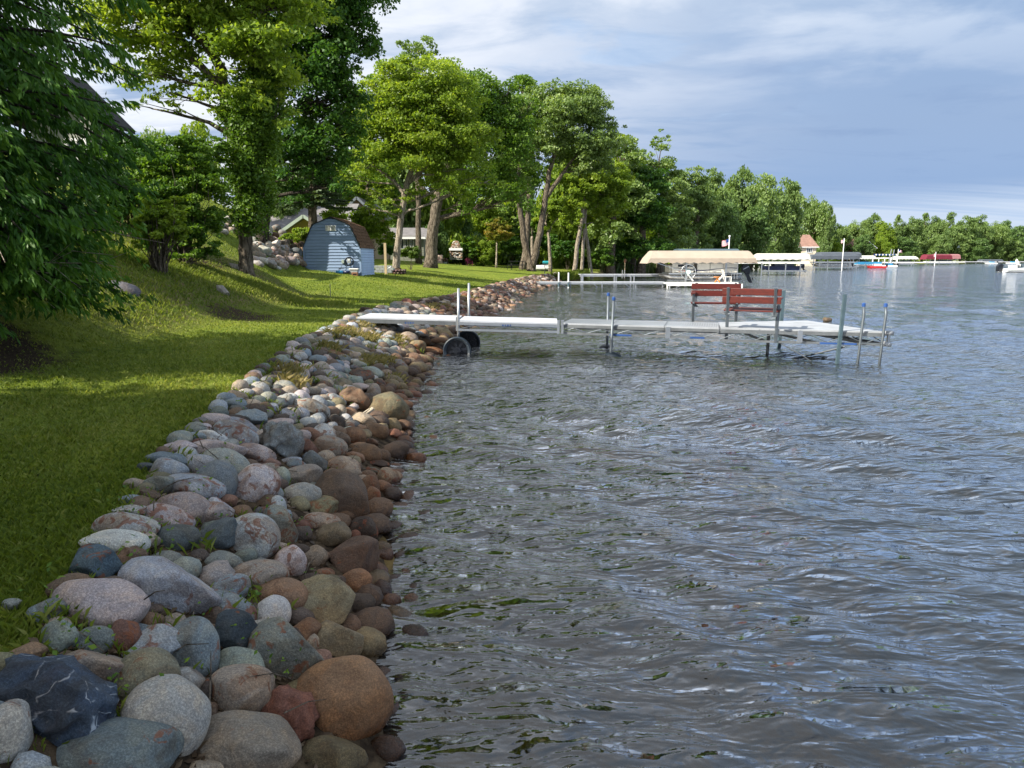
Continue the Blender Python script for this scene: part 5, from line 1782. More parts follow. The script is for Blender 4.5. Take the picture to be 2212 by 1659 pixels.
    cum = np.concatenate([[0], np.cumsum(seg)])
    t = r.uniform(0, 1, n) ** 1.3 * cum[-1]
    cx, cy = np.interp(t, cum, SH[k0:k0 + 8, 0]), np.interp(t, cum, SH[k0:k0 + 8, 1])
    off = r.uniform(9, 17, n)
    X, Y = cx - off * .62, cy + off * .78
    top = 4.2 + 1.8 * hsh(X, Y, .22, 12) + .9 * hsh(X, Y, .9, 13)
    Z = .3 + np.maximum(top, 1.5) * r.uniform(0, 1, n) ** .7
    N = unit(n, r) + np.array([-.3, -.6, .5])
    N /= np.linalg.norm(N, axis=1)[:, None]
    pxs = 1106 + X / Y * FPX
    hide = ((pxs > 1655) & (pxs < 1702)) | ((pxs > 1716) & (pxs < 1770)) | ((pxs > 1843) & (pxs < 1886))
    kp = ~hide | (Z < 1.2)
    X, Y, Z, N = X[kp], Y[kp], Z[kp], N[kp]
    me = leaf_mesh('understory', np.stack([X, Y, Z], 1), N, .75, M['leaf_fardark'], 16, .65)
    tag(link('understory', me), 'dark undergrowth beneath the far shoreline trees', 'undergrowth', kind='stuff')
    # woods that close off the lawn
    n = 46000
    pq = r.uniform(640, 1440, n)
    Y = r.uniform(96, 118, n)
    X = (pq - 1106) / FPX * Y
    top = 8.5 + 2.5 * hsh(X, Y, .20, 22) + 1.2 * hsh(X, Y, .7, 23)
    q = r.uniform(0, 1, n) ** .8
    hide = (pq > 1222) & (pq < 1266) & (Y < 106)
    Z = ground_z(X, Y) + top * q
    kp = ~hide | (Z < 3.2)
    N = unit(n, r) + np.array([-.3, -.6, .5])
    N /= np.linalg.norm(N, axis=1)[:, None]
    tint = np.clip(r.normal(.5, .2, n) + .35 * hsh(X, Y, .5, 24), 0, 1)
    me = leaf_mesh('background_woods', np.stack([X, Y, Z], 1)[kp], N[kp], .56, M['leaf_bright'], 26, .65, tint=tint[kp])
    tag(link('background_woods', me), 'bright green thicket closing off the far end of the lawn', 'woods', kind='stuff')
    # reeds by the landing
    n = 5200
    t = r.uniform(0, 1, n)
    sx = np.interp(t, [0, 1], [12.5, 25])
    sy = np.interp(sx, SH[20:30, 0], SH[20:30, 1])
    X = sx - r.uniform(-.6, 2.2, n)
    Y = sy + r.uniform(-1.2, .8, n)
    o = blades('reeds', X, Y, np.full(n, -.05), r.uniform(1.0, 2.1, n), np.full(n, .075), .35, M['reeds'], 39)
    tag(o, 'green reeds standing at the water edge by the landing', 'reeds', kind='stuff')
    # ragged grass overhanging the vertical bank under the cottonwood
    n = 9000
    y = r.uniform(58, 76, n)
    X = np.interp(y, SH[:, 1], SH[:, 0]) - r.uniform(-.15, .8, n)
    o = blades('bank_grass', X, y, np.interp(X, [0, 1], [.2, .2]) + r.uniform(-.15, .25, n), r.uniform(.25, .6, n), np.full(n, .05), 1.0, M['grass'], 49)
    tag(o, 'long grass hanging over the low bank under the forked cottonwood', 'grass', kind='stuff')


M['dry_grass'] = leaf_mat('dry grass', (.12, .12, .03), (.27, .22, .10), (.42, .34, .20), .35, .8)
M['litter'] = leaf_mat('dry leaf litter', (.035, .020, .011), (.085, .055, .032), (.19, .14, .09), .1, 2)
build_trees()
build_conifers()
build_shrubs()
build_grass()
print('plants done')

# ------------------------------------------------------------ built things
class Thing:
    """an Empty at the base; parts are given in world coordinates"""

    def __init__(s, name, label, cat, base, group=None):
        s.b = Vector(base)
        s.o = thing(name, label, cat, s.b, 0, group)

    def part(s, name, mb, mat, parent=None, smooth=False, bevel=0, label=None, kind=None):
        mb.v = [tuple(Vector(v) - s.b) for v in mb.v]
        o = mb.build(name, mat, parent or s.o, smooth, bevel)
        if label:
            o['label'] = label
        if kind:
            o['kind'] = kind
        return o


def MBX(*boxes):
    m = MB()
    for c, sz in boxes:
        m.box(c, sz)
    return m


def V3(x, y, z):
    return Vector((x, y, z))


def build_dock():
    zt = .65
    T = Thing('dock', 'long grey aluminium roll in dock reaching from the stones over the water', 'dock', (0, 15.5, 0))
    # ramp on the shore and first plank section
    L0, L1 = V3(-3.42, 15.1, .80), V3(-1.24, 15.15, .735)
    Wd = V3(.05, 1.18, 0)

    def panel(a, b, w, th, mat, fr, name='deck_panel', lip=.07, label=None, seams=0):
        m = MB()
        up = V3(0, 0, 1)
        m.prism([a + up * .0, b, b + w, a + w], -up * .03)
        p = T.part(name, m, mat, label=label)
        f = MB()
        dn = -up * (th / 2 + .032)
        f.bar(a + dn, b + dn, .03, th)
        f.bar(a + w + dn, b + w + dn, .03, th)
        f.bar(a + dn * 1.02, a + w + dn * 1.02, .03, th * .96)
        f.bar(b + dn * 1.02, b + w + dn * 1.02, .03, th * .96)
        T.part('deck_frame', f, fr)
        return p

    def truss(a, b, w, drop, fr, step=.33, back=True):
        d = b - a
        L = d.length
        up = V3(0, 0, 1)
        for off in ([V3(0, 0, 0), w] if back else [V3(0, 0, 0)]):
            m = MB()
            m.bar(a + off - up * drop, b + off - up * drop, .035, .045)
            T.part('chord', m, fr)
            n = int(L / step)
            for i in range(n):
                p, q = a + d * (i / n) + off, a + d * ((i + 1) / n) + off
                hi, lo = -up * .10, -up * (drop - .02)
                m = MB()
                m.tube([p + (hi if i % 2 else lo), q + (lo if i % 2 else hi)], .009, 6)
                T.part('brace', m, M['alu_dull'])
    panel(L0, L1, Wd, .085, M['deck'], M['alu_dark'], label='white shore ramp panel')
    a, b = V3(-1.18, 15.0, .735), V3(1.02, 15.18, .665)
    panel(a, b, Wd, .06, M['deck'], M['alu'], label='white plank panel between the wheels and the grey walkway')
    truss(a, b, Wd, .20, M['alu'])
    # hinge plates
    for p in (V3(-1.21, 15.02, .66), V3(1.03, 15.16, .58), V3(1.12, 15.16, .58)):
        T.part('hinge_plate', MBX((p, (.05, .03, .30))), M['alu'])
    # grey perforated walkway
    e0, e1 = V3(1.09, 15.25, zt + .005), V3(4.35, 14.28, zt)
    d = (e1 - e0)
    nrm = V3(-d.y, d.x, 0).normalized() * 1.2
    for i in range(3):
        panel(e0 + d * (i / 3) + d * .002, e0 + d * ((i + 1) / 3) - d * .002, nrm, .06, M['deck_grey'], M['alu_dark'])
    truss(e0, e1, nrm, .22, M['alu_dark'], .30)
    # rows of holes in the walkway read as ribs
    rb = MB()
    for i in range(66):
        p = e0 + d * ((i + .5) / 66) + V3(0, 0, .004)
        rb.bar(p + nrm * .03, p + nrm * .97, .018, .007)
    T.part('deck_ribs', rb, M['alu'], kind='stuff')
    # wide platform at the end
    A, B, C, D = (atz(1541, 704, zt), atz(1911, 716.5, zt), atz(1745, 692.3, zt), atz(1573, 689.8, zt))
    A = e1 + d.normalized() * .02
    D = e1 + nrm + V3(.0, .12, 0)
    for i in range(4):
        t0, t1 = i / 4 + .002, (i + 1) / 4 - .002
        m = MB()
        m.prism([A.lerp(B, t0), A.lerp(B, t1), D.lerp(C, t1), D.lerp(C, t0)], (0, 0, -.03))
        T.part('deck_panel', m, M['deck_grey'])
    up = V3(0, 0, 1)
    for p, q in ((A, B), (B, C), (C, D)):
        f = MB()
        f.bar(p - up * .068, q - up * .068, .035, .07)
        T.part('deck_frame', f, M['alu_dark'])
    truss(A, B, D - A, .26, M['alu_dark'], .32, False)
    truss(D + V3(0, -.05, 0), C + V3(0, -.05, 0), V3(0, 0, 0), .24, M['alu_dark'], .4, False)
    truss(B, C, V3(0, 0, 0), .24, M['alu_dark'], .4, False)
    for k in (.3, .62, .95):
        f = MB()
        f.bar(A.lerp(B, k) - up * .27, D.lerp(C, k) - up * .27, .03, .05)
        T.part('cross_beam', f, M['alu_dark'])
    for px in (1440, 1692):
        p = atz(px, 706, zt - .02)
        q = e0 + d * ((p.x - e0.x) / d.x)
        T.part('joint_plate', MBX((V3(q.x, q.y - .03, .52), (.10, .02, .24))), M['alu'])
    # blue maker's strips on the chords, as the dock shows them
    for px0, px1, ln in ((1318, 1370, A), (1480, 1519, A)):
        xs = (px0 - 1106) / FPX * 14.9, (px1 - 1106) / FPX * 14.5
        p, q = (e0 + d * ((x - e0.x) / d.x) + V3(0, -.022, -.22) for x in xs)
        m = MB()
        m.bar(p, q, .008, .035)
        T.part('blue_strip', m, M['blue'])
    p, q = A.lerp(B, .62) + V3(0, -.025, -.26), A.lerp(B, .84) + V3(0, -.025, -.26)
    T.part('blue_strip', MB().bar(p, q, .008, .035), M['blue'])
    for x0, z0 in ((-2.35, .71), (-.20, .655)):
        for k, w in enumerate((.035, .02, .035, .025)):
            T.part('blue_letter', MBX((V3(x0 + k * .055, 14.975 + (.10 if x0 < -1 else .075) + (.0 if x0 < -1 else 0.0), z0 - .03), (w, .008, .035))), M['blue'])

    # legs
    def leg(x, y, ztop, r, mat, sq=False, cap=None, foot=False, lean=0, name='leg'):
        m = MB()
        p, q = V3(x - lean, y, -1.1), V3(x, y, ztop)
        if sq:
            m.bar(p, q, r * 2, r * 2, (0, 1, 0))
        else:
            m.tube([p, q], r, 12)
        o = T.part(name, m, mat, smooth=not sq)
        if cap:
            c = MB()
            c.lathe((x, y, ztop - .03), [(r * 1.25, 0), (r * 1.25, .06), (r * .9, .075)], 12)
            T.part('cap', c, M['blue'], o)
        if foot:
            c = MB()
            c.lathe((x, y, -.02), [(.20, -.1), (.20, 0), (.14, .05), (.05, .08)], 14)
            T.part('foot_plate', c, M['rubber'], o, True)
    leg(2.20, 15.12 - .27, 1.22, .030, M['alu_dull'], cap=1, foot=1, lean=.06)
    leg(2.27, 16.2, 1.24, .030, M['alu_dull'], cap=1, foot=1)
    pb = atz(1692, 692, zt)
    leg(pb.x, pb.y + .1, 1.34, .035, M['bluegrey_pipe'], True, lean=.03)
    P = A.lerp(B, .735)
    leg(P.x + .02, P.y - .06, 1.38, .030, M['bluegrey_pipe'], True, lean=.07)
    leg(5.62, 14.9, .6, .035, M['alu_dark'])
    # chain and cross cable under the platform
    T.part('tie_rod', MB().tube([V3(5.5, 14.0, .38), V3(6.0, 13.9, .10), V3(6.15, 13.9, .0)], .012, 6), M['alu_dark'])
    T.part('tie_rod', MB().tube([V3(6.7, 13.65, .33), V3(6.0, 14.2, .02)], .018, 6), M['rubber'])
    # boarding ladder
    for k, u in enumerate((.858, .985)):
        q = A.lerp(B, u)
        m = MB()
        m.tube([V3(q.x - .07, q.y - .12, -.5), V3(q.x - .03, q.y - .10, .5), V3(q.x, q.y - .08, 1.0), V3(q.x + .01, q.y - .02, 1.16)], .026, 10)
        o = T.part('ladder_post', m, M['alu_dull'], smooth=True)
        c = MB()
        c.lathe((q.x + .01, q.y - .02, 1.14), [(.036, 0), (.036, .06), (.02, .075)], 12)
        T.part('cap', c, M['blue'], o)
    q0, q1 = A.lerp(B, .858) + V3(-.03, -.10, 0), A.lerp(B, .985) + V3(-.03, -.10, 0)
    for z in (.42, .18, -.05):
        T.part('rung', MB().bar(V3(q0.x, q0.y, z), V3(q1.x, q1.y, z), .05, .025), M['alu_dull'])
    # corner bumper
    bm_ = MB()
    bm_.tube([B + V3(.02, 0, -.03), B + V3(.18, .03, -.03)], .045, 12)
    T.part('bumper', bm_, M['deck_grey'], smooth=True)
    T.part('bumper', MB().tube([B + V3(.0, .0, -.24), B + V3(.15, .03, -.26)], .05, 12), M['deck_grey'], smooth=True)
    T.part('bumper_bracket', MB().bar(B + V3(.10, .02, -.05), B + V3(.10, .02, -.24), .05), M['alu'])

    # wheels and their lift pipes
    for x, y, top in ((-1.19, 15.12 - .18, 1.44), (-1.05, 16.38, 1.50)):
        T.part('pipe', MB().tube([V3(x, y + .08, .05), V3(x + .02, y + .08, top)], .028, 12), M['alu'], smooth=True)
        c = V3(x - .02, y - .02, .085)
        tb = MB()
        prof = [(.235, -.055), (.285, -.075), (.305, -.055), (.31, 0), (.305, .055), (.285, .075), (.235, .055)]
        tb.lathe(c, prof, 36, 'Y')
        # open the middle: drop the two caps made by lathe
        tb.f = tb.f[:-2]
        tb.mi = tb.mi[:-2]
        n = 36
        tb.add([], [])
        tyre = MB()
        ring = [(.235, -.05)] + prof[1:-1] + [(.235, .05), (.235, -.05)]
        tyre.lathe(c, ring, 36, 'Y')
        tyre.f, tyre.mi = tyre.f[:-2], tyre.mi[:-2]
        w = T.part('wheel', tyre, M['rubber'], smooth=False)
        hub = MB()
        hub.lathe(c, [(.085, -.06), (.085, .05)], 20, 'Y')
        hub.lathe(c, [(.030, -.085), (.030, .06)], 12, 'Y')
        for k in range(8):
            an = k * math.pi / 4 + .2
            dv = V3(math.cos(an), 0, math.sin(an))
            hub.bar(c + dv * .07, c + dv * .245, .055, .035, (0, 1, 0))
        T.part('rim', hub, M['black'], w)
        T.part('back_disc', MB().lathe(c + V3(0, .02, 0), [(.238, 0), (.238, .012)], 30, 'Y'), M['black'], w)

    # benches bolted on
    def bench(origin, ax, fw, label):
        """origin on the deck edge, ax along the bench, fw the way the sitter faces"""
        ax, fw = V3(*ax).normalized(), V3(*fw).normalized()
        o_ = Vector(origin)
        b = Thing('bench', label, 'bench', o_, 'red slatted benches on the dock')
        up = V3(0, 0, 1)

        def pt(u, v, w):
            return o_ + ax * u + fw * v + up * w
        for u in (-.49, .49):
            b.part('leg', MB().bar(pt(u, .0, -.27), pt(u * 1.02, .06, .60), .055, .05, (0, 1, 0)), M['alu_dull'])
            b.part('seat_bracket', MB().bar(pt(u, -.30, .33), pt(u, .30, .41), .045, .04), M['alu_dull'])
            b.part('back_post', MB().bar(pt(u * .93, -.27, .28), pt(u * .93, -.365, .85), .05, .035, (0, 1, 0)), M['alu_dull'])
            b.part('armrest', MB().bar(pt(u * 1.04, -.26, .63), pt(u * 1.04, .34, .63), .10, .03), M['redwood'])
            b.part('bolt', MB().tube([pt(u * .93 - .05, -.27, .30), pt(u * .93 + .05, -.27, .30)], .022, 8), M['alu_dull'])
        for w0, y0, hh in ((.765, -.330, .135), (.60, -.302, .135)):
            m = MB()
            c0, c1 = pt(-.57, y0, w0), pt(.57, y0, w0)
            m.bar(c0, c1, .032, hh)
            b.part('backrest_slat', m, M['redwood'], bevel=.008)
        for v in (-.12, .03, .18):
            b.part('seat_slat', MB().bar(pt(-.55, v, .385 + v * .10), pt(.55, v, .385 + v * .10), .135, .032), M['redwood'], bevel=.006)
    dn = d.normalized()
    nn = nrm.normalized()
    bo = A + dn * .62
    bench(bo + V3(.02, .10, 0), (.9, -.43, 0), (.43, .9, 0), 'red slatted bench seen from behind at the near edge of the dock')
    b2 = atz(1546, 690.5, zt)
    bench(b2 + V3(-.02, .05, 0), dn * -1 + nn * -.12, nn * -1, 'red slatted bench at the far edge of the dock, partly hidden behind the nearer one')
    # bollard like rock in the water
    c = atz(1787, 694, 0)
    sh = link('rock', shape_mesh('round', 1, 3, M['stone_dry']))
    sh.location, sh.scale = (c.x, c.y, .05), (.14, .12, .08)
    sh.color = (.10, .08, .06, 1)
    tag(sh, 'dark rock just breaking the surface beyond the dock corner', 'rock')


def build_shed():
    bx, by, bz = -8.02, 31.0, 1.30
    T = Thing('garden_shed', 'blue grey gambrel shed with brown shingles beside the boulder slope', 'shed', (bx, by, bz))
    hw, ev, kx, kz, pz, dp = 1.26, 1.27, .83, 2.20, 2.53, 3.0
    O = V3(bx, by, bz)

    def half(z):
        if z <= ev:
            return hw
        if z <= kz:
            return hw + (kx - hw) * (z - ev) / (kz - ev)
        return kx * (1 - (z - kz) / (pz - kz))
    body = MB()
    prof = [(-hw, -.25), (hw, -.25), (hw, ev), (kx, kz), (0, pz), (-kx, kz), (-hw, ev)]
    body.prism([O + V3(x * .985, .03, z - (.03 if z > 1 else 0)) for x, z in prof], (0, dp - .06, 0))
    T.part('wall', body, M['siding'])
    n = 19
    z = -.05
    step = .135
    while z < pz - .10:
        z1 = min(z + step, pz - .06)
        a0, a1 = half(z) - .055 * (z < ev), half(z1 - .01) - .055 * (z1 < ev)
        m = MB()
        m.add([O + V3(-a0, -.022, z + .004), O + V3(a0, -.022, z + .004), O + V3(a1, .006, z1), O + V3(-a1, .006, z1),
               O + V3(-a0, .03, z), O + V3(a0, .03, z), O + V3(a1, .03, z1), O + V3(-a1, .03, z1)],
              [(0, 1, 2, 3), (4, 7, 6, 5), (0, 4, 5, 1), (3, 2, 6, 7), (0, 3, 7, 4), (1, 5, 6, 2)])
        T.part('siding_board', m, M['siding'])
        z += step
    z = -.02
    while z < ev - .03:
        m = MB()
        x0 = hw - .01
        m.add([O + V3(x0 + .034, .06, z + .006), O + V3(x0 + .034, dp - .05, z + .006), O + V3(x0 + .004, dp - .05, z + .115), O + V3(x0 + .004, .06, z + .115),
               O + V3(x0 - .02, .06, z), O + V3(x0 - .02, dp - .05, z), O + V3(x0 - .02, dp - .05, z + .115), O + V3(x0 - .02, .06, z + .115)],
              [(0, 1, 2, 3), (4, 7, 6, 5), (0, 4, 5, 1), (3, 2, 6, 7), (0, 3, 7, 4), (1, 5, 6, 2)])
        T.part('siding_board', m, M['siding_skylit'])
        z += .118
    for x in (-hw + .01, hw - .012):
        T.part('corner_trim', MBX((O + V3(x, 0, ev / 2 - .06), (.075, .075, ev + .12))), M['siding'])
    T.part('foundation', MBX((O + V3(0, dp / 2, -.16), (hw * 2 - .04, dp - .04, .25))), M['cream_wall'])
    # louvre in the gable
    v = T.part('gable_vent', MBX((O + V3(.0, -.03, 2.08), (.46, .03, .24))), M['white'])
    for i in range(7):
        T.part('louvre', MBX((O + V3(0, -.052, 1.985 + i * .032), (.40, .012, .018))), M['sage_siding'], v)
    T.part('vent_mullion', MBX((O + V3(0, -.056, 2.08), (.02, .016, .22))), M['white'], v)
    # roof skins with overhang and shingles in rows
    seg = [((hw + .05, ev - .06), (kx + .02, kz + .03)), ((kx + .02, kz + .03), (0, pz + .05))]
    rr = random.Random(4)
    for sx in (1, -1):
        for j, ((xa, za), (xb, zb)) in enumerate(seg):
            m = MB()
            a, b = O + V3(sx * xa, -.06, za), O + V3(sx * xb, -.06, zb)
            nr = V3((zb - za) * sx, 0, (xa - xb)).normalized()
            m.prism([a, b, b - nr * .03, a - nr * .03], (0, dp + .12, 0))
            T.part('roof', m, M['black'])
            if sx < 0:
                continue
            rows = 7 if j == 0 else 5
            for r_ in range(rows):
                for c in range(11):
                    t0, t1 = r_ / rows, (r_ + 1.0) / rows
                    y0 = (c + .5 * (r_ % 2)) * (dp + .12) / 11
                    y1 = min(y0 + (dp + .12) / 11 - .012, dp + .12)
                    if y1 - y0 < .05:
                        continue
                    p0, p1 = a.lerp(b, t0), a.lerp(b, t1)
                    h = rr.uniform(.016, .03)
                    s = MB()
                    s.add([p0 + nr * h + V3(0, y0, 0), p0 + nr * h + V3(0, y1, 0), p1 + nr * .008 + V3(0, y1, 0), p1 + nr * .008 + V3(0, y0, 0),
                           p0 + nr * .001 + V3(0, y0, 0), p0 + nr * .001 + V3(0, y1, 0), p1 + nr * .001 + V3(0, y1, 0), p1 + nr * .001 + V3(0, y0, 0)],
                          [(0, 1, 2, 3), (4, 7, 6, 5), (0, 4, 5, 1), (3, 2, 6, 7), (0, 3, 7, 4), (1, 5, 6, 2)])
                    T.part('shingle', s, M['shingle'])
    # hose reel on the wall, pump and boxes in front
    c = O + V3(.78, -.14, .62)
    h = Thing('hose_reel', 'black hose reel hanging on the shed wall', 'hose reel', c)
    m = MB()
    for k in range(3):
        rad = .20 - k * .02
        m.tube([c + V3(rad * math.cos(a), .02 * k, rad * math.sin(a)) for a in [i * math.pi / 12 for i in range(25)]], .012, 6, False)
    h.part('hose', m, M['rubber'], smooth=True)
    h.part('reel_box', MBX((c + V3(.0, -.02, .03), (.16, .10, .20))), M['grey_plastic'], bevel=.01)
    h.part('label_plate', MBX((c + V3(.0, -.075, .07), (.10, .006, .05))), M['white'])
    c2 = O + V3(.48, -.06, .62)
    h2 = Thing('outlet_box', 'small outlet box with a hanging cable left of the hose reel', 'outlet box', c2)
    h2.part('box', MBX((c2, (.11, .07, .16))), M['greytrim'], bevel=.008)
    h2.part('cable', MB().tube([c2 + V3(0, -.03, -.08), c2 + V3(-.08, -.05, -.25), c2 + V3(-.20, -.08, -.55), c2 + V3(-.1, -.12, -.66)], .008, 5), M['black'])
    g = O + V3(.50, -.42, .02)
    p = Thing('water_pump', 'blue water pump on the grass before the shed', 'pump', g)
    p.part('tank', MB().tube([g + V3(-.25, 0, .13), g + V3(.06, 0, .11)], .095, 14), M['pump'], smooth=True)
    p.part('motor', MB().tube([g + V3(.08, 0, .14), g + V3(.34, 0, .14)], .07, 12), M['navy'], smooth=True)
    p.part('nozzle', MB().tube([g + V3(-.12, 0, .2), g + V3(-.12, 0, .30), g + V3(.1, 0, .32)], .02, 8), M['black'])
    g = O + V3(1.02, -.30, .03)
    q = Thing('crate', 'grey lidded crate against the shed corner', 'crate', g)
    q.part('box', MBX((g + V3(0, 0, .13), (.34, .26, .22))), M['grey_plastic'], bevel=.01)
    q.part('lid', MBX((g + V3(0, 0, .27), (.40, .32, .05))), M['white'], bevel=.01)
    g = O + V3(1.12, -.62, .0)
    q = Thing('clay_block', 'terracotta block standing in front of the grey crate', 'block', g)
    q.part('block', MBX((g + V3(0, 0, .07), (.26, .16, .18))), M['clay'], bevel=.006)
    q.part('slot', MBX((g + V3(0, -.085, .08), (.16, .006, .05))), M['black'])


def window(T, x0, x1, z0, z1, y, n=1, frame='white'):
    f = MB()
    w, h = x1 - x0, z1 - z0
    cx, cz = (x0 + x1) / 2, (z0 + z1) / 2
    t = min(.12, w * .12)
    f.box((cx, y - .05, z1 - t / 2), (w, .10, t))
    f.box((cx, y - .05, z0 + t / 2), (w, .10, t))
    f.box((x0 + t / 2, y - .052, cz), (t, .10, h - 2 * t))
    f.box((x1 - t / 2, y - .052, cz), (t, .10, h - 2 * t))
    for k in range(1, n):
        f.box((x0 + w * k / n, y - .045, cz), (t * .6, .08, h - 2 * t))
    o = T.part('window', f, M[frame])
    T.part('pane', MBX(((cx, y - .02, cz), (w - t, .03, h - t))), M['glass'], o)


def gable_house(name, label, px0, px1, yb, ye, yr, Y, depth, wall, roof, ridge='x', wins=(), over=.5, trim='white', lap=True, z0=None):
    """a house placed from its outline; ridge runs along x, or towards the camera ('y')"""
    a, b = at(px0, ye, Y), at(px1, ye, Y)
    base = gz((a.x + b.x) / 2, Y) if z0 is None else z0
    zb = min(base, at(px0, yb, Y).z)
    T = Thing(name, label, 'house', ((a.x + b.x) / 2, Y, zb))
    x0, x1, ze, zr = a.x, b.x, a.z, at(px0, yr, Y if ridge == 'y' else Y + depth / 2).z
    w = MB()
    if ridge == 'x':
        w.prism([V3(x0, Y, zb - .5), V3(x0, Y + depth, zb - .5), V3(x0, Y + depth, ze), V3(x0, Y + depth / 2, zr - .08), V3(x0, Y, ze)], (x1 - x0, 0, 0))
    else:
        w.prism([V3(x0, Y, zb - .5), V3(x1, Y, zb - .5), V3(x1, Y, ze), V3((x0 + x1) / 2, Y, zr - .08), V3(x0, Y, ze)], (0, depth, 0))
    T.part('wall', w, wall)
    if lap:
        z = zb
        k = 0
        while z < ze - .1 and k < 24:
            T.part('siding_board', MBX((((x0 + x1) / 2, Y - .012, z + .11), (x1 - x0 - .02, .03, .20))), wall)
            z += .23
            k += 1
    for s in (0, 1):
        r = MB()
        if ridge == 'x':
            m0 = V3(x0 - over, Y + depth / 2, zr)
            sl = (zr - ze) / (depth / 2)
            e = V3(x0 - over, Y - over if s == 0 else Y + depth + over, ze - sl * over)
            r.prism([m0, e, e - V3(0, 0, .14), m0 - V3(0, 0, .14)], (x1 - x0 + 2 * over, 0, 0))
        else:
            cx = (x0 + x1) / 2
            sl = (zr - ze) / ((x1 - x0) / 2)
            m0 = V3(cx, Y - over, zr)
            e = V3(x0 - over if s == 0 else x1 + over, Y - over, ze - sl * over)
            r.prism([m0, e, e - V3(0, 0, .14), m0 - V3(0, 0, .14)], (0, depth + 2 * over, 0))
            f = MB()
            f.bar(m0 + V3(0, -.03, -.10), e + V3(0, -.03, -.10), .05, .20)
            T.part('fascia', f, M[trim])
        T.part('roof', r, roof)
    if ridge == 'x':
        sl = (zr - ze) / (depth / 2)
        T.part('fascia', MBX((((x0 + x1) / 2, Y - over - .03, ze - sl * over - .09), (x1 - x0 + 2 * over, .05, .20))), M[trim])
    for (wx0, wx1, wy0, wy1, n) in wins:
        p, q = at(wx0, wy1, Y), at(wx1, wy0, Y)
        window(T, p.x, q.x, p.z, q.z, Y - .03, n)
    return T


def build_houses():
    gable_house('house', 'long house with a light grey shingle roof and tan gable above the boulders', 560, 735, 540, 497, 440, 52, 9, M['tan_siding'], M['shingle_grey'], 'x', lap=False)
    gable_house('house_wing', 'tan gabled wing with a shaded green edged eave beside the spruce trunk', 618, 712, 530, 497, 465, 47, 4.5, M['tan_siding'], M['shingle_grey'], 'y', trim='greytrim', over=.9)
    gable_house('house', 'tan two storey house part seen above the shed roof with one dark window', 742, 806, 530, 456, 425, 62, 8, M['tan_siding'], M['shingle_grey'], 'y',
                [(788, 800, 457, 468, 2)])
    T = gable_house('house', 'low sage green house with white framed windows behind the junipers', 838, 915, 550, 510, 492, 76, 8, M['sage_siding'], M['shingle_grey'], 'x',
                    [(843, 847, 517, 534, 1), (866, 873, 514, 538, 1), (876, 880, 516, 534, 1), (886, 893, 515, 534, 2)], lap=True)
    gable_house('house', 'cream house half hidden behind the three leaning trunks', 1216, 1268, 545, 487, 468, 104, 9, M['cream_wall'], M['shingle_grey'], 'x', [(1250, 1262, 503, 512, 2)], lap=False, over=1.2)
    gable_house('house', 'dark roofed house glimpsed through the cedar boughs', 60, 196, 470, 226, 150, 24, 1.2, M['sage_siding'], M['black_roof'], 'y', [(150, 190, 300, 360, 2)], trim='black', lap=False)
    gable_house('house', 'brown roofed house with a pale front among the shoreline trees', 1724, 1764, 556, 531, 507, 180, 12, M['cream_wall'], M['shingle_tan'], 'x', [(1741, 1755, 536, 546, 3)], lap=False)
    gable_house('house', 'white house with tall windows behind the white boat cover', 1640, 1705, 556, 530, 515, 150, 9, M['white'], M['shingle_grey'], 'x',
                [(1664, 1672, 535, 549, 2), (1676, 1686, 535, 549, 2)], lap=False)
    gable_house('house', 'red walled house peeking between far trees', 1843, 1890, 556, 533, 515, 216, 9, M['red_wall'], M['shingle_tan'], 'y', [(1852, 1858, 540, 548, 1)], lap=False)
    gable_house('house', 'pale house in the shade right of the maroon covers', 2078, 2112, 558, 545, 535, 292, 9, M['sage_siding'], M['shingle_grey'], 'x', [(2090, 2098, 548, 554, 2)], lap=False)


def cover(T, x0, x1, Y0, Y1, zb, zs, zt, mat, skew=.0, endz=True, n=26, name='canopy', scallop=.04):
    """boat lift cover: vertical skirt, sloping sides, flat narrow top"""
    W = Y1 - Y0
    prof = [(0, zb), (0, zs), (.22, zt - (zt - zs) * .12), (.36, zt), (.64, zt), (.78, zt - (zt - zs) * .12), (1, zs), (1, zb)]
    m = MB()
    vs, fs = [], []
    P = len(prof)
    for i in range(n + 1):
        t = i / n
        for k, (v, z) in enumerate(prof):
            x = x0 + (x1 - x0) * t
            topness = (z - zb) / (zt - zb)
            x += skew * topness * (1 - t) - abs(skew) * .8 * topness * t
            zz = z
            if k in (0, P - 1):
                zz += scallop * (1 if i % 2 else -1) * .5
            else:
                pass
            vs.append(V3(x, Y0 + W * v, zz))
    for i in range(n):
        for k in range(P - 1):
            fs.append((i * P + k, (i + 1) * P + k, (i + 1) * P + k + 1, i * P + k + 1))
    fs.append(tuple(range(P)))
    fs.append(tuple(n * P + k for k in range(P - 1, -1, -1)))
    m.add(vs, fs)
    return T.part(name, m, mat)


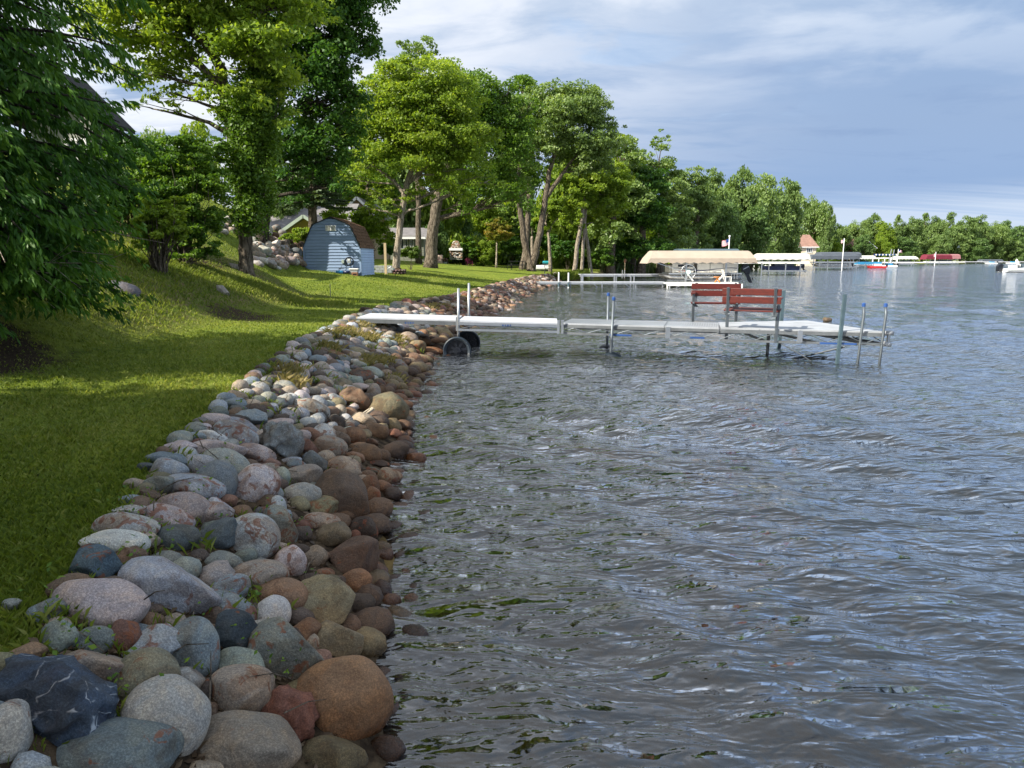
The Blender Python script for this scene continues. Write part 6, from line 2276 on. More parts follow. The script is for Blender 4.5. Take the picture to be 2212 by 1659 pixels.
def outboard(T, x, y, z, s, mat):
    """outboard motor tilted at the stern, lower unit to the right"""
    out = [(-.62, .55), (-.48, .85), (-.10, 1.0), (.22, .82), (.40, .40), (.40, -.10), (.30, -.22), (.48, -.55), (.62, -.88), (.80, -1.20), (.42, -1.12), (.22, -.95), (.02, -.40), (-.18, -.12), (-.30, .12), (-.58, .12)]
    m = MB()
    m.prism([V3(x + a * s, y - .17 * s, z + b * s) for a, b in out[:6] + out[13:]], (0, .34 * s, 0))
    o = T.part('outboard_motor', m, mat, bevel=.05 * s)
    m = MB()
    m.prism([V3(x + a * s, y - .07 * s, z + b * s) for a, b in out[5:14]], (0, .14 * s, 0))
    T.part('lower_unit', m, mat, o)
    c = V3(x + .72 * s, y, z - .72 * s)
    pr = MB()
    for k in range(3):
        a = k * 2.094 + .4
        pr.box(c + V3(.03 * s, math.cos(a) * .13 * s, math.sin(a) * .13 * s), (.05 * s, .12 * s, .16 * s), Matrix.Rotation(a, 3, 'X'))
    T.part('propeller', pr, mat, o)
    T.part('decal', MB().bar(V3(x - .42 * s, y - .185 * s, z + .36 * s), V3(x + .18 * s, y - .185 * s, z + .68 * s), .008, .09 * s), M['alu'], o)
    return o


def flag(T, p, w, h, stars=True, droop=.25, left=True):
    """flag flying from a pole at p (top of the hoist)"""
    sgn = -1 if left else 1
    nx, nz = 16, 13
    for part, mat, sel in (('flag_red', M['flag_red'], 0), ('flag_white', M['flag_white'], 1), ('flag_blue', M['navyblue'], 2)):
        m = MB()
        for i in range(nx):
            for k in range(nz):
                canton = i < 7 and k < 7
                kind_ = 2 if canton else (k % 2)
                if kind_ != sel:
                    continue
                q = []
                for a, b in ((i, k), (i + 1, k), (i + 1, k + 1), (i, k + 1)):
                    t = a / nx
                    q.append(V3(p.x + sgn * w * t * (1 - .1 * t), p.y + .10 * w * math.sin(t * 7 + b * .15), p.z - h * b / nz - droop * h * t * t + .04 * h * math.sin(t * 8)))
                m.add(q, [(0, 1, 2, 3)])
        if part == 'flag_blue' and stars:
            pass
        T.part(part, m, mat)


M['flag_red'] = simple('flag red', (.42, .03, .06), .8, 0, .2, .1)
M['flag_white'] = simple('flag white', (.78, .76, .78), .8, 0, .2, .06)
M['navyblue'] = simple('flag blue', (.02, .07, .26), .8, 0, .2, .1)


def pxp(px, py, Y):
    return at(px, py, Y)


def build_landing():
    Y = 49.0
    k = Y / FPX
    # near dock
    T = Thing('dock', 'narrow white edged dock running from the far stones to the boat lift', 'dock', (8, Y, 0), 'docks of the neighbouring landing')
    m = MB()
    pts = [pxp(1100, 602, Y + 1), pxp(1135, 605.5, Y + .5), pxp(1165, 609.3, Y)]
    for i in range(2):
        a, b = pts[i], pts[i + 1]
        mm = MB()
        mm.prism([a, b, b + V3(0, 1.2, 0), a + V3(0, 1.2, 0)], (0, 0, -.10))
        T.part('ramp', mm, M['alu'])
    xs = [1165, 1234, 1302, 1372, 1439]
    z = pxp(1165, 609.3, Y).z
    for i in range(4):
        a, b = at(xs[i], 600, Y).x, at(xs[i + 1], 600, Y).x
        T.part('deck_panel', MBX((((a + b) / 2, Y + .6, z - .02), (b - a - .02, 1.2, .04))), M['deck'])
        T.part('fascia', MBX((((a + b) / 2, Y, z - .09), (b - a - .02, .04, .14))), M['alu'])
    for px in (1164, 1233, 1301, 1374, 1432):
        x = at(px, 600, Y).x
        T.part('leg', MB().bar(V3(x, Y + .05, -.8), V3(x, Y + .05, z - .1), .07), M['alu_dull'] if px < 1240 else M['alu'])
    for px, py in ((1207, 588), (1228, 589)):
        p = at(px, py, Y)
        T.part('post', MB().tube([V3(p.x, Y - .06, -.5), V3(p.x, Y - .06, p.z)], .05, 10), M['white'])
        T.part('post_foot', MB().tube([V3(p.x, Y - .06, .05), V3(p.x, Y - .06, z)], .062, 10), M['bluegrey_pipe'])
    for a, b in ((1282, 1292), (1350, 1362), (1210, 1228)):
        p, q = at(a, 612, Y), at(b, 619, Y)
        T.part('brace', MB().bar(V3(p.x, Y + .3, z - .1), V3(q.x, Y + .3, .0), .06), M['alu'])
    # higher dock behind
    Y2 = 54.0
    T = Thing('dock', 'higher dock on tall square posts behind the narrow one', 'dock', (10, Y2, 0), 'docks of the neighbouring landing')
    z2 = at(1300, 592.5, Y2).z
    xs = [1252, 1325, 1385, 1440, 1500]
    for i in range(4):
        a, b = at(xs[i], 600, Y2).x, at(xs[i + 1], 600, Y2).x
        T.part('deck_panel', MBX((((a + b) / 2, Y2 + .6, z2 - .02), (b - a - .02, 1.2, .04))), M['deck'])
        T.part('fascia', MBX((((a + b) / 2, Y2, z2 - .10), (b - a - .02, .04, .16))), M['alu'])
    for px, w in ((1257, .20), (1327, .12), (1331, .08), (1362, .10), (1369, .10), (1434, .1)):
        x = at(px, 600, Y2).x
        T.part('post', MB().bar(V3(x, Y2 - .08, -.6), V3(x, Y2 - .08, z2 + (.02 if w > .15 else -.05)), w, w, (0, 1, 0)), M['alu'])
    for px in (1344, 1349):
        p = at(px, 583, Y2)
        T.part('ladder_rail', MB().tube([V3(p.x, Y2 - .1, z2 - .3), V3(p.x, Y2 - .1, p.z)], .03, 8), M['alu'])
    # white platform
    T = Thing('dock_platform', 'bright white platform with a stool and chair below the tan boat cover', 'dock', (13, 48, 0))
    A, B = atz(1440, 612, .33), atz(1600, 612.5, .33)
    n = 4
    for i in range(n):
        x0, x1 = A.x + (B.x - A.x) * i / n, A.x + (B.x - A.x) * (i + 1) / n
        e = .5 if i == n - 1 else 0
        m = MB()
        m.prism([V3(x0 + .01, A.y, .33), V3(x1 - .01, A.y, .33), V3(x1 - .01 + e, A.y + 1.6, .33), V3(x1 - .01 + e, A.y + 2.6, .33), V3(x0 + .01, A.y + 2.6, .33)], (0, 0, -.05))
        T.part('deck_panel', m, M['deck_white'])
        T.part('fascia', MBX((((x0 + x1) / 2, A.y - .02, .24), (x1 - x0 - .01, .04, .16))), M['white'])
    for px in (1443, 1448, 1525, 1605):
        x = at(px, 600, 48).x
        T.part('leg', MB().bar(V3(x, A.y + .1, -.6), V3(x, A.y + .1, .3), .08), M['white'])
    for a, b in ((1474, 1462), (1540, 1528), (1570, 1580)):
        p, q = at(a, 612, 48), at(b, 620, 48)
        T.part('brace', MB().bar(V3(p.x, A.y + .3, .2), V3(q.x, A.y + .3, .02), .07), M['white'])
    YB = A.y + 1.2
    # stool
    c = at(1550, 600, YB)
    c.z = .33
    T = Thing('stool', 'orange wooden stool standing on the white platform', 'stool', c)
    T.part('seat', MB().lathe(c + V3(0, 0, .38), [(.28, 0), (.28, .05)], 16), M['orange_wood'])
    for k in range(4):
        a = k * math.pi / 2 + .5
        T.part('leg', MB().bar(c + V3(.25 * math.cos(a), .25 * math.sin(a), 0), c + V3(-.10 * math.cos(a), -.10 * math.sin(a), .38), .07), M['orange_wood'])
    c = at(1566, 600, YB)
    c.z = .33
    T = Thing('chair', 'pale plastic armchair beside the orange stool', 'chair', c)
    T.part('seat', MBX((c + V3(.15, 0, .42), (.48, .46, .05))), M['cream_panel'])
    T.part('backrest', MB().bar(c + V3(-.08, 0, .45), c + V3(-.22, 0, .92), .44, .04, (1, 0, 0)), M['cream_panel'])
    for dx, dy in ((-.05, -.2), (-.05, .2), (.38, -.2), (.38, .2)):
        T.part('leg', MB().bar(c + V3(dx, dy, 0), c + V3(dx, dy, .42), .04), M['white'])
    for dy in (-.24, .24):
        T.part('armrest', MB().bar(c + V3(-.1, dy, .64), c + V3(.42, dy, .64), .05, .04), M['black'])
    # boat lift with tan cover
    T = Thing('boat_lift', 'boat lift with a big tan canvas cover and a spoked winch wheel', 'boat lift', (14.5, 51, 0), 'covered boat lifts')
    x0, x1 = at(1397, 560, 50.8).x, at(1636, 560, 50.8).x
    cover(T, x0, x1, 50.6, 53.6, at(1400, 568, 50.6).z, at(1400, 558, 50.6).z, at(1400, 541.5, 51.6).z, M['tan_canvas'], .55, n=26, scallop=.09)
    zc = at(1400, 566, 50.6).z
    for px in (1482, 1568):
        for yy in (50.9, 53.3):
            x = at(px, 580, 50.9).x
            T.part('post', MB().bar(V3(x, yy, -.5), V3(x, yy, zc + .3), .11), M['alu'])
    for a, b in (((1484, 590), (1497, 607)), ((1566, 590), (1550, 607))):
        p, q = at(*a, 50.8), at(*b, 50.8)
        T.part('diagonal_brace', MB().bar(p, q, .10), M['white'])
    T.part('cable_arm', MB().bar(at(1420, 568, 50.8), at(1484, 590, 50.8), .05), M['alu'])
    c = at(1487, 587.5, 50.6)
    R_ = 15.5 * 50.6 / FPX
    m = MB()
    m.tube([c + V3(R_ * math.cos(a), 0, R_ * math.sin(a)) for a in [i * math.pi / 16 for i in range(33)]], .028, 6, False)
    w = T.part('winch_wheel', m, M['alu'], smooth=True)
    for i in range(6):
        a = i * math.pi / 3 + .3
        T.part('spoke', MB().tube([c, c + V3(R_ * math.cos(a), 0, R_ * math.sin(a))], .014, 5), M['alu'], w)
    T.part('hub', MB().lathe(c, [(.17, -.05), (.17, .05)], 6, 'Y'), M['mint'], w)
    T.part('lift_beam', MB().bar(V3(x0 + 1.6, 51, .42), V3(x1 - 1.9, 51, .42), .10, .14), M['alu_dark'])
    T.part('lift_beam', MB().bar(V3(x0 + 1.6, 53.2, .42), V3(x1 - 1.9, 53.2, .42), .10, .14), M['alu_dark'])
    # second grey cover behind
    T = Thing('boat_lift', 'boat lift with a blue grey cover, mostly hidden behind the tan one', 'boat lift', (15, 62, 0), 'covered boat lifts')
    a, b = at(1455, 545, 62).x, at(1593, 545, 62).x
    cover(T, a, b, 60.5, 63.5, at(1455, 560, 60.5).z, at(1455, 551, 60.5).z, at(1455, 537.5, 61.5).z, M['bluegrey_pipe'], .2)
    for x in (a + 1, b - 1):
        for yy in (60.9, 63.1):
            T.part('post', MB().bar(V3(x, yy, -.5), V3(x, yy, 1.9), .1), M['alu'])
    # pontoon boat on the lift
    YB = 51.2
    T = Thing('pontoon_boat', 'cream pontoon boat with a dark wave stripe hanging under the tan cover', 'boat', (14, 52, .3))
    q = lambda px, py, yy=YB: at(px, py, yy)
    for i, yy in enumerate((51.3, 52.9)):
        m = MB()
        r_ = .25
        zc = q(1500, 599).z
        xs0, xs1 = q(1440, 599).x, q(1600, 599).x
        m.tube([V3(xs0 - .30, yy, zc + .24), V3(xs0 - .12, yy, zc + .13), V3(xs0 + .25, yy, zc + .03), V3(xs0 + .8, yy, zc), V3(xs1, yy, zc)], [.03, .13, .21, r_, r_], 18)
        T.part('pontoon', m, M['hull'], smooth=True)
        T.part('keel_fin', MBX((V3((xs0 + xs1) / 2 + .4, yy - .255, zc + .05), (xs1 - xs0 - 1.2, .02, .03))), M['alu'])
    x0, x1 = q(1443, 590).x, q(1600, 590).x
    zd = q(1500, 591).z
    T.part('deck', MBX((V3((x0 + x1) / 2, 52.1, zd), (x1 - x0, 2.4, .10))), M['alu'])
    zt_ = q(1500, 570).z
    fx = [1450, 1497, 1504, 1532, 1560, 1592]
    for i in (0, 2, 3, 4):
        a, b = q(fx[i], 580).x, q(fx[i + 1], 580).x
        T.part('fence_panel', MBX((V3((a + b) / 2, 51.0, (zd + zt_) / 2 + .06), (b - a - .04, .04, zt_ - zd - .06))), M['cream_panel'])
    T.part('rail', MBX((V3((q(1450, 580).x + q(1592, 580).x) / 2, 50.98, zt_ + .07), (q(1592, 580).x - q(1450, 580).x, .05, .05))), M['alu'])
    st = MB()
    a, b = q(1452, 585).x, q(1590, 585).x
    for i in range(30):
        t0, t1 = i / 30, (i + 1) / 30
        f0, f1 = (zd + .30 + .10 * math.cos(t * 2 * math.pi * 1.15) for t in (t0, t1))
        h0, h1 = (.02 + .05 * abs(math.sin(t * math.pi * 1.3)) for t in (t0, t1))
        X0, X1 = a + (b - a) * t0, a + (b - a) * t1
        st.add([V3(X0, 50.972, f0), V3(X1, 50.972, f1), V3(X1, 50.972, f1 + h1), V3(X0, 50.972, f0 + h0), V3(X0, 50.966, f0), V3(X1, 50.966, f1), V3(X1, 50.966, f1 + h1), V3(X0, 50.966, f0 + h0)],
               [(0, 1, 2, 3), (4, 7, 6, 5), (0, 4, 5, 1), (2, 6, 7, 3)])
    T.part('wave_stripe', st, M['navy'])
    a, b = q(1463, 573).x, q(1496, 573).x
    T.part('dark_window', MBX((V3((a + b) / 2, 50.965, q(1480, 574).z), (b - a, .02, .16))), M['black'])
    for px in (1466, 1472, 1478):
        T.part('number_plate', MBX((V3(q(px, 584).x, 50.965, q(px, 585).z), (.10, .01, .07))), M['red_cloth'])
    T.part('console', MBX((V3(q(1560, 580).x, 52, zd + .5), (.9, .7, .9))), M['cream_panel'], bevel=.05)
    T.part('seat', MBX((V3(q(1465, 580).x, 52, zd + .35), (1.3, 1.6, .6))), M['cream_panel'], bevel=.06)
    outboard(T, q(1616, 588).x, 51.6, q(1614, 589).z, .66, M['black'])
    for px in (1578, 1584, 1590):
        p = q(px, 578)
        T.part('ladder_rail', MB().tube([V3(p.x, 50.8, zd - .4), V3(p.x - .05, 50.8, zd + .25), V3(p.x - .12, 50.8, zd + .38)], .02, 6), M['alu'])
    # flag pole
    p = at(1576, 512, 66)
    T = Thing('flagpole', 'flagpole with a striped flag rising behind the tan boat cover', 'flagpole', (p.x, 66, 0), 'flagpoles with flags')
    T.part('pole', MB().tube([V3(p.x, 66, 0), V3(p.x, 66, p.z)], .05, 8), M['white'])
    T.part('finial', MB().lathe((p.x, 66, p.z), [(.06, 0), (.12, .06), (.06, .15)], 10), M['white'])
    flag(T, at(1576, 517, 66), 17 * 66 / FPX, 13 * 66 / FPX, droop=.25)
    # torch by the reeds
    p = at(1350, 573, 79)
    T = Thing('garden_torch', 'small orange topped post standing in the reeds', 'post', (p.x, 79, 0))
    T.part('post', MB().tube([V3(p.x, 79, 0), V3(p.x, 79, at(1350, 564, 79).z)], .05, 6), M['fence_wood'])
    T.part('head', MB().lathe((p.x, 79, at(1350, 567, 79).z), [(.10, 0), (.16, .25), (.05, .4)], 8), M['clay'])


def lift(px0, px1, yt, ys, yb, yfoot, Y, mat, label, boat='white', foot_px=(), back=3.0, skew=.3, motor=False, group='covered boat lifts'):
    a, b = at(px0, yb, Y).x, at(px1, yb, Y).x
    T = Thing('boat_lift', label, 'boat lift', ((a + b) / 2, Y, 0), group)
    cover(T, a, b, Y, Y + back, at(px0, yb, Y).z, at(px0, ys, Y).z, at(px0, yt, Y + 1).z, mat, skew, n=14, scallop=.12)
    zb = at(px0, yb, Y).z
    for t in (.20, .82):
        for yy in (Y + .3, Y + back - .3):
            x = a + (b - a) * t
            T.part('post', MB().bar(V3(x, yy, -.1), V3(x, yy, zb + .5), .09), M['alu'])
    T.part('lift_beam', MB().bar(V3(a + .4, Y + .1, .45), V3(b - .4, Y + .1, .45), .12, .16), M['alu'])
    zt = zb
    # boat hull below the cover
    t = Thing('boat', label.replace('boat lift with', 'boat moored under') if False else 'boat hanging below the ' + label.split('with ')[1], 'boat', ((a + b) / 2, Y + 1.4, .4), 'boats on the covered lifts')
    L = (b - a) * .78
    cx = (a + b) / 2
    h = min(.55, (zb - .6) * .6)
    m = MB()
    m.prism([V3(cx - L * .5, Y + .7, .5 + h), V3(cx - L * .40, Y + .7, .55), V3(cx + L * .46, Y + .7, .5), V3(cx + L * .5, Y + .7, .5 + h)], (0, 1.7, 0))
    t.part('hull', m, M['boat_white'] if boat == 'white' else M['hull'] if boat == 'hull' else M['navy'], bevel=.08)
    t.part('seats', MBX((V3(cx + L * .05, Y + 1.5, .5 + h + .15), (L * .5, 1.2, .35))), M['grey_canvas'], bevel=.05)
    if motor:
        outboard(t, cx + L * .5 + .35, Y + 1.5, .9, .55, M['black'])
    return T


def build_far():
    lift(1642, 1752, 547.5, 551, 561, 571, 86, M['white_canvas'], 'boat lift with a long white canvas cover', 'navy', motor=True)
    lift(1752, 1858, 549.5, 552, 560, 571, 120, M['grey_canvas'], 'boat lift with the nearer dark grey cover', 'hull', motor=True)
    lift(1772, 1862, 544.5, 548, 556, 571, 128, M['grey_canvas'], 'boat lift with the higher dark grey cover behind', 'hull')
    lift(1849, 1893, 552, 554, 559.5, 571, 140, M['white_canvas'], 'boat lift with a short white cover beside the blue dock', 'white')
    lift(1935, 1986, 553.5, 556, 560, 571, 172, M['white_canvas'], 'boat lift with a low rounded white cover beside two flags', 'white', skew=.9)
    lift(2000, 2058, 549.5, 552, 560, 571, 192, M['maroon_canvas'], 'boat lift with a deep maroon cover', 'white', skew=.5)
    lift(2020, 2076, 549, 551, 559, 571, 200, M['pink_canvas'], 'boat lift with a faded pink cover behind the maroon one', 'white', skew=.5)
    lift(2122, 2168, 560.5, 562, 566, 571, 240, M['grey_canvas'], 'boat lift with a small flat grey cover near the right edge', 'white')
    # docks along the far shore
    for i, (a, b, y, Y, mt, lab) in enumerate([(1592, 1748, 567.5, 84, 'deck_white', 'white dock in front of the long white cover'), (1756, 1850, 566.5, 118, 'alu', 'grey dock before the dark grey covers'),
                                               (1850, 1905, 568.5, 138, 'pump', 'blue sided dock by the short white cover'), (1905, 2000, 567, 165, 'white', 'white dock with tall poles and pennants'),
                                               (2000, 2085, 566, 188, 'white', 'white dock at the maroon covers'), (2085, 2220, 565.5, 230, 'deck', 'long low dock along the right shore')]):
        p, q = at(a, y, Y), at(b, y, Y)
        T = Thing('dock', lab, 'dock', ((p.x + q.x) / 2, Y, 0), 'docks along the far shore')
        n = max(3, int((q.x - p.x) / 3))
        z = max(.35, p.z)
        for k in range(n):
            x0, x1 = p.x + (q.x - p.x) * k / n, p.x + (q.x - p.x) * (k + 1) / n
            T.part('deck_panel', MBX((((x0 + x1) / 2, Y + .6, z), (x1 - x0 - .04, 1.3, .22 if mt != 'pump' else .5))), M[mt])
            T.part('leg', MB().bar(V3(x0 + .1, Y, -.1), V3(x0 + .1, Y, z + (.5 if k % 5 == 0 else 0)), .10), M['alu'])
    # small craft on the right
    for px, Y, c, lab in [(1893, 138, 'boat_red', 'small red hulled boat tied to the blue dock'), (1918, 150, 'boat_white', 'small white boat with blue seats right of the red one'),
                          (2140, 222, 'boat_white', 'white boat moored before the small grey cover'), (2185, 226, 'boat_white', 'white boat with a dark motor near the right edge')]:
        x = at(px, 566, Y).x
        T = Thing('small_boat', lab, 'boat', (x, Y - 1, 0), 'small boats at the far docks')
        m = MB()
        m.prism([V3(x - 1.7, Y - 1, .45), V3(x - 1.4, Y - 1, .0), V3(x + 1.6, Y - 1, .0), V3(x + 1.8, Y - 1, .40)], (0, 1.5, 0))
        T.part('hull', m, M[c], bevel=.1)
        T.part('console', MBX((V3(x + .2, Y - .3, .62), (1.2, .9, .40))), M['white' if c != 'boat_white' else 'pump'], bevel=.06)
        T.part('motor', MBX((V3(x + 2.0, Y - .3, .55), (.35, .3, .65))), M['black'], bevel=.08)
    # pennant dock roof
    p, q = at(1884, 557.5, 166), at(1935, 557.5, 166)
    T = Thing('dock_roof', 'flat white dock roof strung with pennants', 'canopy', ((p.x + q.x) / 2, 166, 0))
    T.part('roof', MBX((((p.x + q.x) / 2, 167, p.z), (q.x - p.x, 3, .25))), M['white'])
    for k in range(5):
        x = p.x + (q.x - p.x) * k / 4
        T.part('post', MB().bar(V3(x, 165.6, -.3), V3(x, 165.6, p.z), .14), M['white'])
    for k in range(14):
        x = p.x + (q.x - p.x) * (k + .5) / 14
        T.part('pennant', MB().add([V3(x - .2, 165.5, p.z + .95), V3(x + .2, 165.5, p.z + .95), V3(x, 165.5, p.z + .45), V3(x, 165.56, p.z + .7)], [(0, 1, 2), (0, 3, 1), (1, 3, 2), (0, 2, 3)]),
               M['flag_white'] if k % 2 else M['navyblue'])
    # poles and flags
    for px, yt, Y, w, hh, lf, lab in [(1824, 515, 116, 7, 7, True, 'tall white flagpole with a small striped flag before the grey covers'), (1941, 538, 160, 9, 5, False, 'short flagpole with a flag blowing right above the white dock'),
                                     (2022, 544, 176, 4, 8, True, 'short flagpole with a hanging flag left of the maroon cover')]:
        p = at(px, yt, Y)
        T = Thing('flagpole', lab, 'flagpole', (p.x, Y, 0), 'flagpoles with flags')
        T.part('pole', MB().tube([V3(p.x, Y, 0), V3(p.x, Y, p.z)], .07, 6), M['white'])
        flag(T, at(px, yt + 2, Y), w * Y / FPX, hh * Y / FPX, left=lf, droop=.3)
    for px, yt, lab in ((1926, 538, 'left'), (1932, 539, 'right')):
        p = at(px, yt, 155)
        T = Thing('mooring_pole', lab + ' one of two bare slanting poles at the white dock', 'pole', (p.x, 155, 0), 'two bare mooring poles')
        T.part('pole', MB().tube([V3(p.x - .5, 155, -.3), V3(p.x, 155, p.z)], .10, 8), M['alu'])
        T.part('collar', MB().tube([V3(p.x - .48, 155, .0), V3(p.x - .44, 155, .5)], .16, 8), M['blue'])
    # speedboat
    Y = 100
    x0 = at(2157, 580, Y).x
    g = lambda px, py: at(px, py, Y)
    T = Thing('speedboat', 'white speedboat with a big dark outboard cut off by the right edge', 'boat', (x0 + 3, Y, 0))
    L = 6.2
    xb = g(2165, 580).x
    m = MB()
    secs = []
    n = 12
    for i in range(n + 1):
        t = i / n
        w = .95 * (1 - max(0, (t - .55) / .45) ** 2) + .02
        zt = .50 + .28 * t ** 1.5
        zb = -.05 + .35 * max(0, (t - .7) / .3) ** 2
        x = xb + L * t
        secs += [V3(x, Y - w, zt), V3(x, Y - w * .92, zb + .15), V3(x, Y, zb - .1), V3(x, Y + w * .92, zb + .15), V3(x, Y + w, zt)]
    fs = []
    for i in range(n):
        for k in range(4):
            fs.append((i * 5 + k, (i + 1) * 5 + k, (i + 1) * 5 + k + 1, i * 5 + k + 1))
        fs.append((i * 5 + 4, (i + 1) * 5 + 4, (i + 1) * 5, i * 5))
    fs += [(0, 1, 2, 3, 4), tuple(n * 5 + k for k in (4, 3, 2, 1, 0))]
    m.add(secs, fs)
    T.part('hull', m, M['boat_white'])
    T.part('side_stripe', MB().bar(V3(xb + .2, Y - .975, .24), V3(xb + L * .6, Y - .965, .33), .02, .09), M['grey_plastic'])
    mt = T.part('outboard_motor', MB().prism([V3(xb - .75, Y - .2, .1), V3(xb - .05, Y - .2, .1), V3(xb, Y - .2, .75), V3(xb + .05, Y - .2, 1.0), V3(xb - .25, Y - .2, 1.25), V3(xb - .6, Y - .2, 1.12), V3(xb - .8, Y - .2, .8)], (0, .45, 0)), M['black'], bevel=.06)
    T.part('windscreen', MB().prism([V3(xb + 2.3, Y - .6, .68), V3(xb + 2.6, Y - .6, .68), V3(xb + 2.25, Y - .6, 1.05)], (0, 1.2, 0)), M['glass'])
    T.part('seat', MBX((V3(xb + 1.5, Y, .75), (.5, 1.2, .5))), M['white'], bevel=.05)
    # driver
    px_, py_ = xb + 1.75, Y - .25
    P = Thing('person', 'person with dark hair in a white shirt sitting in the speedboat', 'person', (px_, py_, .6))
    me = bpy.data.meshes.new('body')
    sk = [(0, 0, .55), (0, 0, .85), (0, 0, 1.08), (-.02, 0, 1.16), (-.02, 0, 1.30), (.02, .2, 1.04), (.18, .26, .80), (.40, .18, .82), (.02, -.2, 1.04), (.18, -.26, .80), (.40, -.18, .82),
          (.25, .12, .56), (.50, .13, .54), (.52, .13, .20), (.25, -.12, .56), (.50, -.13, .54), (.52, -.13, .20)]
    ed = [(0, 1), (1, 2), (2, 3), (3, 4), (2, 5), (5, 6), (6, 7), (2, 8), (8, 9), (9, 10), (0, 11), (11, 12), (12, 13), (0, 14), (14, 15), (15, 16)]
    rd = [.15, .15, .14, .06, .10, .07, .045, .03, .07, .045, .03, .09, .07, .04, .09, .07, .04]
    me.from_pydata(sk, ed, [])
    me.materials.append(M['white'])
    o = bpy.data.objects.new('body', me)
    COL.objects.link(o)
    o.parent = P.o
    s = o.modifiers.new('skin', 'SKIN')
    for i, v in enumerate(me.skin_vertices[0].data if me.skin_vertices else []):
        v.radius = (rd[i], rd[i])
    sub = o.modifiers.new('sub', 'SUBSURF')
    sub.levels = sub.render_levels = 1
    if not me.skin_vertices:
        o.modifiers.remove(s)
    P.part('head', MB().lathe((px_ - .02, py_, 1.25 + .0), [(.05, 0), (.09, .06), (.10, .14), (.08, .22), (.03, .26)], 12), M['skin'], smooth=True)
    P.part('hair', MB().lathe((px_ - .035, py_, 1.38), [(.10, 0), (.108, .05), (.085, .12), (.03, .15)], 12), M['black'], smooth=True)
    o.location = (0, 0, -.0 + .0)


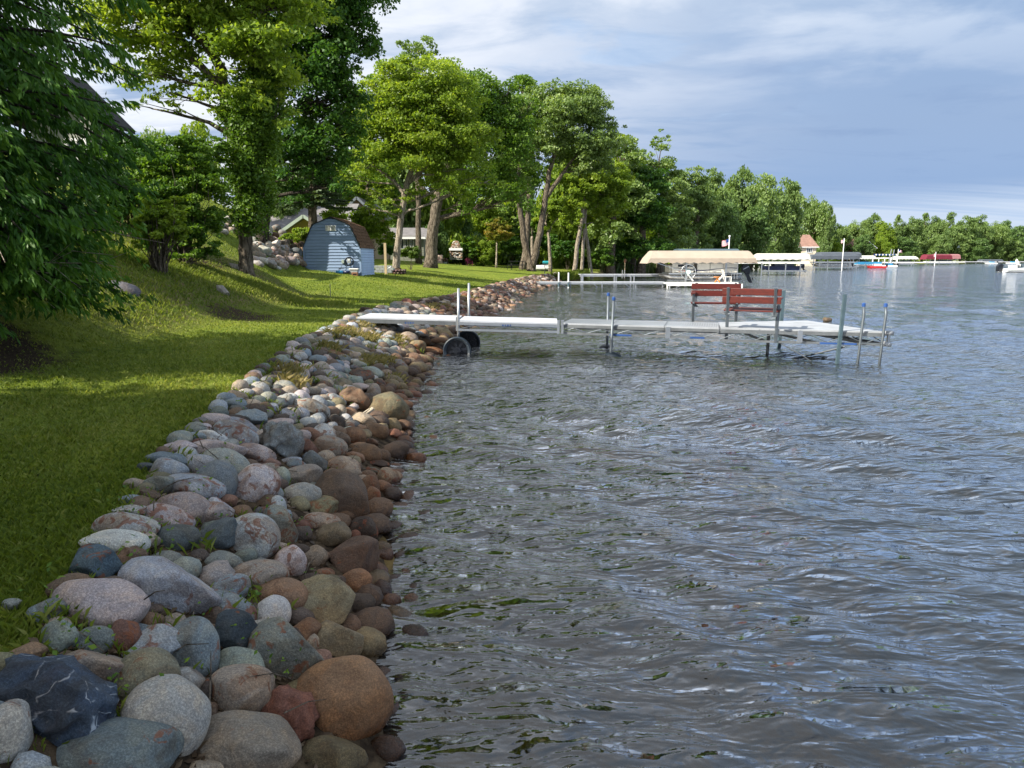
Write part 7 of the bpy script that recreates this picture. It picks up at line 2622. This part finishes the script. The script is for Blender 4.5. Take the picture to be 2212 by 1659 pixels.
def build_garden():
    def gp(px, py):
        return hit(px, py, 8)
    # fireplace
    c = at(985, 553, 78)
    c.z = gz(c.x, 78)
    T = Thing('fireplace', 'outdoor stone fireplace with a pale mantel band on the far lawn', 'fireplace', c)
    w = 26 * 78 / FPX
    hB, hM, hT = at(0, 541, 78).z, at(0, 536, 78).z, at(0, 520, 78).z
    zb = at(0, 555, 78).z
    T.part('base', MBX((V3(c.x, 78.4, (zb - .3 + hB) / 2), (w, .9, hB - zb + .3))), M['sage_siding'])
    T.part('mantel', MBX((V3(c.x, 78.3, (hB + hM) / 2), (w * 1.08, 1.1, hM - hB))), M['white'])
    T.part('chimney', MB().prism([V3(c.x - w * .42, 78, hM), V3(c.x + w * .42, 78, hM), V3(c.x + w * .14, 78, hT), V3(c.x - w * .14, 78, hT)], (0, .7, 0)), M['tan_siding'])
    T.part('firebox', MBX((V3(c.x, 77.93, (zb + hB) / 2 - .1), (w * .35, .05, (hB - zb) * .6))), M['black'])
    r = random.Random(9)
    VV, FF, CC, nv = [], [], [], 0
    for i in range(120):
        z = r.uniform(zb - .1, hT - .1)
        if hB - .05 < z < hM + .05:
            continue
        lim = w * .48 if z < hB else w * (.42 - .28 * (z - hM) / (hT - hM))
        x = c.x + r.uniform(-lim, lim)
        me = shape_mesh('block', r.randrange(4), 2, M['stone_dry'])
        V = np.empty(len(me.vertices) * 3, np.float32)
        me.vertices.foreach_get('co', V)
        V = V.reshape(-1, 3) * np.array([.13, .09, .09]) + np.array([x, 77.96, z]) - np.array(T.b)
        F = np.empty(len(me.loops), np.int32)
        me.loops.foreach_get('vertex_index', F)
        VV.append(V)
        FF.append(F.reshape(-1, 3) + nv)
        CC.append(np.tile([*PAL[r.choice(['T', 'P', 'OK', 'O', 'LG', 'W'])], 1], (len(V), 1)))
        nv += len(V)
    me = np_mesh('facing_stones', np.concatenate(VV), np.concatenate(FF), M['stone_dry'], True, [('stone_col', 'FLOAT_COLOR', 'POINT', np.concatenate(CC)), ('has_col', 'FLOAT', 'POINT', np.ones(nv))])
    link('facing_stones', me, T.o)['kind'] = 'stuff'

    def adirondack(px, Y, mat, lab, s=1.0, rz=0.0, grp=None):
        x = at(px, 545, Y).x
        z = gz(x, Y)
        T = Thing('lawn_chair', lab, 'chair', (x, Y, z), grp)
        o = V3(x, Y, z)
        T.part('seat', MB().bar(o + V3(0, -.3, .38 * s), o + V3(0, .25, .30 * s), .55 * s, .05), mat)
        T.part('backrest', MB().lathe(o + V3(0, .25, .65 * s), [(.34 * s, 0), (.34 * s, .05)], 14, 'Y'), mat)
        for sx in (-.3, .3):
            T.part('armrest', MB().bar(o + V3(sx * s, -.35, .58 * s), o + V3(sx * s, .3, .55 * s), .12, .04), mat)
            T.part('leg', MB().bar(o + V3(sx * s, -.3, 0), o + V3(sx * s, -.3, .56 * s), .06), mat)
            T.part('leg', MB().bar(o + V3(sx * s, .25, 0), o + V3(sx * s, .25, .4 * s), .06), mat)
        T.o.rotation_euler[2] = rz
    adirondack(1013, 84, M['pink'], 'pink round backed lawn chair right of the fireplace', 1.1, .4, 'pink lawn chairs')
    adirondack(1031, 85, M['pink'], 'pink lawn chair turned sideways next to the slide pole', 1.1, 1.5, 'pink lawn chairs')
    x = at(946, 545, 76).x
    z = gz(x, 76)
    T = Thing('armchair', 'beige wicker armchair with a red cushion left of the fireplace', 'chair', (x, 76, z))
    T.part('seat', MBX((V3(x, 76, z + .3), (.95, .8, .5))), M['wicker'], bevel=.06)
    T.part('backrest', MBX((V3(x, 76.35, z + .75), (1.0, .2, .75))), M['wicker'], bevel=.08)
    T.part('cushion', MBX((V3(x - .2, 76, z + .62), (.4, .4, .2))), M['red_cloth'], bevel=.05)
    x = at(961, 550, 76).x
    z = gz(x, 76)
    T = Thing('flower_pot', 'grey pot with dried flowers between armchair and fireplace', 'pot', (x, 76, z))
    T.part('pot', MB().lathe((x, 76, z), [(.17, 0), (.25, .45)], 14), M['grey_plastic'])
    rr = np.random.default_rng(3)
    P = unit(300, rr) * rr.uniform(0, 1, 300)[:, None] * np.array([.4, .3, .22]) + np.array([0, 0, .62])
    link('flowers', leaf_mesh('flowers', P, unit(300, rr), .13, M['litter'], 3), T.o)
    x = at(1038, 545, 86).x
    z = gz(x, 86)
    T = Thing('play_slide', 'slim teal slide slanting behind the pink chairs', 'slide', (x, 86, z))
    T.part('chute', MB().bar(V3(x - .9, 86, z), V3(x + .6, 86, z + 1.9), .35, .08), M['green_steel'])
    T.part('leg', MB().bar(V3(x + .6, 86, z), V3(x + .6, 86, z + 1.9), .08), M['green_steel'])
    # picnic table
    Y = 63
    x = at(1116, 576, Y).x
    z = gz(x, Y)
    T = Thing('picnic_table', 'black metal picnic table with attached seats under the cottonwoods', 'table', (x, Y, z))
    T.part('tabletop', MBX((V3(x, Y, z + .78), (1.5, .75, .05))), M['iron'])
    for s in (-1, 1):
        T.part('seat', MBX((V3(x, Y + s * .7, z + .45), (1.5, .28, .05))), M['iron'])
        for k in (-.5, .5):
            T.part('leg', MB().bar(V3(x + k, Y + s * .65, z), V3(x + k, Y + s * .2, z + .77), .05), M['iron'])
        T.part('cross_bar', MB().bar(V3(x + s * .5, Y - .7, z + .42), V3(x + s * .5, Y + .7, z + .42), .05), M['iron'])
    x = at(1101, 578, Y).x
    T = Thing('lawn_bench', 'small black metal seat at the left end of the picnic table', 'seat', (x, Y, z))
    T.part('seat', MBX((V3(x, Y, z + .42), (.5, .4, .04))), M['iron'])
    for k in (-.2, .2):
        T.part('leg', MB().bar(V3(x + k, Y, z), V3(x + k, Y, z + .42), .04), M['iron'])
    # wrought iron armchair
    Y = 61
    x = at(1184, 584, Y).x
    z = gz(x, Y)
    T = Thing('iron_chair', 'black wrought iron armchair on the lawn right of the forked cottonwood', 'chair', (x, Y, z))
    o = V3(x, Y, z)
    T.part('seat', MBX((o + V3(0, 0, .42), (.52, .5, .04))), M['iron'])
    for k in range(5):
        T.part('back_slat', MB().bar(o + V3(-.26, -.22 + k * .11, .44), o + V3(-.42, -.22 + k * .11, .98), .035, .02, (1, 0, 0)), M['iron'])
    T.part('back_rail', MB().bar(o + V3(-.42, -.25, .98), o + V3(-.42, .25, .98), .04), M['iron'])
    for sy in (-.25, .25):
        T.part('armrest', MB().tube([o + V3(-.34, sy, .70), o + V3(.1, sy, .66), o + V3(.32, sy, .70)], .025, 6), M['iron'])
        for sx in (-.25, .25):
            T.part('leg', MB().tube([o + V3(sx, sy, .44), o + V3(sx * 1.3, sy, 0)], .022, 6), M['iron'])
    # boat stored on the lawn
    Y = 82
    x = at(1172, 560, Y).x
    z = gz(x, Y)
    T = Thing('stored_boat', 'white runabout with a teal cover parked on the lawn behind slim trunks', 'boat', (x, Y, z))
    T.part('hull', MB().prism([V3(x - 1.3, Y, z + .62), V3(x - .8, Y, z + .15), V3(x + .9, Y, z + .15), V3(x + 1.0, Y, z + .70)], (0, 1.6, 0)), M['boat_white'], bevel=.12)
    T.part('cover', MBX((V3(x + .45, Y + .8, z + 1.0), (.75, 1.5, .30))), M['teal'], bevel=.1)
    T.part('cradle', MBX((V3(x, Y + .6, z + .07), (1.6, 1.0, .14))), M['black'])
    x = at(1137, 552, Y).x
    z = gz(x, Y)
    T = Thing('water_toy', 'small blue lidded bin on green legs behind the cottonwood trunks', 'bin', (x, Y, z))
    T.part('bin', MBX((V3(x, Y, z + .85), (.5, .4, .3))), M['teal'], bevel=.04)
    for k in (-.18, .18):
        T.part('leg', MB().bar(V3(x + k, Y, z), V3(x + k, Y, z + .7), .05), M['green_steel'])
    # fence post, low wall, hose, stake
    x = at(832, 540, 36).x
    z = gz(x, 36)
    T = Thing('fence_post', 'pale square wooden post left of the tree in the stone ring', 'post', (x, 36, z))
    T.part('post', MB().bar(V3(x, 36, z - .1), V3(x, 36, at(832, 525, 36).z), .12), M['fence_wood'])
    T.part('water_tap', MB().tube([V3(x + .1, 35.9, z), V3(x + .12, 35.9, z + .3), V3(x + .3, 35.9, z + .38), V3(x + .5, 35.9, z + .25)], .015, 6), M['alu'])
    T = Thing('low_wall', 'low grey block wall behind the shed corner', 'wall', (at(820, 560, 37).x, 37, gz(at(820, 560, 37).x, 37)))
    for r_ in range(3):
        for k in range(4):
            xx = at(812, 560, 37).x + k * .24 + (.1 if r_ % 2 else 0)
            T.part('block', MBX((V3(xx, 37, T.b.z + .06 + r_ * .13), (.23, .25, .12))), M['grey_plastic'], bevel=.01)
    p = hit(714, 641, 5)
    T = Thing('stake', 'thin grey metal stake standing alone on the lawn', 'stake', p)
    T.part('rod', MB().tube([p, p + V3(0, 0, 24 * p.y / FPX)], .012, 6), M['alu_dull'])
    T.part('rod_cap', MB().lathe(p + V3(0, 0, 24 * p.y / FPX), [(.016, 0), (.016, .03)], 8), M['alu_dull'])
    # stone ring round the tree
    Yr = 38
    x = at(857, 590, Yr).x
    z = gz(x, Yr)
    T = Thing('tree_ring', 'ring of stacked dark stones at the foot of the lawn tree', 'stone ring', (x, Yr, z))
    rr = random.Random(2)
    for row in range(2):
        for k in range(15):
            a = k * 2 * math.pi / 15 + row * .2
            o = bpy.data.objects.new('stone', shape_mesh('block', rr.randrange(4), 2, M['stone_dry']))
            COL.objects.link(o)
            o.parent = T.o
            o.location = (.42 * math.cos(a) + .02, .42 * math.sin(a), .05 + row * .13)
            o.scale = (.10, .08, .07)
            o.rotation_euler = (0, 0, a)
            o.color = (*[c_ * rr.uniform(.7, 1.1) for c_ in (.17, .13, .11)], 1)
    link('soil_mound', MB().lathe((0, 0, .1), [(.40, 0), (.34, .12), (.18, .26), (.05, .30)], 14).mesh('soil_mound', M['soil'], True), T.o)
    # hose by the three trunks
    Y = 72
    x = at(1272, 585, Y).x
    z = gz(x, Y)
    T = Thing('garden_hose', 'yellow green hose hanging on the right landing trunk and trailing to the sand', 'hose', (x, Y, z))
    T.part('hose', MB().tube([V3(x + .05, Y - .4, z + 1.1), V3(x + .08, Y - .4, z + .5), V3(x, Y - .5, z + .1), V3(x - .45, Y - .8, z + .02), V3(x, Y - 1.6, z - .02), V3(x + .8, Y - 2.2, z - .05)], .05, 6), M['hose'])
    T.part('nozzle', MB().tube([V3(x + .8, Y - 2.2, z - .05), V3(x + .95, Y - 2.3, z - .05)], .06, 6), M['black'])
    # logs, stumps, driftwood
    p = hit(705, 766, 3)
    k = p.y / FPX
    T = Thing('timber_beam', 'brown squared timber lying across the top of the stone bank', 'timber', p)
    T.part('beam', MB().bar(at(683, 753, p.y + .35) + V3(0, 0, .0), at(738, 774, p.y - .15), .16, .13), M['timber'], bevel=.015)
    T.part('end_grain', MB().bar(at(738, 774, p.y - .15), at(738.8, 774.3, p.y - .157), .15, .12), M['drift'])
    q = hit(794, 915, 3)
    T = Thing('driftwood', 'bleached split driftwood plank leaning on the cobbles', 'driftwood', q)
    T.part('plank', MB().bar(at(771, 926, q.y) + V3(0, 0, .10), at(808, 903, q.y + .1) + V3(0, 0, .12), .07, .035), M['drift'], bevel=.01)
    T.part('splinter', MB().bar(at(775, 923, q.y) + V3(0, -.02, .13), at(800, 909, q.y + .1) + V3(0, -.02, .145), .02, .02), M['drift'])
    for px, py, lab, L in ((480, 632, 'pale weathered stump fragment on the scuffed slope', 26), (513, 583, 'grey split log lying on the slope below the ivy clad tree', 36)):
        p = hit(px, py, 5)
        kk = p.y / FPX
        T = Thing('stump', lab, 'stump', p)
        T.part('wood', MB().tube([p + V3(-L * .5 * kk, .1, .10 + L * .12 * kk), p + V3(-L * .1 * kk, 0, .08), p + V3(L * .55 * kk, -.1, -.05)], [.04, .10, .07], 9), M['stump'])
        T.part('root', MB().tube([p + V3(-L * .2 * kk, 0, .1), p + V3(-L * .25 * kk, -.15, -.05)], [.06, .03], 7), M['stump'])
    p = hit(262, 630, 4)
    o = link('boulder', shape_mesh('round', 2, 3, M['stone_dry']))
    o.location, o.scale = p + V3(0, .1, .0), (.33, .2, .17)
    o.rotation_euler = (0, .35, 0)
    o.color = (.10, .10, .12, 1)
    tag(o, 'dark grey boulder half sunk in the lawn beside the cedar', 'boulder')
    # dead twigs and dry stalks in the stones
    rr = random.Random(31)
    T = None
    tw = MB()
    for i in range(46):
        y = math.exp(rr.uniform(math.log(2.3), math.log(9)))
        s = float(np.interp(y, WY, WW)) * rr.uniform(.15, .95)
        x = float(np.interp(y, SH[:, 1], SH[:, 0])) - s
        z = gz(x, y) + rr.uniform(.05, .14)
        a = rr.uniform(0, 6.28)
        L = rr.uniform(.08, .26)
        d = V3(math.cos(a), math.sin(a), rr.uniform(-.1, .9)).normalized()
        p0 = V3(x, y, z)
        tw.tube([p0, p0 + d * L * .5 + V3(0, 0, .02), p0 + d * L + V3(rr.uniform(-.04, .04), 0, 0)], [.0035, .003, .0015], 4, False)
    o = tw.build('dead_stalks', M['bark'])
    tag(o, 'thin dead stalks and twigs caught between the bank stones', 'twigs', kind='stuff')


build_dock()
build_shed()
build_houses()
build_landing()
build_far()
build_garden()
print('objects', len(bpy.data.objects))
